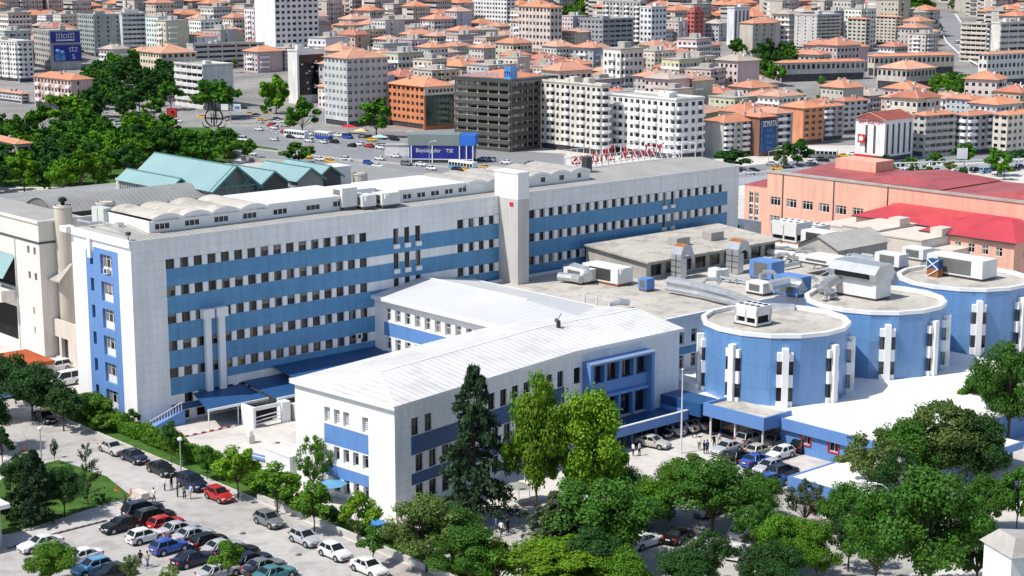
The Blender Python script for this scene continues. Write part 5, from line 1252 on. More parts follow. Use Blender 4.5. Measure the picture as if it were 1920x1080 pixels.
hero('white tower with square dark windows, top middle', 950, -12, 1150, 885, 966, 9, (.70, .70, .70), 50, 'flat', wk='dark')
# signs, screens and details on those buildings
def local(o, x, y, z): return (x, y, z)
wr, wl, h, fh, *_ = INFO[bb.name]
M['screen_blue'] = mat('screen_blue', (.015, .03, .28), .3, .3, .3, .5)
M['screen_cyan'] = mat('screen_cyan', (.10, .30, .65), .3, .3, .4, .5)
scn = thing('advertising_screen', 'upper blue advertising screen with white dome-like emblem, upper left', 'screen', bb.location, bb.rotation_euler[2], 'blue advertising screens')
b = MB(); b.box(.6, wr*.98, -.5, -.1, h*.72, h*1.0); b.build('panel', M['screen_blue'], scn)
text3d('İİİOİİİ', scn, 'lettering', 3.2, (wr*.5, -.6, h*.88), 0, 'mark'); b = MB(); b.box(wr*.2, wr*.8, -.6, -.52, h*.765, h*.80); b.build('underline', M['mark'], scn)
scn = thing('advertising_screen', 'lower blue advertising screen with two pale figures and white writing, upper left', 'screen', bb.location, bb.rotation_euler[2], 'blue advertising screens')
b = MB(); b.box(2.0, wr*1.0, -.7, -.2, h*.24, h*.66); b.build('panel', M['screen_blue'], scn)
b = MB()
for cx, hh in ((.24, .56), (.38, .52)):
    b.prism([(wr*(cx-.09), -.82), (wr*(cx+.09), -.82), (wr*(cx+.09), -.72), (wr*(cx-.09), -.72)], h*.26, h*(hh-.12)); b.lathe([(1.1, h*(hh-.10)), (1.5, h*(hh-.05)), (1.0, h*hh)], 10, wr*cx, -.8)
b.build('figures', M['screen_cyan'], scn)
text3d('SİZ', scn, 'lettering', 3.4, (wr*.74, -.8, h*.53), 0, 'mark'); text3d('S', scn, 'lettering', 4.0, (wr*.74, -.8, h*.35), 0, 'mark')
wr, wl, h, fh, *_ = INFO[kb.name]
b = MB(); b.box(.8, wr-.1, -.25, -.02, 4, h-1.5); b.build('black_front', mat('black_glass_front', (.012, .014, .017), .25, .3, .3, .5, 0, (2.2, 3.2, .12, .3)), kb)
b = MB(); b.box(-.4, .8, -.6, 0, 0, h+.5); b.box(.8, wr+.3, -.6, 0, h-1.5, h+.5); b.build('white_edge', M['white'], kb)
rr = random.Random(3)
for k in range(16):
    b = MB(); x, z = rr.uniform(2, wr-2), rr.uniform(6, h-4); b.box(x, x+.9, -.7, -.26, z, z+.7); b.build('air_conditioner', M['steel_white'], kb)
wr, wl, h, fh, *_ = INFO[tb.name]
b = MB(); b.box(1.0, wr-.6, -.3, -.02, 1.5, h*.8); b.build('glass_corner', mat('green_glass', (.015, .06, .05), .08, .3, .2, .7, 0, (2.4, 3.3, .08, .5)), tb)
b = MB(); b.box(.02, wr, -.32, -.03, h*.80, h); b.build('beige_band', M['cream'], tb)
for k in range(7): put_win(W['dark'], tb, (0, -.33), (1, 0), (0, 1), (2+k*wr/8.2, 3.2+k*wr/8.2, h*.86, h*.93), .02)
wr, wl, h, fh, *_ = INFO[db.name]
b = MB(); b.box(-1.2, wr+9, -1.2, wl+.6, h+.4, h+1.4); b.build('roof_slab', M['slat'], db)
b = MB(); hip(b, 3, wr+6, 3, wl, h+1.42, 2.2, .5); b.build('upper_roof', [M['tile'], M['ridge']], db, color=TILES[0])
sg = thing('roof_sign', 'faint blue roof lettering standing along the dark banded office', 'sign', db.location, db.rotation_euler[2])
b = MB(); 
for k in range(9): b.beam((-.3, 3+k*(wl*.92-3)/8, h+1.4), (-.3, 3+k*(wl*.92-3)/8, h+3.4), .12, .12)
b.beam((-.3, 3, h+3.4), (-.3, wl*.92, h+3.4), .12, .12); b.build('frame', M['steel'], sg)
text3d('BÜYÜKŞEHİR', sg, 'lettering', 1.9, (-.5, wl*.48, h+2.5), -PI/2, mat('faint_blue', (.24, .34, .55), .5), sx=1.3); text3d('TCDD', sg, 'lettering', 1.8, (-.5, wl*.5, h+4.6), -PI/2, M['screen_cyan'])
bbd = thing('roof_billboard', 'small pale blue picture board on the corner of the dark banded office roof', 'billboard', db.location, db.rotation_euler[2])
b = MB(); b.box(-.6, -.3, -.6, 2.4, h+1.4, h+6.0); b.box(-.3, 3.0, -.8, -.5, h+1.4, h+6.0); b.build('panel', M['screen_cyan'], bbd); text3d('m', bbd, 'emblem', 4, (-.7, .9, h+3.6), -PI/2, 'screen_blue')
wr, wl, h, fh, *_ = INFO[so_.name]
sg = thing('vertical_sign', 'tall dark blue vertical sign reading SONATA on the brown block', 'sign', so_.location, so_.rotation_euler[2])
b = MB(); b.box(.3, wr*.92, -.9, -.4, 1.5, h*.92); b.build('panel', M['blue_dark'], sg)
text3d('SONATA', sg, 'lettering', 2.9, (wr*.5, -1.0, h*.82), 0, 'mark', sx=.58)
for k in range(4): text3d(('KURS', 'DERSANE', 'BÜRO', 'SINAV')[k], sg, 'lettering', 1.9, (wr*.5, -1.0, h*(.66-.15*k)), 0, 'screen_cyan', sx=.6)
wr, wl, h, fh, *_ = INFO[fb.name]
text3d('SAM EĞİTİM', fb, 'lettering', 1.75, (-.12, wl*.5, h-1.0), -PI/2, 'red')
for y, z0_, z1_ in ((wl*.34, 3, h-2), (wl*.62, 3, h-2)):
    b = MB(); b.box(-.06, .0, y-.45, y+.45, z0_, z1_)
    b.build('window_slot', M['glass_dark'], fb)
fl = thing('flag', 'red flag with white crescent hanging on the white gabled building', 'flag', fb.location, fb.rotation_euler[2])
b = MB(); b.box(-.9, -.8, wl*.62, wl*.86, h*.44, h*.64); b.build('cloth', M['red'], fl)
b = MB(); b.lathe([(.95, 0), (.95, .08), (.6, .08)], 16); me = b.mesh('crescent', M['mark']); o = link(me, 'crescent', fl, (-.92, wl*.75, h*.54)); o.rotation_euler = (0, -PI/2, 0)
b = MB(); b.tube([(-1.0, wl*.86, 0), (-1.0, wl*.86, h*.8)], .08, 6); b.build('pole', M['steel_white'], fl)
b = MB(); b.box(-1.2, -.3, wl*.15, wl*.95, .2, 2.4); tag(b.build('shop_awning', M['red'], None, frame=(tuple(fb.location), fb.rotation_euler[2], (0, 0, 0))), 'red shop front strip at the foot of the white gabled building', 'awning')
# ------------------------------------------------------------------ filler city: rows of apartment houses on the slope
def house_variant(w, d, fl, style, flat):
    h = 3.0*fl+.8; wm = MB(); wm.box(0, w, 0, d, 0, h, 0)
    if style == 1:
        for f in range(1, fl): wm.box(1.5, w*.45, -1.1, -.01, 3*f-.1, 3*f+.9, 1)
        for f in range(1, fl): wm.box(-1.0, -.01, d*.3, d*.7, 3*f-.1, 3*f+.9, 1)
    elif style == 2:
        for f in range(1, fl): wm.box(-.7, w+.2, -.7, -.01, 3*f-.15, 3*f+.75, 1)
        for f in range(1, fl): wm.box(-.7, -.01, -.01, d, 3*f-.15, 3*f+.75, 1)
    elif style == 3:
        wm.box(w*.3, w*.6, -1.2, -.01, 3, h-.4, 0)
    wall = wm.mesh('house_wall', [M['cwin'], M['white']])
    r = MB()
    if flat: r.box(-.3, w+.3, -.3, d+.3, h, h+.4); r.box(w*.4, w*.7, d*.3, d*.7, h+.4, h+2.6)
    else: hip(r, 0, w, 0, d, h+.02, min(w, d)*.24, 1.0)
    roof = r.mesh('house_roof', [M['concrete'], M['concrete']] if flat else [M['tile'], M['ridge']])
    c = MB(); c.box(w*.3, w*.3+.9, d*.45, d*.45+1.2, h, h+min(w, d)*.21+.9); chim = c.mesh('house_chimney', M['concrete'])
    c = MB(); c.box(w*.72, w*.72+.8, d*.6, d*.6+.7, h, h+min(w, d)*.16+1.2); chim2 = c.mesh('house_chimney', M['white'])
    c = MB(); c.prism([(w*.5, d*.22), (w*.5+1.8, d*.22), (w*.5+1.8, d*.22+1.1), (w*.5, d*.22+1.1)], h, h+min(w, d)*.12+.7); c.tube([(w*.5, d*.22+.5, h+min(w, d)*.12+.95), (w*.5+1.8, d*.22+.5, h+min(w, d)*.12+.95)], .3, 7); chim3 = c.mesh('water_heater', M['steel_white'])
    return (w, d, h, fl, flat, wall, roof, [chim, chim2, chim3])
rv = random.Random(11)
VAR = [house_variant(rv.uniform(13, 19), rv.uniform(11, 15), fl, st, flat) for fl, st, flat in ((4, 1, 0), (5, 2, 0), (5, 1, 0), (6, 3, 0), (4, 0, 0), (6, 1, 0), (5, 3, 1), (7, 2, 1), (3, 0, 0), (5, 0, 0), (8, 1, 1), (6, 2, 0), (4, 3, 0), (7, 0, 0), (8, 3, 1), (4, 1, 0), (3, 1, 0), (4, 2, 0))]
NOGO = [[(1350, 95), (1500, 95), (1500, 170), (1350, 170)], [(1740, 15), (1805, 15), (1905, 105), (1930, 150), (1925, 228), (1755, 228), (1735, 130)], [(1690, 0), (1775, 0), (1775, 80), (1690, 60)], [(1060, 0), (1125, 0), (1100, 95), (1040, 100)]]
cells = []
SA, SB = 18.0, 21.5
for i in range(-80, 100):
    for j in range(-50, 100):
        cx, cy = 300+0, 900
        x = i*SA*E1[0]+j*SB*E2[0]+rv.uniform(-1.5, 1.5); y = 900+i*SA*E1[1]+j*SB*E2[1]+rv.uniform(-3, 3)
        if not 650 < y < 1500: continue
        zg = terr(y); u, v = proj(x, y, zg)
        if not -30 < u < 1950: continue
        if (u < 600 and y < 930) or (u < 850 and y < 745) or (1320 < u and y < 655) or (850 < u < 1320 and y < 650): continue
        if v < -60: continue
        if any(in_poly(u, v, P) for P in NOGO): continue
        cells.append((y, x, u, v, zg))
cells.sort(); placed = []; GEN = []
for y, x, u, v, zg in cells:
    vv = rv.choice(VAR); w, d, h = vv[:3]; sc_ = rv.uniform(.88, 1.08)
    ang = HROT+rv.choice((0, 0, .06, -.08, .25))
    cw_, sw_ = math.cos(ang), math.sin(ang); cxx, cyy = x+cw_*w/2-sw_*d/2, y+sw_*w/2+cw_*d/2
    rad = math.hypot(w, d)/2
    bad = False
    for hx, hy, hwr, hwl, ha, *_ in HERO:
        mx = hx+math.sin(ha)*hwr/2-math.cos(ha)*hwl/2; my = hy+math.cos(ha)*hwr/2+math.sin(ha)*hwl/2
        if math.hypot(cxx-mx, cyy-my) < rad*.75+math.hypot(hwr, hwl)/2*.8: bad = True; break
    if bad: continue
    ut0, vt0 = proj(cxx, cyy, zg+h+2); pxm = F/(cyy*CP); u0, u1 = ut0-rad*.8*pxm, ut0+rad*.8*pxm
    for *_, ul, vt, ur, vb, D in HERO:
        if cyy < D-5 and u1 > ul+4 and u0 < ur-4 and vt0 < vt+(vb-vt)*.62 and vb > 0: bad = True; break
    if bad: continue
    placed.append((y, x, zg, ang, sc_, vv, u, v))
LAND = [(535, 'the white tower block'), (667, 'the narrow grey block'), (790, 'the terracotta office'), (930, 'the dark banded office'), (1075, 'the beige apartment block'), (1225, 'the white apartment block'), (1370, 'the blue vertical sign'), (1525, 'the orange-walled block'), (1660, 'the white gabled building'), (1850, 'the hill road bend'), (250, 'the banded offices'), (400, 'the long grey office'), (60, 'the advertising screens')]
FAR = MB()
for n, (y, x, zg, ang, sc_, vv, u, v) in enumerate(placed):
    w, d, h, fl, flat, wall, roof, chims = vv
    if n >= 290:
        ca, sa = math.cos(ang), math.sin(ang)
        for me, mo in ((wall, 0), (roof, 2 if not flat else 3)):
            k = len(FAR.V)
            for q in me.vertices: FAR.V.append((x+q.co.x*ca-q.co.y*sa, y+q.co.x*sa+q.co.y*ca, zg+q.co.z))
            for p in me.polygons: FAR.F.append(tuple(k+i for i in p.vertices)); FAR.M.append((4 if mo == 2 else mo) if p.material_index == 1 and mo in (2, 3) else mo)
        continue
    cn = rv.choice(['cream', 'cream', 'cream', 'white', 'beige', 'beige', 'beige', 'grey', 'pink', 'pale yellow', 'tan', 'tan', 'pale blue'])
    o = thing('apartment_building', None, 'building', (x, y, zg), ang, 'apartment houses on the city slope'); o.scale = (sc_*rv.uniform(.82, 1.12), sc_, sc_*rv.choice((.75, .85, .9, 1, 1, 1.12)))
    haze_k = .28*min(1, max(0, (y-800)/500)); col = tuple(c*rv.uniform(.85, 1.1)*(1-haze_k)+haze_k*hz for c, hz in zip(WALLS[cn], (.60, .63, .68)))  # distance haze painted into wall and roof tile colours, stronger farther away
    tlc = tuple(c*(1-haze_k*.8)+haze_k*.8*hz for c, hz in zip(rv.choice(TILES), (.60, .50, .46)))
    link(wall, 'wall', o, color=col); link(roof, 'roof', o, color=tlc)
    for c, nm in zip(chims, ('chimney', 'chimney', 'water_heater')):
        if nm == 'chimney' and flat: continue
        if rv.random() < .75: link(c, nm, o)
    near = min(LAND, key=lambda q: abs(q[0]-u))[1]
    GEN.append([o, '%s %s-storey house, %s roof, %s behind %s' % (cn, ('zero', 'one', 'two', 'three', 'four', 'five', 'six', 'seven', 'eight', 'nine')[fl], 'flat' if flat else 'tiled', 'close' if y < 850 else 'midway' if y < 1050 else 'far', near), u])
if FAR.F:
    o = FAR.build('far_houses', [M['cwin'], M['white'], M['tile'], M['concrete'], M['ridge']], color=(.55, .5, .45)); tag(o, 'dense mass of tiny houses at the top of the city slope', 'houses', kind='stuff')
    o.data.materials[2] = mat('far_tiles', TILES[0], .85, .25, .1, .15)
settle(GEN)
# ================================================================== vegetation
M['leaf'] = mat('foliage', None, .6, .38, 1.1, .25, 0, rnd=.10, trans=.22)
M['leaf_far'] = mat('far_foliage', None, .8, .35, 3.0, .12, 0, rnd=.15, trans=.12)
M['leaf_city'] = mat('city_foliage', None, .8, .35, .15, .12)
for k_ in ('leaf', 'leaf_far'):      # yellowish and bluish patches within one crown
    nt = M[k_].node_tree; N = nt.nodes; L = nt.links
    src = [l for l in L if l.to_node.type == 'BSDF_PRINCIPLED' and l.to_socket.name == 'Base Color'][0].from_socket
    outs = [l.to_socket for l in L if l.from_socket == src and l.to_node.type in ('BSDF_PRINCIPLED', 'BSDF_TRANSLUCENT')]
    tc = N.new('ShaderNodeTexCoord'); nz = N.new('ShaderNodeTexNoise'); nz.inputs['Scale'].default_value = 5; nz.inputs['Detail'].default_value = 8; nz.inputs['Roughness'].default_value = .8; L.new(tc.outputs['Object'], nz.inputs['Vector'])
    mr = N.new('ShaderNodeMapRange'); mr.inputs[1].default_value = .35; mr.inputs[2].default_value = .65; mr.inputs[3].default_value = .485; mr.inputs[4].default_value = .522; L.new(nz.outputs['Fac'], mr.inputs[0])
    hs = N.new('ShaderNodeHueSaturation'); hs.inputs['Saturation'].default_value = 1.05; L.new(mr.outputs[0], hs.inputs['Hue']); L.new(src, hs.inputs['Color'])
    for o_ in outs: L.new(hs.outputs[0], o_)
M['bark'] = mat('bark', (.10, .075, .055), .95, .3, 3, .1)
M['bark_pale'] = mat('pale_bark', (.30, .27, .22), .9, .25, 3, .1)
def leaves(rng, P, Nrm, size, asp=.62, jit=.6):
    """one small quad per point, facing roughly along Nrm"""
    n = len(P); R = rng.normal(size=(n, 3)); Nn = Nrm+jit*R; Nn /= np.linalg.norm(Nn, axis=1)[:, None]+1e-9
    T = np.cross(Nn, rng.normal(size=(n, 3))); T /= np.linalg.norm(T, axis=1)[:, None]+1e-9
    B = np.cross(Nn, T); s = (size*rng.uniform(.6, 1.35, n))[:, None]
    a, b = T*s, B*s*asp
    V = np.stack([P-a*.5-b*.5, P+a*.15-b*.6, P+a*.6+b*.1, P-a*.1+b*.6], 1).reshape(-1, 3)
    return V
def leaf_mesh(name, V, m):
    n = len(V)//4; me = bpy.data.meshes.new(name)
    me.vertices.add(n*4); me.vertices.foreach_set('co', V.astype(np.float32).ravel())
    me.loops.add(n*4); me.loops.foreach_set('vertex_index', np.arange(n*4, dtype=np.int32))
    me.polygons.add(n); me.polygons.foreach_set('loop_start', np.arange(0, n*4, 4, dtype=np.int32)); me.polygons.foreach_set('loop_total', np.full(n, 4, np.int32))
    me.materials.append(m); me.update(calc_edges=True); me.validate(); return me
def broadleaf(seed, n, leaf, lobes=26, z0=.22, far=False, sparse=False):
    """unit tree: height 1, crown diameter 1"""
    g = np.random.default_rng(seed); L_ = []
    for i in range(lobes):
        while True:
            p = g.uniform(-1, 1, 3)
            if np.linalg.norm(p) < 1: break
        zc = z0+(1-z0)*.5+p[2]*(1-z0)*.40; rr = .43*(1-.35*max(0, p[2]))
        L_.append((np.array([p[0]*rr, p[1]*rr, zc]), g.uniform(.045, .125)*(1.0 if not sparse else .8)))
    P, N = [], []
    per = n//lobes
    for c, r in L_:
        d = g.normal(size=(per, 3)); d /= np.linalg.norm(d, axis=1)[:, None]
        q = r*(g.uniform(.3, 1.1, per)+np.abs(g.normal(size=per))*.22)[:, None]**.7
        pts = c+d*q*np.array([1.15, 1.15, .85])
        P.append(pts); N.append(d+np.array([0, 0, .55]))
    V = leaves(g, np.concatenate(P), np.concatenate(N), leaf)
    crown = leaf_mesh('broadleaf_crown', V, M['leaf_far' if far else 'leaf'])
    b = MB(); b.tube([(0, 0, -.02), (.004, 0, z0*.7), (.0, .006, z0+.15), (.01, .0, .72)], [.020, .015, .011, .003], 7)
    for c, r in L_[:: (3 if far else 2)]:
        s = g.uniform(.6, 1.0)*z0+.06; b.tube([(0, 0, s), tuple(c*np.array([.55, .55, 0])+np.array([0, 0, s+(c[2]-s)*.6])), tuple(c)], [.009, .006, .002], 5)
    return crown, b.mesh('broadleaf_trunk', M['bark'])
def cedar(seed, n, leaf, far=False):
    g = np.random.default_rng(seed); P, N = [], []; b = MB()
    b.tube([(0, 0, -.02), (0, 0, .5), (0, 0, .99)], [.022, .013, .002], 7)
    levels = 17; per = n//(levels*8)
    for i in range(levels):
        z = .10+.88*i/(levels-1); R = .52*(1-z)**.75+.03
        for k in range(8):
            a = g.uniform(0, 2*PI); l = R*g.uniform(.65, 1.12)
            t = g.uniform(.12, 1, per)**.75
            w = (1-t)*.25*l+.015
            off = g.normal(size=per)*w*.55
            x = np.cos(a)*t*l-np.sin(a)*off; y = np.sin(a)*t*l+np.cos(a)*off
            zz = z+.03*np.sin(t*2.2)-.055*t**2*(1.2-z)-np.abs(g.normal(size=per))*.018
            P.append(np.stack([x, y, zz], 1)); N.append(np.tile([np.cos(a)*.3, np.sin(a)*.3, .8], (per, 1)))
            b.tube([(0, 0, z), (math.cos(a)*l*.5, math.sin(a)*l*.5, z+.02), (math.cos(a)*l*.95, math.sin(a)*l*.95, z-.045*(1.2-z))], [.006, .004, .001], 4)
    V = leaves(g, np.concatenate(P), np.concatenate(N), leaf, .3, .55)
    return leaf_mesh('cedar_crown', V, M['leaf_far' if far else 'leaf']), b.mesh('cedar_trunk', M['bark'])
def pine(seed):
    g = np.random.default_rng(seed); P, N = [], []; b = MB(); b.tube([(0, 0, -.02), (0, 0, .98)], [.02, .003], 6)
    for i in range(44):
        z = g.uniform(.12, .97); a = g.uniform(0, 2*PI); l = .5*(1-z)**.6*g.uniform(.7, 1.1)+.03
        e = np.array([math.cos(a)*l, math.sin(a)*l, z+.10*g.uniform(.6, 1.2)])
        b.tube([(0, 0, z), tuple(e)], [.005, .002], 4)
        t = g.uniform(.3, 1.08, 60)[:, None]; P.append(np.array([0, 0, z])*(1-t)+e*t+g.normal(size=(60, 3))*.016); N.append(g.normal(size=(60, 3)))
    return leaf_mesh('pine_crown', leaves(g, np.concatenate(P), np.concatenate(N), .045, .25, 1), M['leaf']), b.mesh('pine_trunk', M['bark'])
KINDS = {'big': [broadleaf(s, 21000, .025, 60) for s in (1, 2, 3, 21, 22)], 'street': [broadleaf(s, 5200, .048, 22, .28) for s in (4, 5, 6, 23)], 'airy': [broadleaf(s, 5200, .03, 40, .2, sparse=True) for s in (7, 8)],
         'bush': [broadleaf(s, 2600, .085, 14, .02) for s in (9, 10)], 'cedar': [cedar(11, 15000, .045), cedar(12, 9000, .05)], 'pine': [pine(13)],
         'far': [broadleaf(s, 1800, .085, 18, .16, True) for s in (14, 15, 16, 17)], 'farcedar': [cedar(18, 1500, .10, True)]}
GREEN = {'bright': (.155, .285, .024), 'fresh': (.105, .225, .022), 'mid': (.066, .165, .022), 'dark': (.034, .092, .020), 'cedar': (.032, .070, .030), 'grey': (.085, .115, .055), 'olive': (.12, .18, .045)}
rt = random.Random(5); TREES = []
def tree(label, u, vb, vt, wpx, kind, col, name='broadleaf_tree', cat='tree', group=None, z0=None, pt=None):
    p = pt or (ground(u, vb) if z0 is None else at(u, vb, z0)); r = ray(u, vt); zt = CAMH+r[2]/r[1]*p[1]
    h = max(1.0, zt-p[2]); w = wpx*(p[1]*CP-(p[2]-CAMH)*SP)/F
    v = rt.choice(KINDS[kind]); o = thing(name, label, cat, p, rt.uniform(0, 6.28), group); o.scale = (w, w, h)
    c = GREEN[col]; k = rt.uniform(.88, 1.12)
    link(v[0], 'crown', o, color=tuple(x*k for x in c)); link(v[1], 'trunk', o)
    TREES.append([o, label, u]); return o
# near trees: label, base px, top, width
for q in [
 ('tall drooping dark cedar standing against the front wing', 890, 985, 690, 185, 'cedar', 'cedar', 'cedar_tree'),
 ('tall bright green leafy tree right of the cedar, left of a pair', 1005, 985, 690, 150, 'big', 'bright'),
 ('wide bright green tree before the blue bay, right of a pair', 1100, 985, 722, 190, 'big', 'bright'),
 ('broad dark leafy tree under the right one of the bright pair', 1120, 1070, 880, 230, 'big', 'mid'),
 ('spreading grey-green cedar between broad dark tree and parked cars', 1040, 1075, 925, 190, 'cedar', 'grey', 'cedar_tree'),
 ('low bright tree at the bottom edge, centre', 1050, 1125, 1012, 260, 'big', 'bright'),
 ('yellow-flecked leafy tree in front of the white wall corner', 800, 1075, 925, 175, 'big', 'olive'),
 ('second yellow-flecked tree, lower at the bottom edge', 880, 1110, 985, 170, 'big', 'mid'),
 ('smaller green tree at the bottom edge left of the low bright tree', 935, 1120, 1015, 120, 'street', 'fresh'),
 ('slim street tree close to the near corner of the long block', 249, 812, 766, 36, 'street', 'mid'),
 ('slim street tree before the ramp railing of the long block', 322, 872, 788, 52, 'street', 'mid'),
 ('slim round street tree by the courtyard hedge, beside a lamp post', 389, 902, 834, 44, 'street', 'mid'),
 ('bright bushy street tree above the red hatchback', 447, 940, 834, 92, 'street', 'bright'),
 ('bright wide street tree in front of the white boundary wall', 520, 968, 868, 110, 'street', 'fresh'),
 ('airy tree against the sunlit end wall of the front wing', 588, 935, 806, 84, 'airy', 'fresh'),
 ('street tree just below the front wing end wall, left one', 590, 1000, 898, 84, 'street', 'fresh'),
 ('bright street tree below the white corner of the front wing', 672, 1030, 922, 88, 'street', 'bright'),
 ('darker street tree at the low planter near the bottom edge', 700, 1060, 985, 70, 'street', 'mid'),
 ('leafy tree by the near blue end wall of the long block', 178, 800, 732, 78, 'street', 'fresh'),
 ('small leafy tree next to the hedge start at the long block', 196, 812, 765, 60, 'bush', 'fresh'),
 ('dark conifer on the lawn at the left', 70, 985, 845, 105, 'cedar', 'cedar', 'cedar_tree'),
 ('dark round tree on the lawn right of the dark conifer', 122, 975, 868, 95, 'big', 'dark'),
 ('spiky upright pine on the lawn beside the street', 165, 948, 838, 70, 'pine', 'dark', 'pine_tree'),
 ('bushy dark shrub on the far left of the lawn', 22, 985, 890, 70, 'bush', 'dark'),
 ('thin bare young tree on the path above the lawn', 103, 872, 818, 18, 'airy', 'dark'),
 ('small round bush at the lawn tip by the street', 192, 948, 922, 30, 'bush', 'mid'),
 ('tiny golden conifer at the lawn tip', 238, 948, 925, 18, 'bush', 'olive'),
 ('leafy tree at the bottom left corner over white cars', 95, 1105, 1012, 125, 'big', 'fresh'),
 ('pale thin shrub at the bottom edge left of the walking couple', 247, 1100, 1035, 50, 'airy', 'olive'),
 ('bright shrub at the bottom edge right of the walking couple', 318, 1105, 1055, 42, 'airy', 'bright'),
 ('tree over the navy cars at the bottom of the car park', 428, 1098, 1012, 80, 'street', 'fresh'),
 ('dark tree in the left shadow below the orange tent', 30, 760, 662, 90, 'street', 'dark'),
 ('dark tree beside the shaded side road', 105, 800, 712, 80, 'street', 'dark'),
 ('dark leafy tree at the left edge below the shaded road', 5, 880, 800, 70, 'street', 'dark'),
 ('broad tree right of the entrance yard, big dark crown', 1335, 1010, 852, 190, 'big', 'mid'),
 ('leafy tree in front of the silver car at the entrance yard', 1255, 980, 862, 110, 'big', 'fresh'),
 ('bright low shrub row before the flagpole', 1285, 900, 842, 90, 'bush', 'olive'),
 ('grey airy tree before the long low white roof corner', 1508, 995, 892, 96, 'airy', 'grey'),
 ('bright tall tree at the bottom right of centre', 1530, 1100, 972, 105, 'big', 'fresh'),
 ('sparse tree rising over the podium roof edge', 1635, 955, 795, 150, 'airy', 'olive'),
 ('tall airy tree over the white roof, second from the right edge', 1770, 920, 738, 190, 'big', 'olive'),
 ('dense tall tree covering the far drum at the right edge', 1890, 830, 625, 150, 'big', 'mid'),
 ('small dense tree below the far drum base', 1830, 800, 690, 80, 'street', 'mid'),
 ('very broad tree filling the lower right, biggest crown', 1740, 1130, 872, 250, 'big', 'mid'),
 ('broad tree left of the biggest crown', 1640, 1120, 905, 150, 'big', 'mid'),
 ('airy tree across the middle of the white ramp roof', 1700, 930, 775, 150, 'big', 'mid'),
 ('dense leafy tree left of the tall airy one over the ramp', 1600, 915, 838, 80, 'street', 'olive'),
 ('leafy tree at the right edge above the grey rooftop corner', 1905, 1010, 870, 100, 'street', 'mid'),
 ('dark tree behind the biggest crown', 1690, 1000, 830, 130, 'airy', 'dark'),
 ('dark crown filling the gap right of the broad yard tree', 1425, 985, 885, 110, 'big', 'mid'),
 ('leafy tree below the grey airy tree, over the flower stall side', 1470, 1085, 955, 130, 'big', 'fresh'),
('broad green tree between the bright pair and the yard', 1205, 1000, 890, 140, 'big', 'fresh'),
 ('green tree at the bottom edge right of the low bright tree', 1170, 1130, 1020, 130, 'big', 'fresh'),
('dark crown beside the flower stall, below the ramp end', 1590, 1075, 935, 110, 'airy', 'dark'),
 ('dense tree at the lower right edge below the far tree', 1850, 1000, 885, 120, 'big', 'mid'),
 ('tall dark tree right of the long white ramp', 1830, 930, 770, 160, 'big', 'dark'),
 ('dark dense tree at the bottom edge under the right yard trees', 1450, 1130, 1010, 150, 'big', 'dark'),
 ('deep green tree behind the bright pair, over the forecourt', 1165, 960, 868, 130, 'big', 'mid'),
 ('low dark crown at the bottom edge between pale car and minibus', 1290, 1125, 1020, 140, 'big', 'dark'),
 ('deep green tree filling the gap left of the biggest crown', 1580, 1020, 900, 110, 'big', 'mid'),
 ('dark tree standing among cars left of the grey airy tree', 1390, 965, 872, 120, 'airy', 'dark'),
 ('dark crown at the bottom edge below the grey-green cedar', 1110, 1120, 985, 140, 'big', 'dark'),
 ('dark bushy tree at the lower right edge beside the turret', 1830, 1110, 960, 130, 'big', 'dark'),
 ('dark leafy tree covering the right part of the lawn', 45, 940, 845, 90, 'big', 'dark'),
 ('dark crown under the yellow-flecked trees', 850, 1065, 945, 130, 'big', 'mid'),
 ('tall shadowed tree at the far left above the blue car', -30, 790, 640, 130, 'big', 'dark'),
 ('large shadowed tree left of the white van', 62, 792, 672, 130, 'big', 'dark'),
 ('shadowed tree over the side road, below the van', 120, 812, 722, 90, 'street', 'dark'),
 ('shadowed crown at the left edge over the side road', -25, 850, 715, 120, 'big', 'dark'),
('small leafy tree over white cars, bottom right of centre', 1420, 1060, 930, 110, 'airy', 'mid'),
 ('dark tree left of the grey minibus at the bottom', 1330, 1110, 985, 120, 'airy', 'dark')]:
    tree(*q[:7], name=q[7] if len(q) > 7 else 'broadleaf_tree')
# hedge: one clipped row of leaves, and loose shrubs in the planter
g = np.random.default_rng(3)
def hedge(label, s0, s1, t0, t1, h, n, col, size=.26):
    P = np.stack([g.uniform(s0, s1, n), g.uniform(t0, t1, n), g.uniform(.1, 1, n)**.7*h], 1)
    edge = g.integers(0, 3, n); P[edge == 0, 2] = h*g.uniform(.85, 1.12, (edge == 0).sum()); k = edge == 1; P[k, 0] = np.where(g.random(k.sum()) < .5, s0, s1)
    P[:, 2] *= 1+.14*np.sin(P[:, 1]*.9)+.08*np.sin(P[:, 1]*2.3)
    V = leaves(g, P, np.tile([0, -.2, .8], (n, 1)), size)
    V[:, 0] -= s0; V[:, 1] -= t0
    o = link(leaf_mesh('hedge', V, M['leaf']), 'hedge', None, (*hw(s0, t0), 0), HROT, color=GREEN[col]); tag(o, label, 'hedge')
hedge('clipped green hedge between the courtyard and the row of parked cars', -2.9, -1.0, -31, 5, 1.7, 15000, 'fresh')
hedge('short hedge at the blue end wall of the long block', -3.2, -.5, 5.4, 13, 2.6, 6000, 'mid')
SHR = []
for k in range(26):
    t = -33-1.5*k; p = hw(-2.7+rt.uniform(-.7, .5), t); u, v = proj(*p, 0); r_ = rt.uniform(1.4, 2.6)
    o = thing('shrub', None, 'shrub', (*p, 0), rt.uniform(0, 6), 'shrubs in the long planter'); o.scale = (r_, r_, r_*rt.uniform(.6, .9))
    me = rt.choice(KINDS['bush']); link(me[0], 'foliage', o, color=GREEN[rt.choice(['mid', 'fresh', 'dark'])]); SHR.append([o, 'small dense shrub in the low planter along the street', u])
settle(SHR)
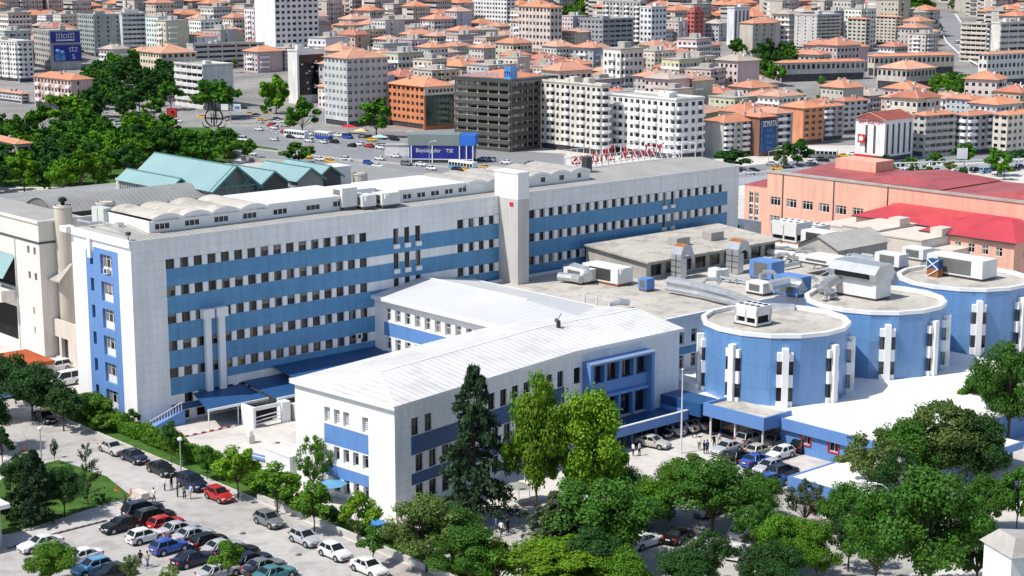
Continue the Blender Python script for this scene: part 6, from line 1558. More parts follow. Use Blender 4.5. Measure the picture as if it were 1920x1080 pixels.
# the park and street trees in the valley
GT = []
def scatter(poly, n, hmin, hmax, lab, cols=('mid', 'dark', 'fresh'), wr=(.75, 1.05), kind='far', group='park trees', mind=5.5):
    us = [p[0] for p in poly]; vs = [p[1] for p in poly]; got = []; tries = 0
    while len(got) < n and tries < 4000:
        tries += 1; u, v = rt.uniform(min(us), max(us)), rt.uniform(min(vs), max(vs))
        if not in_poly(u, v, poly): continue
        p = ground(u, v)
        if any(math.dist(p[:2], q[:2]) < mind for q in got): continue
        got.append(p); h = rt.uniform(hmin, hmax); cn = rt.choice(cols); w = h*rt.uniform(*wr)
        o = thing('broadleaf_tree', None, 'tree', p, rt.uniform(0, 6.28), group); o.scale = (w, w, h)
        me = rt.choice(KINDS[kind]); k = rt.uniform(.85, 1.15); link(me[0], 'crown', o, color=tuple(x*k for x in GREEN[cn])); link(me[1], 'trunk', o)
        GT.append([o, '%s %s tree %s, %s row' % ({'mid': 'green', 'dark': 'dark green', 'fresh': 'light green', 'bright': 'bright green', 'olive': 'olive'}[cn], 'tall' if h > (hmin+hmax)/2 else 'lower', lab, 'rear' if v < (min(vs)+max(vs))/2 else 'front'), u])
scatter([(-40, 378), (170, 366), (260, 340), (300, 318), (440, 306), (462, 296), (440, 288), (385, 285), (330, 266), (180, 268), (60, 300), (-40, 310)], 74, 10, 14.5, 'behind the teal roofs', ('mid', 'dark', 'dark', 'fresh'), (.85, 1.15), mind=5.6)
scatter([(330, 330), (440, 314), (475, 298), (440, 287), (340, 284)], 15, 7.5, 10.5, 'at the park corner by the monument', ('dark', 'mid'), (.95, 1.25), mind=6)
scatter([(-40, 300), (60, 292), (180, 262), (175, 235), (100, 235), (-40, 250)], 16, 9, 13, 'below the pink house', ('mid', 'dark'))
scatter([(170, 232), (330, 226), (325, 150), (250, 135), (165, 150)], 32, 11, 16, 'beside the cream house', ('mid', 'dark', 'dark'), (.9, 1.25), mind=7)
scatter([(1350, 160), (1480, 168), (1490, 110), (1385, 104)], 20, 10, 15, 'in the slope green gap', ('mid', 'dark'), mind=7)
scatter([(1750, 182), (1872, 212), (1862, 194), (1800, 166), (1752, 168)], 18, 9, 12, 'inside the road bend', ('mid', 'fresh', 'dark'), mind=8)
scatter([(1660, 75), (1752, 75), (1745, 15), (1660, 10)], 20, 14, 20, 'on the top right hillside', ('mid', 'dark'), mind=10)
scatter([(1052, 90), (1090, 90), (1112, 30), (1062, 20)], 12, 14, 20, 'on the top middle hillside', ('fresh', 'mid'), mind=9)
scatter([(1620, 352), (1900, 342), (1900, 334), (1620, 342)], 9, 4, 7, 'behind the salmon school', ('dark', 'fresh', 'mid'), mind=5)
scatter([(-30, 118), (140, 130), (140, 112), (-30, 104)], 8, 10, 14, 'at the upper left', ('mid', 'dark'), mind=9)
scatter([(375, 212), (420, 205), (400, 198)], 4, 12, 15, 'beside the red billboard', ('dark', 'mid'))
settle(GT)
for q in [('round tree before the white and grey modern block', 405, 222, 140, 96, 'mid'), ('round tree left of the black glass front', 518, 214, 134, 72, 'fresh'), ('round tree at the foot of the narrow grey block', 567, 252, 182, 84, 'mid'),
          ('round tree between the narrow grey block and terracotta office', 706, 258, 178, 80, 'mid'), ('round tree alone on the avenue verge behind the teal roofs', 560, 308, 262, 78, 'mid'), ('wide tree right of the pink house foot', 122, 248, 168, 112, 'fresh'),
          ('olive bushy tree before the grey shop apartments', 1365, 320, 276, 100, 'dark'), ('tree at the foot of the orange-walled block', 1495, 312, 256, 66, 'dark'), ('pale tree left of it', 1465, 318, 268, 40, 'olive'),
          ('dark tree hiding the white gabled building foot', 1655, 322, 288, 52, 'dark'), ('bright small tree right of the white gabled building', 1705, 320, 292, 36, 'fresh'), ('tree before the round-fronted apartments', 1752, 316, 282, 42, 'mid'),
          ('tall tree before the grey-blue shop apartments', 1808, 312, 262, 56, 'mid'), ('big round dark tree near the right edge', 1870, 330, 272, 58, 'mid'), ('tree at the right edge by the cream corner apartments', 1910, 312, 276, 44, 'dark'), ('grey-green bush tree by the parked cars under the viaduct', 1780, 326, 300, 30, 'olive')]:
    tree(q[0], q[1], q[2], q[3], q[4], 'far', q[5])
ct = []
for i in range(-60, 80):
    for j in range(-35, 70):
        x = (i+.5)*18*E1[0]+(j+.5)*21.5*E2[0]; y = 900+(i+.5)*18*E1[1]+(j+.5)*21.5*E2[1]
        if not 720 < y < 1300 or rt.random() > .30: continue
        u, v = proj(x, y, terr(y))
        if not 420 < u < 1930 or any(math.hypot(x-hx, y-hy) < 22 for hx, hy, *_ in HERO): continue
        ct.append((x, y, u))
VV = []; cr = KINDS['far'][0][0]; co_ = np.empty(len(cr.vertices)*3, np.float32); cr.vertices.foreach_get('co', co_); co_ = co_.reshape(-1, 4, 3)[::2]
for x, y, u in rt.sample(ct, min(len(ct), 120)):
    h = rt.uniform(8, 13); a = rt.uniform(0, 6.28); ca, sa = math.cos(a), math.sin(a)
    VV.append(np.stack([x+(co_[..., 0]*ca-co_[..., 1]*sa)*h*.8, y+(co_[..., 0]*sa+co_[..., 1]*ca)*h*.8, terr(y)+co_[..., 2]*h], -1).reshape(-1, 3))
o = link(leaf_mesh('street_trees', np.concatenate(VV), M['leaf_city']), 'street_trees', color=GREEN['mid']); tag(o, 'many tiny trees dotted between the far city houses', 'trees', kind='stuff')
# ================================================================== vehicles
M['paint'] = mat('car_paint', None, .32, .05, 1, .4, coat=.25)
M['car_glass'] = mat('car_glass', (.014, .02, .024), .1, .2, .6, .38)
M['tyre'] = M['black']; M['rim'] = mat('alloy_rim', (.45, .45, .46), .35, .1, 3, .5, metal=.6)
M['lamp'] = mat('headlight', (.75, .76, .78), .15, .05, 3, .7); M['tail'] = mat('tail_light', (.5, .015, .01), .25, .1, 3, .5)
M['trim'] = mat('black_trim', (.02, .02, .022), .6, .2, 2, .3)
def loft(mb, secs, m=0):
    k = len(secs[0]); base = len(mb.V)
    for s in secs: mb.V.extend(s)
    for i in range(len(secs)-1):
        for j in range(k-1):
            n = base+i*k+j; mb.F.append((n, n+1, n+k+1, n+k)); mb.M.append(m)
    mb.F.append(tuple(range(base, base+k))); mb.M.append(m)
    e = base+(len(secs)-1)*k; mb.F.append(tuple(range(e, e+k))); mb.M.append(m)
def car_kind(L_, W_, hb, hr, st, gh, tall=0):
    """st: body stations (x, top z); gh: glasshouse (x rear base, x rear roof, x front roof, x front base)"""
    b = MB(); w = W_/2
    def sec(x, zt):
        f = 1-.16*max(0, abs(x)/(L_/2)-.8)/.2; ww = w*f
        return [(x, -ww*.95, .24), (x, -ww, .48), (x, -ww*.985, zt-.16), (x, -ww*.9, zt-.02), (x, -ww*.5, zt+.025), (x, ww*.5, zt+.025), (x, ww*.9, zt-.02), (x, ww*.985, zt-.16), (x, ww, .48), (x, ww*.95, .24)]
    loft(b, [sec(x, z) for x, z in st])
    xr, xrr, xfr, xf = gh; wr_ = w*.72; wb = w*.9
    roof = [(xrr, hr-.05), ((xrr+xfr)/2, hr), (xfr, hr-.06)]
    loft(b, [[(x, -wr_, z-.09), (x, -wr_*.9, z), (x, 0, z+.03), (x, wr_*.9, z), (x, wr_, z-.09)] for x, z in roof])
    for s in (-1, 1):
        for (x0, x1) in ((xf, xfr), (xr, xrr)): b.beam((x0, s*wb, hb-.06), (x1, s*wr_*.99, hr-.08), .09, .09)
        mid = (xrr+xfr)/2+.08; b.beam((mid, s*(wb+.012), hb-.08), (mid, s*(wr_+.012), hr-.08), .10, .06)
        if xrr-xr > .5 and tall == 0: b.beam((xr+.45, s*(wb+.01), hb-.05), (xrr+.1, s*(wr_+.01), hr-.1), .16, .05)
        b.box(xf-.45, xf-.25, s*(wb+.14)-.09, s*(wb+.14)+.09, hb+.02, hb+.15)
    body = b.mesh('car_body', M['paint'], smooth=False)
    for p in body.polygons: p.use_smooth = False
    g = MB(); zb, zt = hb-.12, hr-.07; wr2, wb2 = wr_*.97, wb*.985
    pts = [(xr, -wb2, zb), (xf, -wb2, zb), (xf, wb2, zb), (xr, wb2, zb), (xrr, -wr2, zt), (xfr, -wr2, zt), (xfr, wr2, zt), (xrr, wr2, zt)]
    n = g.vs(pts)
    for f in ((0, 1, 5, 4), (1, 2, 6, 5), (2, 3, 7, 6), (3, 0, 4, 7)): g.F.append(tuple(n+i for i in f)); g.M.append(0)
    glass = g.mesh('car_glass', M['car_glass'])
    t = MB()
    t.box(-L_/2+.1, L_/2-.1, -w*.93, w*.93, .18, .3)
    for s in (-1, 1):
        for x in (-L_*.30, L_*.31): t.lathe([(.40, 0), (.40, .02), (.32, .025)], 14); 
    V = t.V[8:]; q = 0
    for s in (-1, 1):
        for x in (-L_*.30, L_*.31):
            for i in range(42): vx, vy, vz = V[q]; t.V[8+q] = (x+vx, s*(w-.005+vz), .34+vy); q += 1
    t.box(-L_/2-.03, -L_/2+.02, -.27, .27, .5, .62); t.box(L_/2-.03, L_/2+.02, -w*.55, w*.55, .32, .45)
    trim = t.mesh('car_trim', M['trim'])
    def lamp(x, y, z, m, dx): 
        b = MB(); b.box(x-dx, x+dx, y-.17, y+.17, z-.08, z+.08); return b.mesh('lamp', M[m])
    lamps = [('headlight', lamp(L_/2-.13, s*w*.70, st[-2][1]-.13, 'lamp', .12)) for s in (-1, 1)]+[('taillight', lamp(-L_/2+.06, s*w*.74, st[1][1]-.14, 'tail', .09)) for s in (-1, 1)]
    pl = MB(); pl.box(L_/2, L_/2+.02, -.26, .26, .44, .55); m1 = pl.mesh('number_plate', M['lamp']); pl = MB(); pl.box(-L_/2-.06, -L_/2-.031, -.26, .26, .62, .74); m2 = pl.mesh('number_plate', M['lamp'])
    lamps += [('number_plate', m1), ('number_plate', m2)]
    return dict(L=L_, W=W_, body=body, glass=glass, trim=trim, lamps=lamps, wx=(-L_*.30, L_*.31))
def wheel_mesh():
    b = MB(); b.lathe([(.20, -.10), (.31, -.10), (.325, 0), (.31, .10), (.2, .10)], 16)
    tyre = b.mesh('tyre', M['tyre']); b = MB(); b.lathe([(.21, .095), (.2, .112), (.06, .118)], 10); rim = b.mesh('rim', M['rim'])
    for me in (tyre, rim):
        for v in me.vertices: x, y, z = v.co; v.co = (x, z, y)
    return tyre, rim
TYRE, RIM = wheel_mesh()
CAR = {'sedan': car_kind(4.5, 1.78, .92, 1.43, [(-2.25, .70), (-2.18, .93), (-1.5, .98), (0, .93), (.95, .93), (1.7, .84), (2.1, .74), (2.25, .58)], (-1.72, -1.02, .22, 1.0)),
       'hatch': car_kind(3.95, 1.72, .93, 1.47, [(-1.97, .72), (-1.93, .95), (-1.4, .97), (0, .93), (.8, .93), (1.4, .84), (1.8, .75), (1.97, .58)], (-1.86, -1.45, .12, .92), 1),
       'suv': car_kind(4.5, 1.86, 1.05, 1.70, [(-2.25, .8), (-2.2, 1.05), (-1.4, 1.08), (0, 1.05), (1.0, 1.05), (1.7, .98), (2.12, .86), (2.25, .65)], (-2.12, -1.75, .25, 1.05), 1),
       'van': car_kind(4.9, 1.95, 1.15, 2.05, [(-2.45, .9), (-2.42, 1.15), (-1.4, 1.17), (0, 1.15), (1.3, 1.15), (1.9, 1.08), (2.3, .95), (2.45, .65)], (-2.38, -2.25, .85, 1.65), 1)}
PC = {'white': (.72, .72, .72), 'silver': (.42, .43, .45), 'grey': (.16, .17, .18), 'black': (.010, .011, .013), 'navy': (.008, .013, .04), 'blue': (.025, .085, .36), 'red': (.42, .018, .015), 'teal': (.06, .20, .22), 'brown': (.10, .06, .05), 'champagne': (.46, .44, .40), 'yellow': (.75, .40, .02), 'green': (.05, .16, .07), 'light blue': (.12, .30, .50), 'burgundy': (.12, .01, .02)}
def car(label, u, v, kind, col, head, group, z=.45, pt=None, detail=True, sc_=1.0):
    p = pt or at(u, v, z); k = CAR[kind]
    o = thing('parked_car' if detail else 'car', label, 'car', (p[0], p[1], p[2]-z+.03), head, group)
    if sc_ != 1: o.scale = (sc_,)*3
    link(k['body'], 'body', o, color=PC[col]); link(k['glass'], 'window_glass', o)
    if detail:
        link(k['trim'], 'trim', o)
        for nm, me in k['lamps']: link(me, nm, o)
        for x in k['wx']:
            for s in (-1, 1):
                w = link(TYRE, 'wheel', o, (x, s*(k['W']/2-.09), .325), 0 if s > 0 else PI); link(RIM, 'rim', w)
    else:
        for x in k['wx']:
            for s in (-1, 1): link(TYRE, 'wheel', o, (x, s*(k['W']/2-.09), .325), 0 if s > 0 else PI)
    return o
UP, DN = HROT, HROT-PI/2
G1, G2, G3, G4 = 'cars parked in the near car park', 'cars parked along the street', 'cars in the entrance yard', 'cars under the trees at the bottom'
for lab, u, v, k, c, hd, g_ in [
 ('black sedan at the left end of the car park front row', 228, 986, 'sedan', 'black', UP+PI, G1),
 ('white hatchback, second in the front row of the car park', 273, 1007, 'hatch', 'white', UP, G1),
 ('bright blue hatchback in the front row of the car park', 318, 1027, 'hatch', 'blue', UP, G1),
 ('navy sedan in the front row right of the bright blue hatchback', 363, 1050, 'sedan', 'navy', UP, G1),
 ('silver-blue sedan cut by the bottom edge in the front row', 410, 1074, 'sedan', 'silver', UP, G1),
 ('black people carrier at the left end of the rear car park row', 268, 958, 'suv', 'navy', UP, G1),
 ('dark grey hatchback between black people carrier and red hatchback', 290, 972, 'suv', 'black', UP, G1),
 ('red hatchback in the rear row of the car park', 312, 983, 'hatch', 'red', UP, G1),
 ('silver sedan right of the red hatchback in the car park', 336, 994, 'sedan', 'silver', UP, G1),
 ('second silver sedan in the rear row, before a black hatchback', 363, 1005, 'sedan', 'silver', UP, G1),
 ('black hatchback between silver cars in the rear row', 392, 1016, 'hatch', 'black', UP, G1),
 ('silver sedan right of the black hatchback in the rear row', 418, 1028, 'sedan', 'silver', UP, G1),
 ('black sedan partly under the small car park tree', 446, 1038, 'sedan', 'black', UP, G1),
 ('navy sedan right of the small car park tree', 470, 1052, 'sedan', 'navy', UP, G1),
 ('slate grey sedan near the bottom end of the rear row', 495, 1064, 'sedan', 'grey', UP, G1),
 ('teal sedan at the bottom end of the rear row', 515, 1078, 'sedan', 'teal', UP, G1),
 ('white sedan alone on the left of the car park', 76, 1022, 'sedan', 'white', UP+PI, G1),
 ('white sedan under the bottom left tree', 150, 1047, 'sedan', 'white', UP+PI, G1),
 ('blue-grey hatchback under the bottom left tree', 172, 1066, 'hatch', 'light blue', UP+PI, G1),
 ('dark sedan at the bottom edge right of the bottom left tree', 208, 1076, 'sedan', 'black', UP+PI, G1),
 ('champagne silver sedan, first in the street row by the hedge', 211, 842, 'sedan', 'champagne', DN, G2),
 ('dark blue saloon with white sunshade in the street row', 252, 858, 'sedan', 'navy', DN, G2),
 ('black sedan in the street row beside the standing group', 303, 881, 'sedan', 'black', DN, G2),
 ('dark navy estate car next to the red hatchback on the street', 361, 908, 'suv', 'navy', DN, G2),
 ('red hatchback with a white windscreen shade on the street', 411, 930, 'hatch', 'red', DN, G2),
 ('dark grey hatchback alone in the middle of the street row', 505, 977, 'hatch', 'grey', DN, G2),
 ('light silver hatchback on the street before a white hatchback', 572, 1011, 'hatch', 'silver', DN, G2),
 ('white hatchback on the street before the last white sedan', 628, 1037, 'hatch', 'white', DN, G2),
 ('white sedan at the bottom end of the street row', 692, 1066, 'sedan', 'white', DN, G2),
 ('silver estate car near the left edge above the lawn', 38, 872, 'suv', 'silver', UP+PI, G2),
 ('dark car in the tree shadow of the side road', 84, 784, 'sedan', 'black', DN, G2),
 ('blue car at the left edge under dark trees', 12, 740, 'sedan', 'light blue', UP, G2),
 ('white van beside the near end wall of the long block', 122, 716, 'van', 'white', UP+PI, G2),
 ('silver hatchback behind the white van', 105, 690, 'suv', 'white', UP+PI, G2),
 ('champagne sedan with dark sunroof by the blue porch', 1224, 831, 'sedan', 'champagne', DN+.25, G3),
 ('dark sedan in the shade of the blue porch', 1228, 812, 'sedan', 'black', DN+.15, G3),
 ('silver sedan with sloping rear beside the flagpole', 1253, 807, 'sedan', 'silver', DN+.2+PI, G3),
 ('silver-white sedan behind the flagpole', 1278, 801, 'sedan', 'white', DN+.2+PI, G3),
 ('silver sedan nearest the shaded link canopy', 1301, 797, 'sedan', 'silver', DN+.2+PI, G3),
 ('white estate car at the corner of the entrance canopy', 1331, 783, 'hatch', 'white', DN-.6, G3),
 ('silver people carrier in front of the entrance canopy', 1408, 825, 'suv', 'silver', UP, G3),
 ('silver sedan facing left in the entrance yard', 1362, 842, 'sedan', 'silver', UP+PI, G3),
 ('silver hatchback between the white and silver cars of the yard', 1425, 846, 'hatch', 'champagne', UP, G3),
 ('white hatchback facing left in the entrance yard', 1463, 852, 'hatch', 'white', UP+PI, G3),
 ('black car in the yard below the blue wall window', 1512, 838, 'suv', 'black', UP, G3),
 ('dark grey car between the canopy post and black car', 1463, 829, 'suv', 'grey', UP, G3),
 ('bright blue car in the entrance yard', 1418, 865, 'sedan', 'blue', UP, G3),
 ('silver car behind the bright blue one', 1440, 878, 'hatch', 'silver', UP+PI, G3),
 ('navy car by the corner of the long low white roof', 1467, 888, 'suv', 'navy', UP, G3),
 ('dark car half hidden below the silver sedan of the yard', 1382, 858, 'sedan', 'black', UP, G3),
 ('blue car under the grey airy tree', 1447, 905, 'suv', 'blue', UP, G3),
 ('red car under the broad dark tree', 1060, 1012, 'suv', 'red', UP, G4),
 ('pale green sedan under the spreading grey-green cedar', 1003, 1040, 'sedan', 'green', UP+.5, G4),
 ('dark red car below the yellow-flecked trees', 905, 1030, 'sedan', 'burgundy', UP, G4),
 ('silver hatchback seen from behind, under the yellow-flecked tree', 812, 1022, 'hatch', 'silver', DN-.5, G4),
 ('brown car left of the silver hatchback under the tree', 782, 1016, 'hatch', 'brown', DN-.5, G4),
 ('silver estate car among the bottom centre trees', 1185, 990, 'suv', 'silver', UP, G4),
 ('white sedan among the bottom centre trees', 1210, 1016, 'sedan', 'white', UP, G4),
 ('light blue car left of the broad tree of the yard', 1235, 955, 'hatch', 'light blue', DN, G4),
 ('silver car left of the broad yard tree trunk', 1252, 930, 'sedan', 'silver', DN, G4),
 ('white car with a red cloth on its bonnet', 1330, 958, 'hatch', 'white', UP+PI, G4),
 ('white sedan below the red cloth', 1385, 1000, 'sedan', 'white', UP+.5, G4),
 ('silver sedan at the bottom, left of the minibus', 1322, 1030, 'sedan', 'silver', UP+.4, G4),
 ('white hatchback under the small leafy tree', 1382, 1035, 'hatch', 'white', UP+.4, G4),
 ('grey-blue minibus at the bottom edge right of centre', 1453, 1060, 'van', 'light blue', UP+.7, G4),
 ('white car at the bottom edge left of the minibus', 1402, 1078, 'sedan', 'white', UP+.7, G4),
 ('dark car under the bottom right of centre trees', 1270, 1005, 'sedan', 'black', UP+.3, G4),
 ('navy car under the right yard trees', 1300, 1060, 'suv', 'navy', UP+.3, G4)]:
    car(lab, u, v, k, c, hd, g_)
# traffic in the valley: px, kind, colour, heading
AV = math.atan2(*reversed([b_-a_ for a_, b_ in zip(at(470, 285, -11.9)[:2], at(700, 312, -11.9)[:2])]))
tr = []
for u, v, k, c, hd in [(457, 263, 'van', 'white', 0), (470, 276, 'sedan', 'white', 0), (472, 289, 'sedan', 'white', 0), (622, 304, 'sedan', 'yellow', 0), (648, 304, 'sedan', 'silver', 0), (690, 306, 'hatch', 'blue', 0), (708, 312, 'sedan', 'white', 0), (712, 298, 'sedan', 'white', 3.1), (742, 293, 'sedan', 'white', 3.1), (650, 300, 'suv', 'white', 0), (762, 308, 'suv', 'grey', 0), (790, 309, 'sedan', 'white', 0), (788, 299, 'sedan', 'black', 3.1), (910, 315, 'sedan', 'yellow', 0), (486, 243, 'sedan', 'white', 3.1), (515, 262, 'hatch', 'white', 3.1), (379, 220, 'sedan', 'yellow', 0), (334, 227, 'sedan', 'white', 0), (225, 232, 'van', 'white', 1.2), (229, 215, 'sedan', 'yellow', 1.4), (200, 214, 'sedan', 'white', 1.4), (500, 214, 'sedan', 'yellow', 1.0), (491, 226, 'sedan', 'yellow', 1.0), (523, 229, 'sedan', 'white', .6), (535, 236, 'sedan', 'silver', .3), (552, 248, 'sedan', 'white', 0), (578, 252, 'suv', 'white', 0), (600, 253, 'sedan', 'grey', 0), (652, 258, 'van', 'blue', 0), (697, 263, 'sedan', 'yellow', 0), (1582, 293, 'sedan', 'yellow', .4), (1600, 290, 'sedan', 'white', .4), (1705, 320, 'sedan', 'yellow', 0), (1448, 308, 'sedan', 'silver', .4), (520, 224, 'hatch', 'grey', .8), (545, 257, 'sedan', 'black', 0)]:
    p = at(u, v, -11.5); o = car(None, u, v, k, c, AV+hd, 'cars on the city avenue', pt=(p[0], p[1], -11.42), detail=False, sc_=1.0)
    zone = 'before the viaduct' if u > 1400 else 'on the avenue right of the median' if u > 600 else 'near the road median' if v > 255 else 'at the crossroads by the trees'
    tr.append([o, '%s %s %s' % ({'sedan': 'small', 'hatch': 'small', 'suv': 'tall', 'van': 'boxy'}[k]+' '+c, 'taxi' if c == 'yellow' else 'van' if k == 'van' else 'car', zone), u])
rc_ = random.Random(9)
for (u0, v0), (u1, v1), n, hd in (((480, 228), (560, 256), 5, 3.1), ((575, 262), (780, 285), 9, 3.1), ((790, 286), (1000, 308), 7, 3.1), ((560, 296), (640, 302), 3, 0), ((800, 318), (1000, 322), 6, 0), ((455, 205), (485, 220), 3, 1.1), ((1350, 330), (1560, 300), 7, .4), ((590, 252), (760, 262), 7, 0), ((195, 205), (290, 222), 5, 1.3)):
    for k in range(n):
        f = (k+rc_.uniform(.1, .9))/n; u, v = u0+(u1-u0)*f, v0+(v1-v0)*f+rc_.uniform(-2.5, 2.5); c = rc_.choice(['white', 'white', 'silver', 'grey', 'navy', 'yellow', 'black', 'red'])
        p = at(u, v, -11.5); o = car(None, u, v, rc_.choice(['sedan', 'hatch', 'suv']), c, AV+hd, 'cars on the city avenue', pt=(p[0], p[1], -11.42), detail=False)
        tr.append([o, '%s passing %s %s' % (c, 'taxi' if c == 'yellow' else 'car', 'before the right-hand apartments' if u > 1300 else 'near the blue kiosk' if u > 780 else 'on the wide avenue' if u > 570 else 'at the junction by the park'), u])
for k in range(36):
    u = 1590+k*9.2; v = 322-4*(u-1600)/300+rc_.uniform(-1.5, 3)-(6 if k % 2 else 0); c = rc_.choice(['white', 'silver', 'grey', 'navy', 'white', 'black', 'light blue'])
    p = at(u, v, -11.5); o = car(None, u, v, rc_.choice(['sedan', 'suv', 'hatch']), c, AV+1.3, 'cars parked under the viaduct', pt=(p[0], p[1], -11.42), detail=False); tr.append([o, '%s car parked in the row below the right-hand apartments' % c, u])
for (u, v) in hr[2:]:
    for k in range(4):
        p = ground(u+rc_.uniform(-12, 12), v+rc_.uniform(-8, 8)); c = rc_.choice(['white', 'silver', 'yellow', 'navy']); o = car(None, u, v, 'sedan', c, rc_.uniform(0, 6), 'cars on the hill road', pt=(p[0], p[1], terr(p[1])+.95), detail=False); tr.append([o, '%s car on the winding hill road' % c, u])
settle(tr)
def bus(label, u, v, col, hd, L_=11.0, low=None):
    p = at(u, v, -11.9); o = thing('city_bus', label, 'bus', (p[0], p[1], -11.86), AV+hd)
    b = MB(); b.box(-L_/2, L_/2, -1.25, 1.25, .4, 1.5, 0); b.box(-L_/2, L_/2, -1.25, 1.25, 2.5, 3.05, 1)
    for k in range(9): x = -L_/2+k*(L_-.2)/8; b.box(x, x+.2, -1.25, 1.25, 1.5, 2.5, 1)
    b.build('body', [M['paint'], M['white_clean']], o, color=col)
    b = MB(); b.box(-L_/2+.03, L_/2-.03, -1.2, 1.2, 1.5, 2.5); b.build('window_glass', M['car_glass'], o)
    for x in (-L_*.3, L_*.33):
        for s in (-1, 1): link(TYRE, 'wheel', o, (x, s*1.15, .5), 0, (1.5, 1.2, 1.5))
bus('light blue and white city bus at the lower edge of the avenue', 868, 319, PC['light blue'], 0)
bus('dark roofed bus waiting by the round tree kerb', 556, 259, PC['white'], 0, 12)
bus('blue and white minibus near the narrow grey block', 607, 261, PC['blue'], 0, 8)
bus('white-roofed grey coach in the cross street before the dark trees', 1538, 296, PC['grey'], .4, 12)
bus('white van-like bus at the right edge beside the viaduct', 1905, 316, PC['white'], 1.0, 10)
# ================================================================== street furniture
def lamp_post(label, u, v, z, h, arm=1.6, head='white_clean', hd=0.0, globe=False, group='street lamps'):
    p = at(u, v, z); o = thing('street_lamp', label, 'street lamp', p, hd, group)
    b = MB(); b.tube([(0, 0, 0), (0, 0, h*.5), (0, 0, h)], [.11, .08, .06], 7); b.build('post', M['steel'], o)
    b = MB()
    if globe: b.lathe([(.05, h), (.26, h+.12), (.32, h+.3), (.2, h+.5), (.02, h+.55)], 12)
    else:
        b.tube([(0, 0, h-.1), (arm*.5, 0, h+.35), (arm, 0, h+.4)], .05, 6); b.prism([(arm-.1, -.18), (arm+.8, -.18), (arm+.8, .18), (arm-.1, .18)], h+.33, h+.5)
    b.build('lamp_head', M[head], o); return o
lamp_post('globe lamp on the path above the lawn', 78, 862, 0, 3.6, globe=True)
lamp_post('slim lamp post among the hedge trees by the courtyard', 340, 893, 0, 4.2, globe=True)
lamp_post('curved white lamp among the bottom centre trees', 1125, 1060, 0, 6.5, 1.4, hd=2.6)
lamp_post('white lamp head over the trees at the lower right', 1660, 1010, 0, 5.5, 1.2, hd=3.0)
lamp_post('lamp post with a small bracket in the park clearing', 180, 352, -12, 6.5, .8)
lamp_post('tall curved lamp left of the viaduct', 1440, 330, -12, 8, 4, hd=.3)
lamp_post('tall lamp post right of the white gabled building', 1796, 318, -12, 12, 3.5)
lamp_post('lamp before the blue kiosk, left', 763, 302, -12, 10, 1.6); lamp_post('lamp on the avenue near the small grey booth', 681, 292, -12, 10, 1.6)
lamp_post('lamp on the square right of the blue kiosk', 805, 330, -12, 11, 1.6)
b = MB(); p = at(1277, 850, 0); b.tube([(0, 0, 0), (0, 0, 5), (0, 0, 10.4)], [.12, .10, .06], 8); b.lathe([(.14, 10.4), (.16, 10.5), (.05, 10.62)], 8)
tag(b.build('flagpole', M['steel_white'], None, frame=None), 'tall bare white flagpole in the entrance yard', 'flagpole').location = p
b = MB(); p = at(1684, 990, 0)
b.tube([(0, 0, 0), (0, 0, 8.6)], .14, 8)
for a in (0, 2.1, 4.2): b.box(.3*math.cos(a)-.15, .3*math.cos(a)+.15, .3*math.sin(a)-.12, .3*math.sin(a)+.12, 6.2, 8.0)
b.box(-.45, .45, -.25, .25, 4.3, 5.2)
tag(b.build('antenna_mast', M['steel_white'], None), 'white phone antenna mast rising among the lower right trees', 'antenna').location = p
# billboard, gantry, monument, kiosk
p = at(323, 232, -11.9); o = thing('street_billboard', 'red upright billboard on a post at the crossroads', 'billboard', p, -.15)
b = MB(); b.box(-2.2, 2.2, -.25, .25, 2.6, 6.6); b.build('case', M['frame_dark'], o); b = MB(); b.box(-1.8, 2.0, -.31, -.26, 2.9, 6.3); b.build('poster', M['red'], o); b = MB(); b.box(-.5, .5, -.2, .2, 0, 2.6); b.build('post', M['steel'], o)
b = MB(); b.lathe([(.5, 4.8), (.7, 5.3), (.2, 5.7)], 10, .2, -.34); b.build('emblem', M['black'], o)
p = at(433, 233, -11.9); o = thing('road_gantry', 'road sign gantry with two white and blue boards at the crossroads', 'road sign', p, -.1)
b = MB(); b.tube([(0, 0, 0), (0, 0, 8.2)], .2, 7); b.beam((-3.4, 0, 7.2), (4, 0, 7.2), .2, .2); b.build('post', M['steel'], o)
b = MB(); b.box(-4, -.9, -.2, -.1, 5.9, 8.5); b.build('board', M['white_clean'], o); b = MB(); b.box(1.4, 4.4, -.2, -.1, 5.9, 8.5); b.build('board', M['white_clean'], o); b = MB(); b.box(1.8, 4.0, -.24, -.21, 6.3, 7.7); b.build('route_panel', M['blue'], o)
p = at(402, 246, -11.9); o = thing('sun_disc_monument', 'large black ring sculpture with antler arms on the crossroads island', 'monument', p, -.2)
b = MB(); R_ = 3.7
b.tube([(R_*math.cos(2*PI*k/24), 0, 5.6+R_*math.sin(2*PI*k/24)) for k in range(25)], .33, 8, cap=False); b.build('ring', M['black'], o)
b = MB()
for q in (-1, 1):
    b.tube([(0, 0, 2.0), (q*2.6, 0, 1.4), (q*4.4, 0, 1.9), (q*5.2, 0, 3.6)], [.35, .3, .25, .12], 7); b.tube([(q*.9, 0, 3.0), (q*1.2, 0, 5.2), (q*.8, 0, 6.6), (q*1.7, 0, 8.1)], [.25, .2, .16, .1], 6)
b.tube([(0, 0, 2.2), (0, 0, 6.4), (0, 0, 8.0)], [.3, .26, .12], 6); b.beam((-1.6, 0, 5.0), (1.6, 0, 5.0), .3, .3); b.beam((-2.2, 0, 6.6), (2.2, 0, 6.6), .22, .22); b.build('antler_figures', M['black'], o)
b = MB(); b.prism([(-1.6, -1), (1.6, -1), (1.6, 1), (-1.6, 1)], 0, 1.9); b.build('plinth', M['concrete'], o)
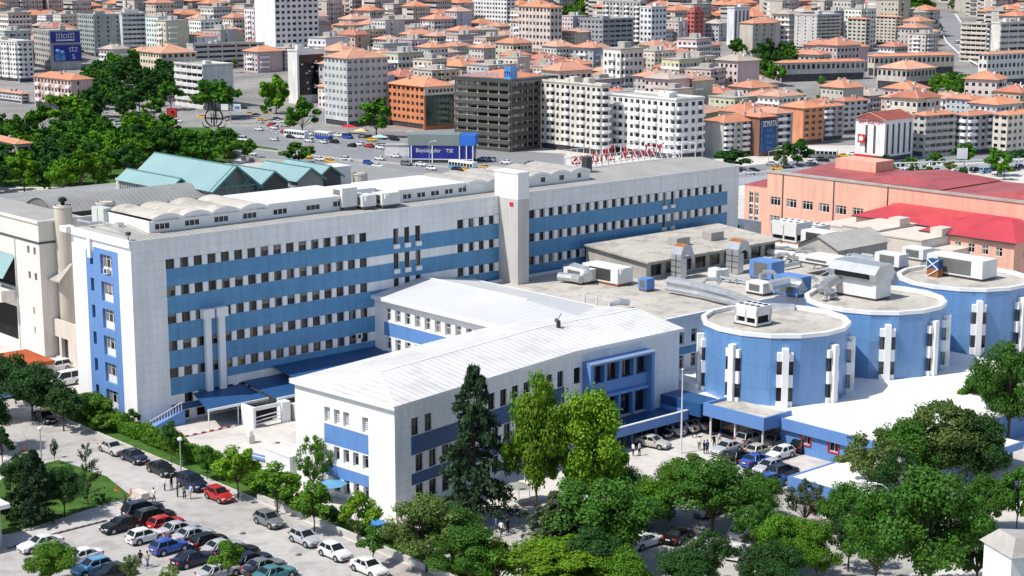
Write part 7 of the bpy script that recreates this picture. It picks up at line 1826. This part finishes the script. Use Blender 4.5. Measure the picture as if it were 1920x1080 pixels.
p = at(862, 306, -11.9); ks = thing('blue_kiosk', 'blue pavilion with grey-green top panel and white lettering on the square', 'kiosk', p, math.radians(-6))
q0 = at(783, 300, -11.9); wk = math.dist(p[:2], q0[:2])
b = MB(); b.box(-wk, 0, 0, 9, 1.2, 6.0, 0); b.box(0, 4.6, .2, 8.8, 1.0, 6.0, 0); b.build('blue_wall', M['screen_blue'], ks)
b = MB(); b.box(-wk-.3, .0, -.3, 9.2, 6.0, 9.8); b.build('top_panel', mat('grey_green_panel', (.20, .25, .24), .35, .08, .2, .5), ks)
b = MB(); b.box(.02, 5.4, -.2, 9.0, 6.02, 9.6); b.build('side_panel', mat('bright_blue_panel', (.03, .16, .62), .35, .1, .3, .5), ks)
b = MB()
for x in (-wk+.6, -wk*.55, -.2, 2.2, 4.4): b.box(x, x+.35, -.35, -.05, 0, 6.0)
b.box(-wk, 4.8, -.3, -.04, 1.15, 1.4); b.build('white_frame', M['white_clean'], ks)
b = MB(); b.box(-wk+.2, 4.4, .1, 8.9, -.1, 1.0); b.build('base', M['slat'], ks)
text3d('Büyükşehir', ks, 'lettering', 1.9, (-wk*.62, -.1, 4.2), 0, 'mark'); text3d('TSE', ks, 'lettering', 1.7, (-wk*.2, -.1, 4.2), 0, 'mark')
p = at(739, 292, -11.9); o = thing('road_booth', 'small grey and white booth on the avenue edge', 'booth', p, -.1); b = MB(); b.box(-3.4, 1.6, 0, 5, 0, 3.6); b.box(1.6, 6.5, 0, 5, .0, 3.4); b.build('wall', M['steel_white'], o); b = MB(); b.box(-3.6, 6.7, -.2, 5.2, 3.6, 3.9); b.build('roof', M['concrete'], o)
for u, v, nm, lab in ((678, 258, 'yellow', 'pale yellow sunshade by the narrow grey block foot'), (654, 250, 'red', 'red sunshade at the narrow grey block foot'), (712, 270, 'teal', 'small pale teal sunshade on the avenue pavement')):
    p = at(u, v, -11.9); o = thing('sunshade', lab, 'sunshade', p, 0, 'shop sunshades'); b = MB(); b.face([(-3, -2, 2.6), (3, -2, 2.6), (0, 0, 3.7)]); b.face([(3, -2, 2.6), (3, 2, 2.6), (0, 0, 3.7)]); b.face([(3, 2, 2.6), (-3, 2, 2.6), (0, 0, 3.7)]); b.face([(-3, 2, 2.6), (-3, -2, 2.6), (0, 0, 3.7)])
    b.build('cloth', mat('shade_'+nm, {'yellow': (.7, .58, .3), 'red': (.55, .03, .03), 'teal': (.4, .6, .58)}[nm], .8), o); b = MB(); b.tube([(0, 0, 0), (0, 0, 3.6)], .08, 6); b.build('pole', M['steel'], o)
p = at(1582, 210, -8); o = thing('white_board_sign', 'blank white road board on a pole before the right-hand apartments', 'road sign', at(1807, 318, -12), .1)
b = MB(); b.tube([(0, 0, 0), (0, 0, 6.5)], .18, 6); b.build('post', M['steel'], o); b = MB(); b.box(-2.6, 1.0, -.15, 0, 3.6, 7.2); b.build('board', M['white_clean'], o)
# tent, parasols, barriers, cones, bins near the hospital
t_ = thing('market_tent', 'orange tent roof at the left edge beside the shaded trees', 'tent', (*at(28, 708, 0)[:2], 0), HROT)
b = MB(); w, d = 4.4, 3.6
r1, r2 = (-w*.45, 0, 3.9), (w*.45, 0, 3.9); e_ = [(-w, -d, 2.5), (w, -d, 2.5), (w, d, 2.5), (-w, d, 2.5)]
b.face([e_[0], e_[1], r2, r1]); b.face([e_[2], e_[3], r1, r2]); b.face([e_[3], e_[0], r1]); b.face([e_[1], e_[2], r2])
for i in range(4):
    a, c = e_[i], e_[(i+1) % 4]; b.face([a, c, (c[0], c[1], 1.9), (a[0], a[1], 1.9)])
b.build('canvas', mat('orange_canvas', (.48, .11, .045), .8, .15, .4, .2), t_)
for x, y, z in e_:
    b = MB(); b.tube([(x*.98, y*.98, 0), (x*.98, y*.98, 2.5)], .06, 6); b.build('pole', M['steel'], t_)
for i, (u, v, lab) in enumerate(((219, 919, 'orange traffic cone on the street left of the walking man'), (246, 926, 'orange traffic cone beside the cream road block'), (42, 846, 'orange traffic cone on the side road, left of two'), (50, 846, 'orange traffic cone on the side road, right of two'))):
    b = MB(); b.lathe([(.22, .0), (.22, .05), (.14, .06), (.03, .72)], 10); b.box(-.26, .26, -.26, .26, 0, .04)
    o = b.build('traffic_cone', mat('cone_%d' % i, (.6, .12, .02), .6, .1)); o.location = at(u, v, .03); tag(o, lab, 'traffic cone', 'traffic cones')
o = obj_box('road_block', 'cream concrete road block on the street beside the lawn tip', 'barrier', *(lambda p: (p[0]-.5, p[0]+.5, p[1]-1.1, p[1]+1.1))(hat(264, 934, 0)), 0, .8, 'cream', None, lambda b: None)
b = MB(); p = hat(707, 1003, 0)
b.prism([(p[0]-.7, p[1]-.9), (p[0]+.7, p[1]-.9), (p[0]+.7, p[1]+.9), (p[0]-.7, p[1]+.9)], .1, 1.3); b.prism([(p[0]-.75, p[1]-.95), (p[0]+.75, p[1]-.95), (p[0]+.75, p[1]+.95), (p[0]-.75, p[1]+.95)], 1.3, 1.42)
tag(b.build('waste_container', mat('bin_blue', (.03, .2, .5), .5, .1), None, frame=hframe(p[0], p[1], 0)), 'blue waste container at the foot of the white wing corner', 'container')
def parasol(label, u, v, m, r=1.6, h=2.5):
    p = at(u, v, 0); o = thing('parasol', label, 'parasol', p, 0, 'parasols near the entrance'); b = MB(); b.lathe([(r, h-.45), (r*.98, h-.42), (.03, h)], 8); b.build('canopy', m, o)
    b = MB(); b.tube([(0, 0, 0), (0, 0, h)], .04, 6); b.build('pole', M['steel'], o)
parasol('grey-green parasol in front of the front wing, under the trees', 973, 945, mat('shade_grey', (.3, .33, .27), .8)); parasol('cream parasol beside the grey-green one', 993, 940, mat('shade_cream', (.62, .56, .45), .8))
parasol('small white parasol at the flower stall', 1558, 1000, M['white']); parasol('blue parasol by the white wall corner of the front wing', 622, 940, mat('shade_blue', (.12, .32, .5), .7), 1.8)
fl_ = thing('flower_stall', 'flower stall with red and pink blooms below the long low white roof', 'stall', (*at(1565, 968, 0)[:2], 0), HROT)
g = np.random.default_rng(8)
P = np.stack([g.uniform(-2, 2, 900), g.uniform(-2, 2, 900), g.uniform(.3, 1.7, 900)], 1); link(leaf_mesh('blooms', leaves(g, P, np.tile([0, 0, 1.], (900, 1)), .3, .9), mat('red_bloom', (.6, .06, .07), .8, .4, 2)), 'blooms', fl_)
b = MB(); b.box(-2, 2, -2, 2, .0, .5); b.build('trough', M['concrete'], fl_)
o = obj_box('red_barrier', 'red barrier bench in front of the entrance canopy', 'barrier', *(lambda p: (p[0]-.35, p[0]+.35, p[1]-2.2, p[1]+2.2))(hat(1370, 808, 0)), .1, .55, 'red', None, lambda b: None)
o = obj_box('car_cloth', 'red cloth lying over the bonnet of a white car', 'cloth', *(lambda p: (p[0]-.7, p[0]+.7, p[1]-.7, p[1]+.7))(hat(1320, 948, 1.0)), 1.08, 1.12, 'red')
# foreground pieces: gatehouse at bottom left, rooftop turret at bottom right
p = at(-8, 1010, 0); gh = thing('gatehouse', 'small dark hut with a white flat roof at the lower left edge', 'hut', (p[0]-2.2, p[1]-2.0, 0), HROT)
b = MB(); b.box(-3, 2.2, -3.2, 2.4, 0, 4.3); b.build('wall', M['concrete'], gh); b = MB(); b.box(-3.4, 3.0, -3.8, 3.0, 4.3, 4.75); b.build('roof', M['white_clean'], gh); b = MB(); b.box(-1.5, .5, -3.26, -3.2, 1.2, 2.8); b.build('window', M['glass_dark'], gh)
r = ray(1903, 1010); k_ = 60/r[1]; o = thing('roof_turret', 'pale rooftop turret with grey slanted cap at the lower right corner', 'turret', (r[0]*k_, 60, 0), .3)
zt = CAMH+r[2]*k_; b = MB(); b.prism([(-.5, -.6), (1.6, -.6), (1.6, 1.2), (-.5, 1.2)], 0, zt-.45); b.build('wall', M['white'], o)
b = MB(); n = b.vs([(-.6, -.75, zt-.45), (1.8, -.75, zt-.55), (1.8, 1.4, zt-.55), (-.6, 1.4, zt-.45), (-.1, -.2, zt+.1), (1.4, -.2, zt-.1), (1.4, .9, zt-.1), (-.1, .9, zt+.1)])
for f in ((0, 1, 5, 4), (1, 2, 6, 5), (2, 3, 7, 6), (3, 0, 4, 7), (4, 5, 6, 7), (3, 2, 1, 0)): b.F.append(tuple(n+i for i in f)); b.M.append(0)
b.build('cap', M['concrete'], o)
# window air conditioners of the long block
for s, t, z, lab, ax in ((-.12, 6.4, 19.35, 'air conditioner under the top window of the blue end wall', 0), (16.5, -.3, 2.5, 'air conditioner beside the white downpipe box above the lean-tos', 1), (35.0, -.25, 6.6, 'air conditioner at the shaded windows near the connecting wing', 1)):
    b = MB(); 
    if ax: b.box(s-.45, s+.45, t-.2, t+.26, z, z+.75, 0); b.box(s-.3, s+.2, t-.22, t-.2, z+.1, z+.62, 1)
    else: b.box(s-.1, s+.3, t-.45, t+.45, z, z+.7, 0); b.box(s-.13, s-.1, t-.3, t+.2, z+.1, z+.6, 1)
    tag(b.build('air_conditioner', [M['steel_white'], M['black']], None, frame=hframe(s, t, z)), lab, 'air conditioner', 'air conditioners on the hospital walls')
for k, (u, v) in enumerate(((300, 945), (455, 1000), (180, 880), (560, 1040), (1280, 860), (520, 830), (420, 850))):
    b = MB(); b.lathe([(.36, 0), (.36, .012)], 14); o = b.build('manhole_cover', M['slat']); o.location = at(u, v, .026); tag(o, kind='structure')
# ================================================================== people
def person_mesh(name, stride=.0, armf=.0, bend=.0, fold=False):
    me = bpy.data.meshes.new('sk'); V = [(0, 0, .96)]; E_ = []; R_ = [.135]
    def add(p, par, r): V.append(p); E_.append((par, len(V)-1)); R_.append(r); return len(V)-1
    ch = add((bend*.1, 0, 1.18), 0, .125); sh = add((bend*.16, 0, 1.38), ch, .13); nk = add((bend*.18, 0, 1.48), sh, .055); hd = add((bend*.2+.015, 0, 1.58), nk, .085); add((bend*.2+.01, 0, 1.70), hd, .075)
    hands = []
    for s in (-1, 1):
        sw = s*armf
        a = add((bend*.16, s*.19, 1.39), sh, .06); e = add((bend*.16-sw*.14, s*.25, 1.12), a, .046)
        h = add((.22, s*.08, 1.12) if fold else (bend*.16+sw*.12+.05, s*.27, .88), e, .034); h2 = add(tuple(np.array(V[h])+(np.array(V[h])-np.array(V[e]))*.32), h, .036); hands.append((V[h2], np.array(V[h])-np.array(V[e]), s))
        p = add((0, s*.09, .90), 0, .105); k = add((s*stride*.22+.02, s*.10, .50), p, .072); f = add((s*stride*.32-.02, s*.10, .09), k, .045); add((s*stride*.32+.14, s*.115, .04), f, .042)
    me.from_pydata(V, E_, []); o = bpy.data.objects.new('sk', me); COL.objects.link(o)
    md = o.modifiers.new('skin', 'SKIN'); md.use_smooth_shade = True
    for i, v in enumerate(me.skin_vertices[0].data): v.radius = (R_[i], R_[i]*1.15 if i in (0, 1, 2) else R_[i]); v.use_root = i == 0
    sb = o.modifiers.new('sub', 'SUBSURF'); sb.levels = 1; sb.render_levels = 1
    bpy.context.view_layer.update()
    m2 = bpy.data.meshes.new_from_object(o.evaluated_get(bpy.context.evaluated_depsgraph_get())); bpy.data.objects.remove(o)
    b = MB(); b.V = [tuple(v.co) for v in m2.vertices]; b.F = [tuple(p.vertices) for p in m2.polygons]
    for p in m2.polygons:
        c = p.center; out = abs(c.y) > .205 or (fold and c.x > .12)
        b.M.append(3 if c.z > 1.46 or (out and .7 < c.z < (1.0 if not fold else 1.15)) and abs(c.y) > .05 and (abs(c.y) > .2 or fold) else 2 if c.z < .075 else 0 if c.z > .96 else 1)
    for hp, d, s in hands:     # five fingers of unequal length
        d = d/np.linalg.norm(d); side = np.array([d[2], 0, -d[0]]); side = side/(np.linalg.norm(side)+1e-6)
        for k in range(4):
            q = np.array(hp)+side*(k-1.5)*.019; l = (.065, .078, .074, .056)[k]; b.tube([tuple(q), tuple(q+d*l*.55), tuple(q+d*l+np.array([.012, -s*.008, 0]))], [.010, .009, .006], 5, 3)
        q = np.array(hp)-d*.02+side*.03; b.tube([tuple(q), tuple(q+side*.03+d*.02), tuple(q+side*.035+d*.05)], [.011, .010, .007], 5, 3)
    hx = bend*.2+.015; b.tube([(hx+.075, 0, 1.60), (hx+.105, 0, 1.575), (hx+.08, 0, 1.562)], [.008, .014, .010], 5, 3)
    for s in (-1, 1): b.lathe([(.008, 1.60), (.01, 1.607), (.004, 1.614)], 5, hx+.078, s*.03, 2); b.tube([(hx, s*.085, 1.57), (hx, s*.098, 1.59), (hx, s*.088, 1.615)], .012, 5, 3)
    b.box(hx+.07, hx+.085, -.022, .022, 1.535, 1.542, 2)
    mesh = b.mesh(name, [M['cloth'], M['trouser_dark'], M['shoe'], M['skin']], smooth=True)
    hair = MB(); hair.lathe([(.09, 1.575), (.104, 1.63), (.098, 1.69), (.06, 1.735), (.01, 1.745)], 12, hx-.018, 0); return mesh, hair.mesh('hair', M['hair'], smooth=True)
M['cloth'] = mat('shirt_cloth', None, .85, .1, 4, .15); M['skin'] = mat('skin', (.42, .25, .17), .6, .08, 6, .3); M['hair'] = mat('hair', (.02, .014, .01), .6, .2, 8, .3); M['shoe'] = mat('shoe_leather', (.02, .018, .016), .5, .2, 6, .4)
M['trouser_dark'] = mat('dark_trousers', (.025, .026, .032), .85, .15, 4, .15); M['trouser_blue'] = mat('blue_jeans', (.05, .08, .16), .85, .15, 4, .15); M['trouser_beige'] = mat('beige_trousers', (.38, .33, .26), .85, .12, 4, .15)
POSE = {'walk': person_mesh('walking_person', 1.0, 1.0), 'stand': person_mesh('standing_person', .12, .2), 'fold': person_mesh('person_arms_forward', .1, .2, .1, True), 'lean': person_mesh('leaning_person', .3, .5, .9)}
SHIRT = {'white': (.75, .75, .76), 'black': (.015, .015, .018), 'blue': (.06, .16, .5), 'grey': (.25, .26, .28), 'pale blue': (.35, .48, .68), 'red': (.5, .04, .04), 'beige': (.5, .43, .33)}
for lab, u, v, pose, sh_, tr_, hd in [
 ('person in white shirt and dark trousers striding across the street', 289, 942, 'walk', 'white', 'dark', -2.2),
 ('person in white shirt standing by the black street car', 309, 920, 'stand', 'white', 'dark', .3), ('person in dark clothes right of the white shirt by the black car', 322, 916, 'stand', 'black', 'dark', 2.8),
 ('person in dark clothes at the left of the huddle by the navy estate', 333, 932, 'stand', 'black', 'dark', .2), ('person in grey top in the middle of the huddle by the navy estate', 346, 936, 'fold', 'grey', 'dark', 2.0), ('person in pale blue shirt leaning at the navy estate door', 357, 936, 'lean', 'pale blue', 'beige', .9),
 ('person in dark top walking with a companion below the white hatchback', 264, 1062, 'walk', 'black', 'blue', -2.0), ('person in beige top walking right beside a companion in the car park', 277, 1064, 'walk', 'beige', 'blue', -1.9),
 ('person in white shirt left of two by the champagne sedan', 1187, 855, 'stand', 'white', 'dark', .5), ('person in white shirt right of two by the champagne sedan', 1199, 854, 'stand', 'white', 'dark', 2.5), ('person in blue shirt in the shade of the blue porch', 1172, 838, 'stand', 'blue', 'dark', .0),
 ('person in black walking past the rear of the silver sedans', 1302, 820, 'walk', 'black', 'dark', .3), ('person in white walking in the middle of the yard', 1349, 835, 'walk', 'white', 'beige', -1.2), ('person in white with dark trousers before the olive shrubs', 1311, 843, 'stand', 'white', 'dark', 1.2),
 ('person in blue top beside the silver sedan facing left', 1326, 850, 'stand', 'blue', 'dark', 2.2), ('person in black beside the blue top', 1320, 851, 'stand', 'black', 'dark', .4), ('person bending in dark clothes near the silver sedan front', 1339, 840, 'lean', 'black', 'dark', 2.0),
 ('person in grey suit standing by the black car at the blue wall', 1543, 856, 'stand', 'grey', 'beige', 3.0), ('person in white under the entrance canopy edge', 1383, 806, 'stand', 'white', 'dark', 1.0), ('person in dark clothes at the left canopy post', 1362, 800, 'stand', 'black', 'dark', .6), ('person in red vest at the red barrier', 1388, 812, 'stand', 'red', 'dark', 1.4), ('person in black at the right end of the red barrier', 1380, 816, 'stand', 'black', 'dark', 2.2),
 ('person in white on the shaded path under the cedar', 940, 1005, 'walk', 'white', 'dark', 1.0), ('person in blue near the parasols under the trees', 930, 998, 'stand', 'blue', 'dark', .2), ('person in pale blue by the parasols', 985, 915, 'stand', 'pale blue', 'dark', .8), ('person in dark coat beside the cedar path', 952, 1000, 'stand', 'black', 'dark', 2.5)]:
    me, hair = POSE[pose]; o = link(me, 'person', None, at(u, v, .022), hd, None, SHIRT[sh_]); tag(o, lab, 'person'); 
    if tr_ != 'dark':
        o.material_slots[1].link = 'OBJECT'; o.material_slots[1].material = M['trouser_'+tr_]
    link(hair, 'hair', o)
SUN_E, SKY_E = 5.0, .14
# ================================================================== camera, light, world
cam = bpy.data.cameras.new('camera'); co = bpy.data.objects.new('camera', cam); COL.objects.link(co)
co.location = (0, 0, CAMH); co.rotation_euler = (PI/2-PITCH, 0, 0); cam.sensor_width = 36; cam.lens = 36*F/1920; cam.clip_end = 9000; cam.clip_start = 1
sc.camera = co
EL, PHI = math.radians(55), math.radians(26)
sd = Vector((math.cos(PHI)*math.cos(EL), math.sin(PHI)*math.cos(EL), -math.sin(EL)))   # travel direction
sun = bpy.data.lights.new('sun', 'SUN'); sun.energy = SUN_E; sun.angle = math.radians(.5); sun.color = (1, .955, .88)
so = bpy.data.objects.new('sun', sun); COL.objects.link(so); so.rotation_euler = sd.to_track_quat('-Z', 'Y').to_euler(); so.location = (-100, -50, 200)
wd = bpy.data.worlds.new('World'); sc.world = wd; wd.use_nodes = True
nt = wd.node_tree; bg = nt.nodes['Background']; sk = nt.nodes.new('ShaderNodeTexSky'); sk.sky_type = 'NISHITA'; sk.sun_disc = False
sk.sun_elevation = EL; sk.sun_rotation = math.atan2(-sd.x, -sd.y)
nt.links.new(sk.outputs[0], bg.inputs[0]); bg.inputs[1].default_value = SKY_E
sc.view_settings.view_transform = 'Standard'; sc.view_settings.look = 'None'; sc.view_settings.exposure = 0
sc.cycles.max_bounces = 4; sc.cycles.diffuse_bounces = 2; sc.cycles.glossy_bounces = 2; sc.cycles.transparent_max_bounces = 6
sc.cycles.use_denoising = True
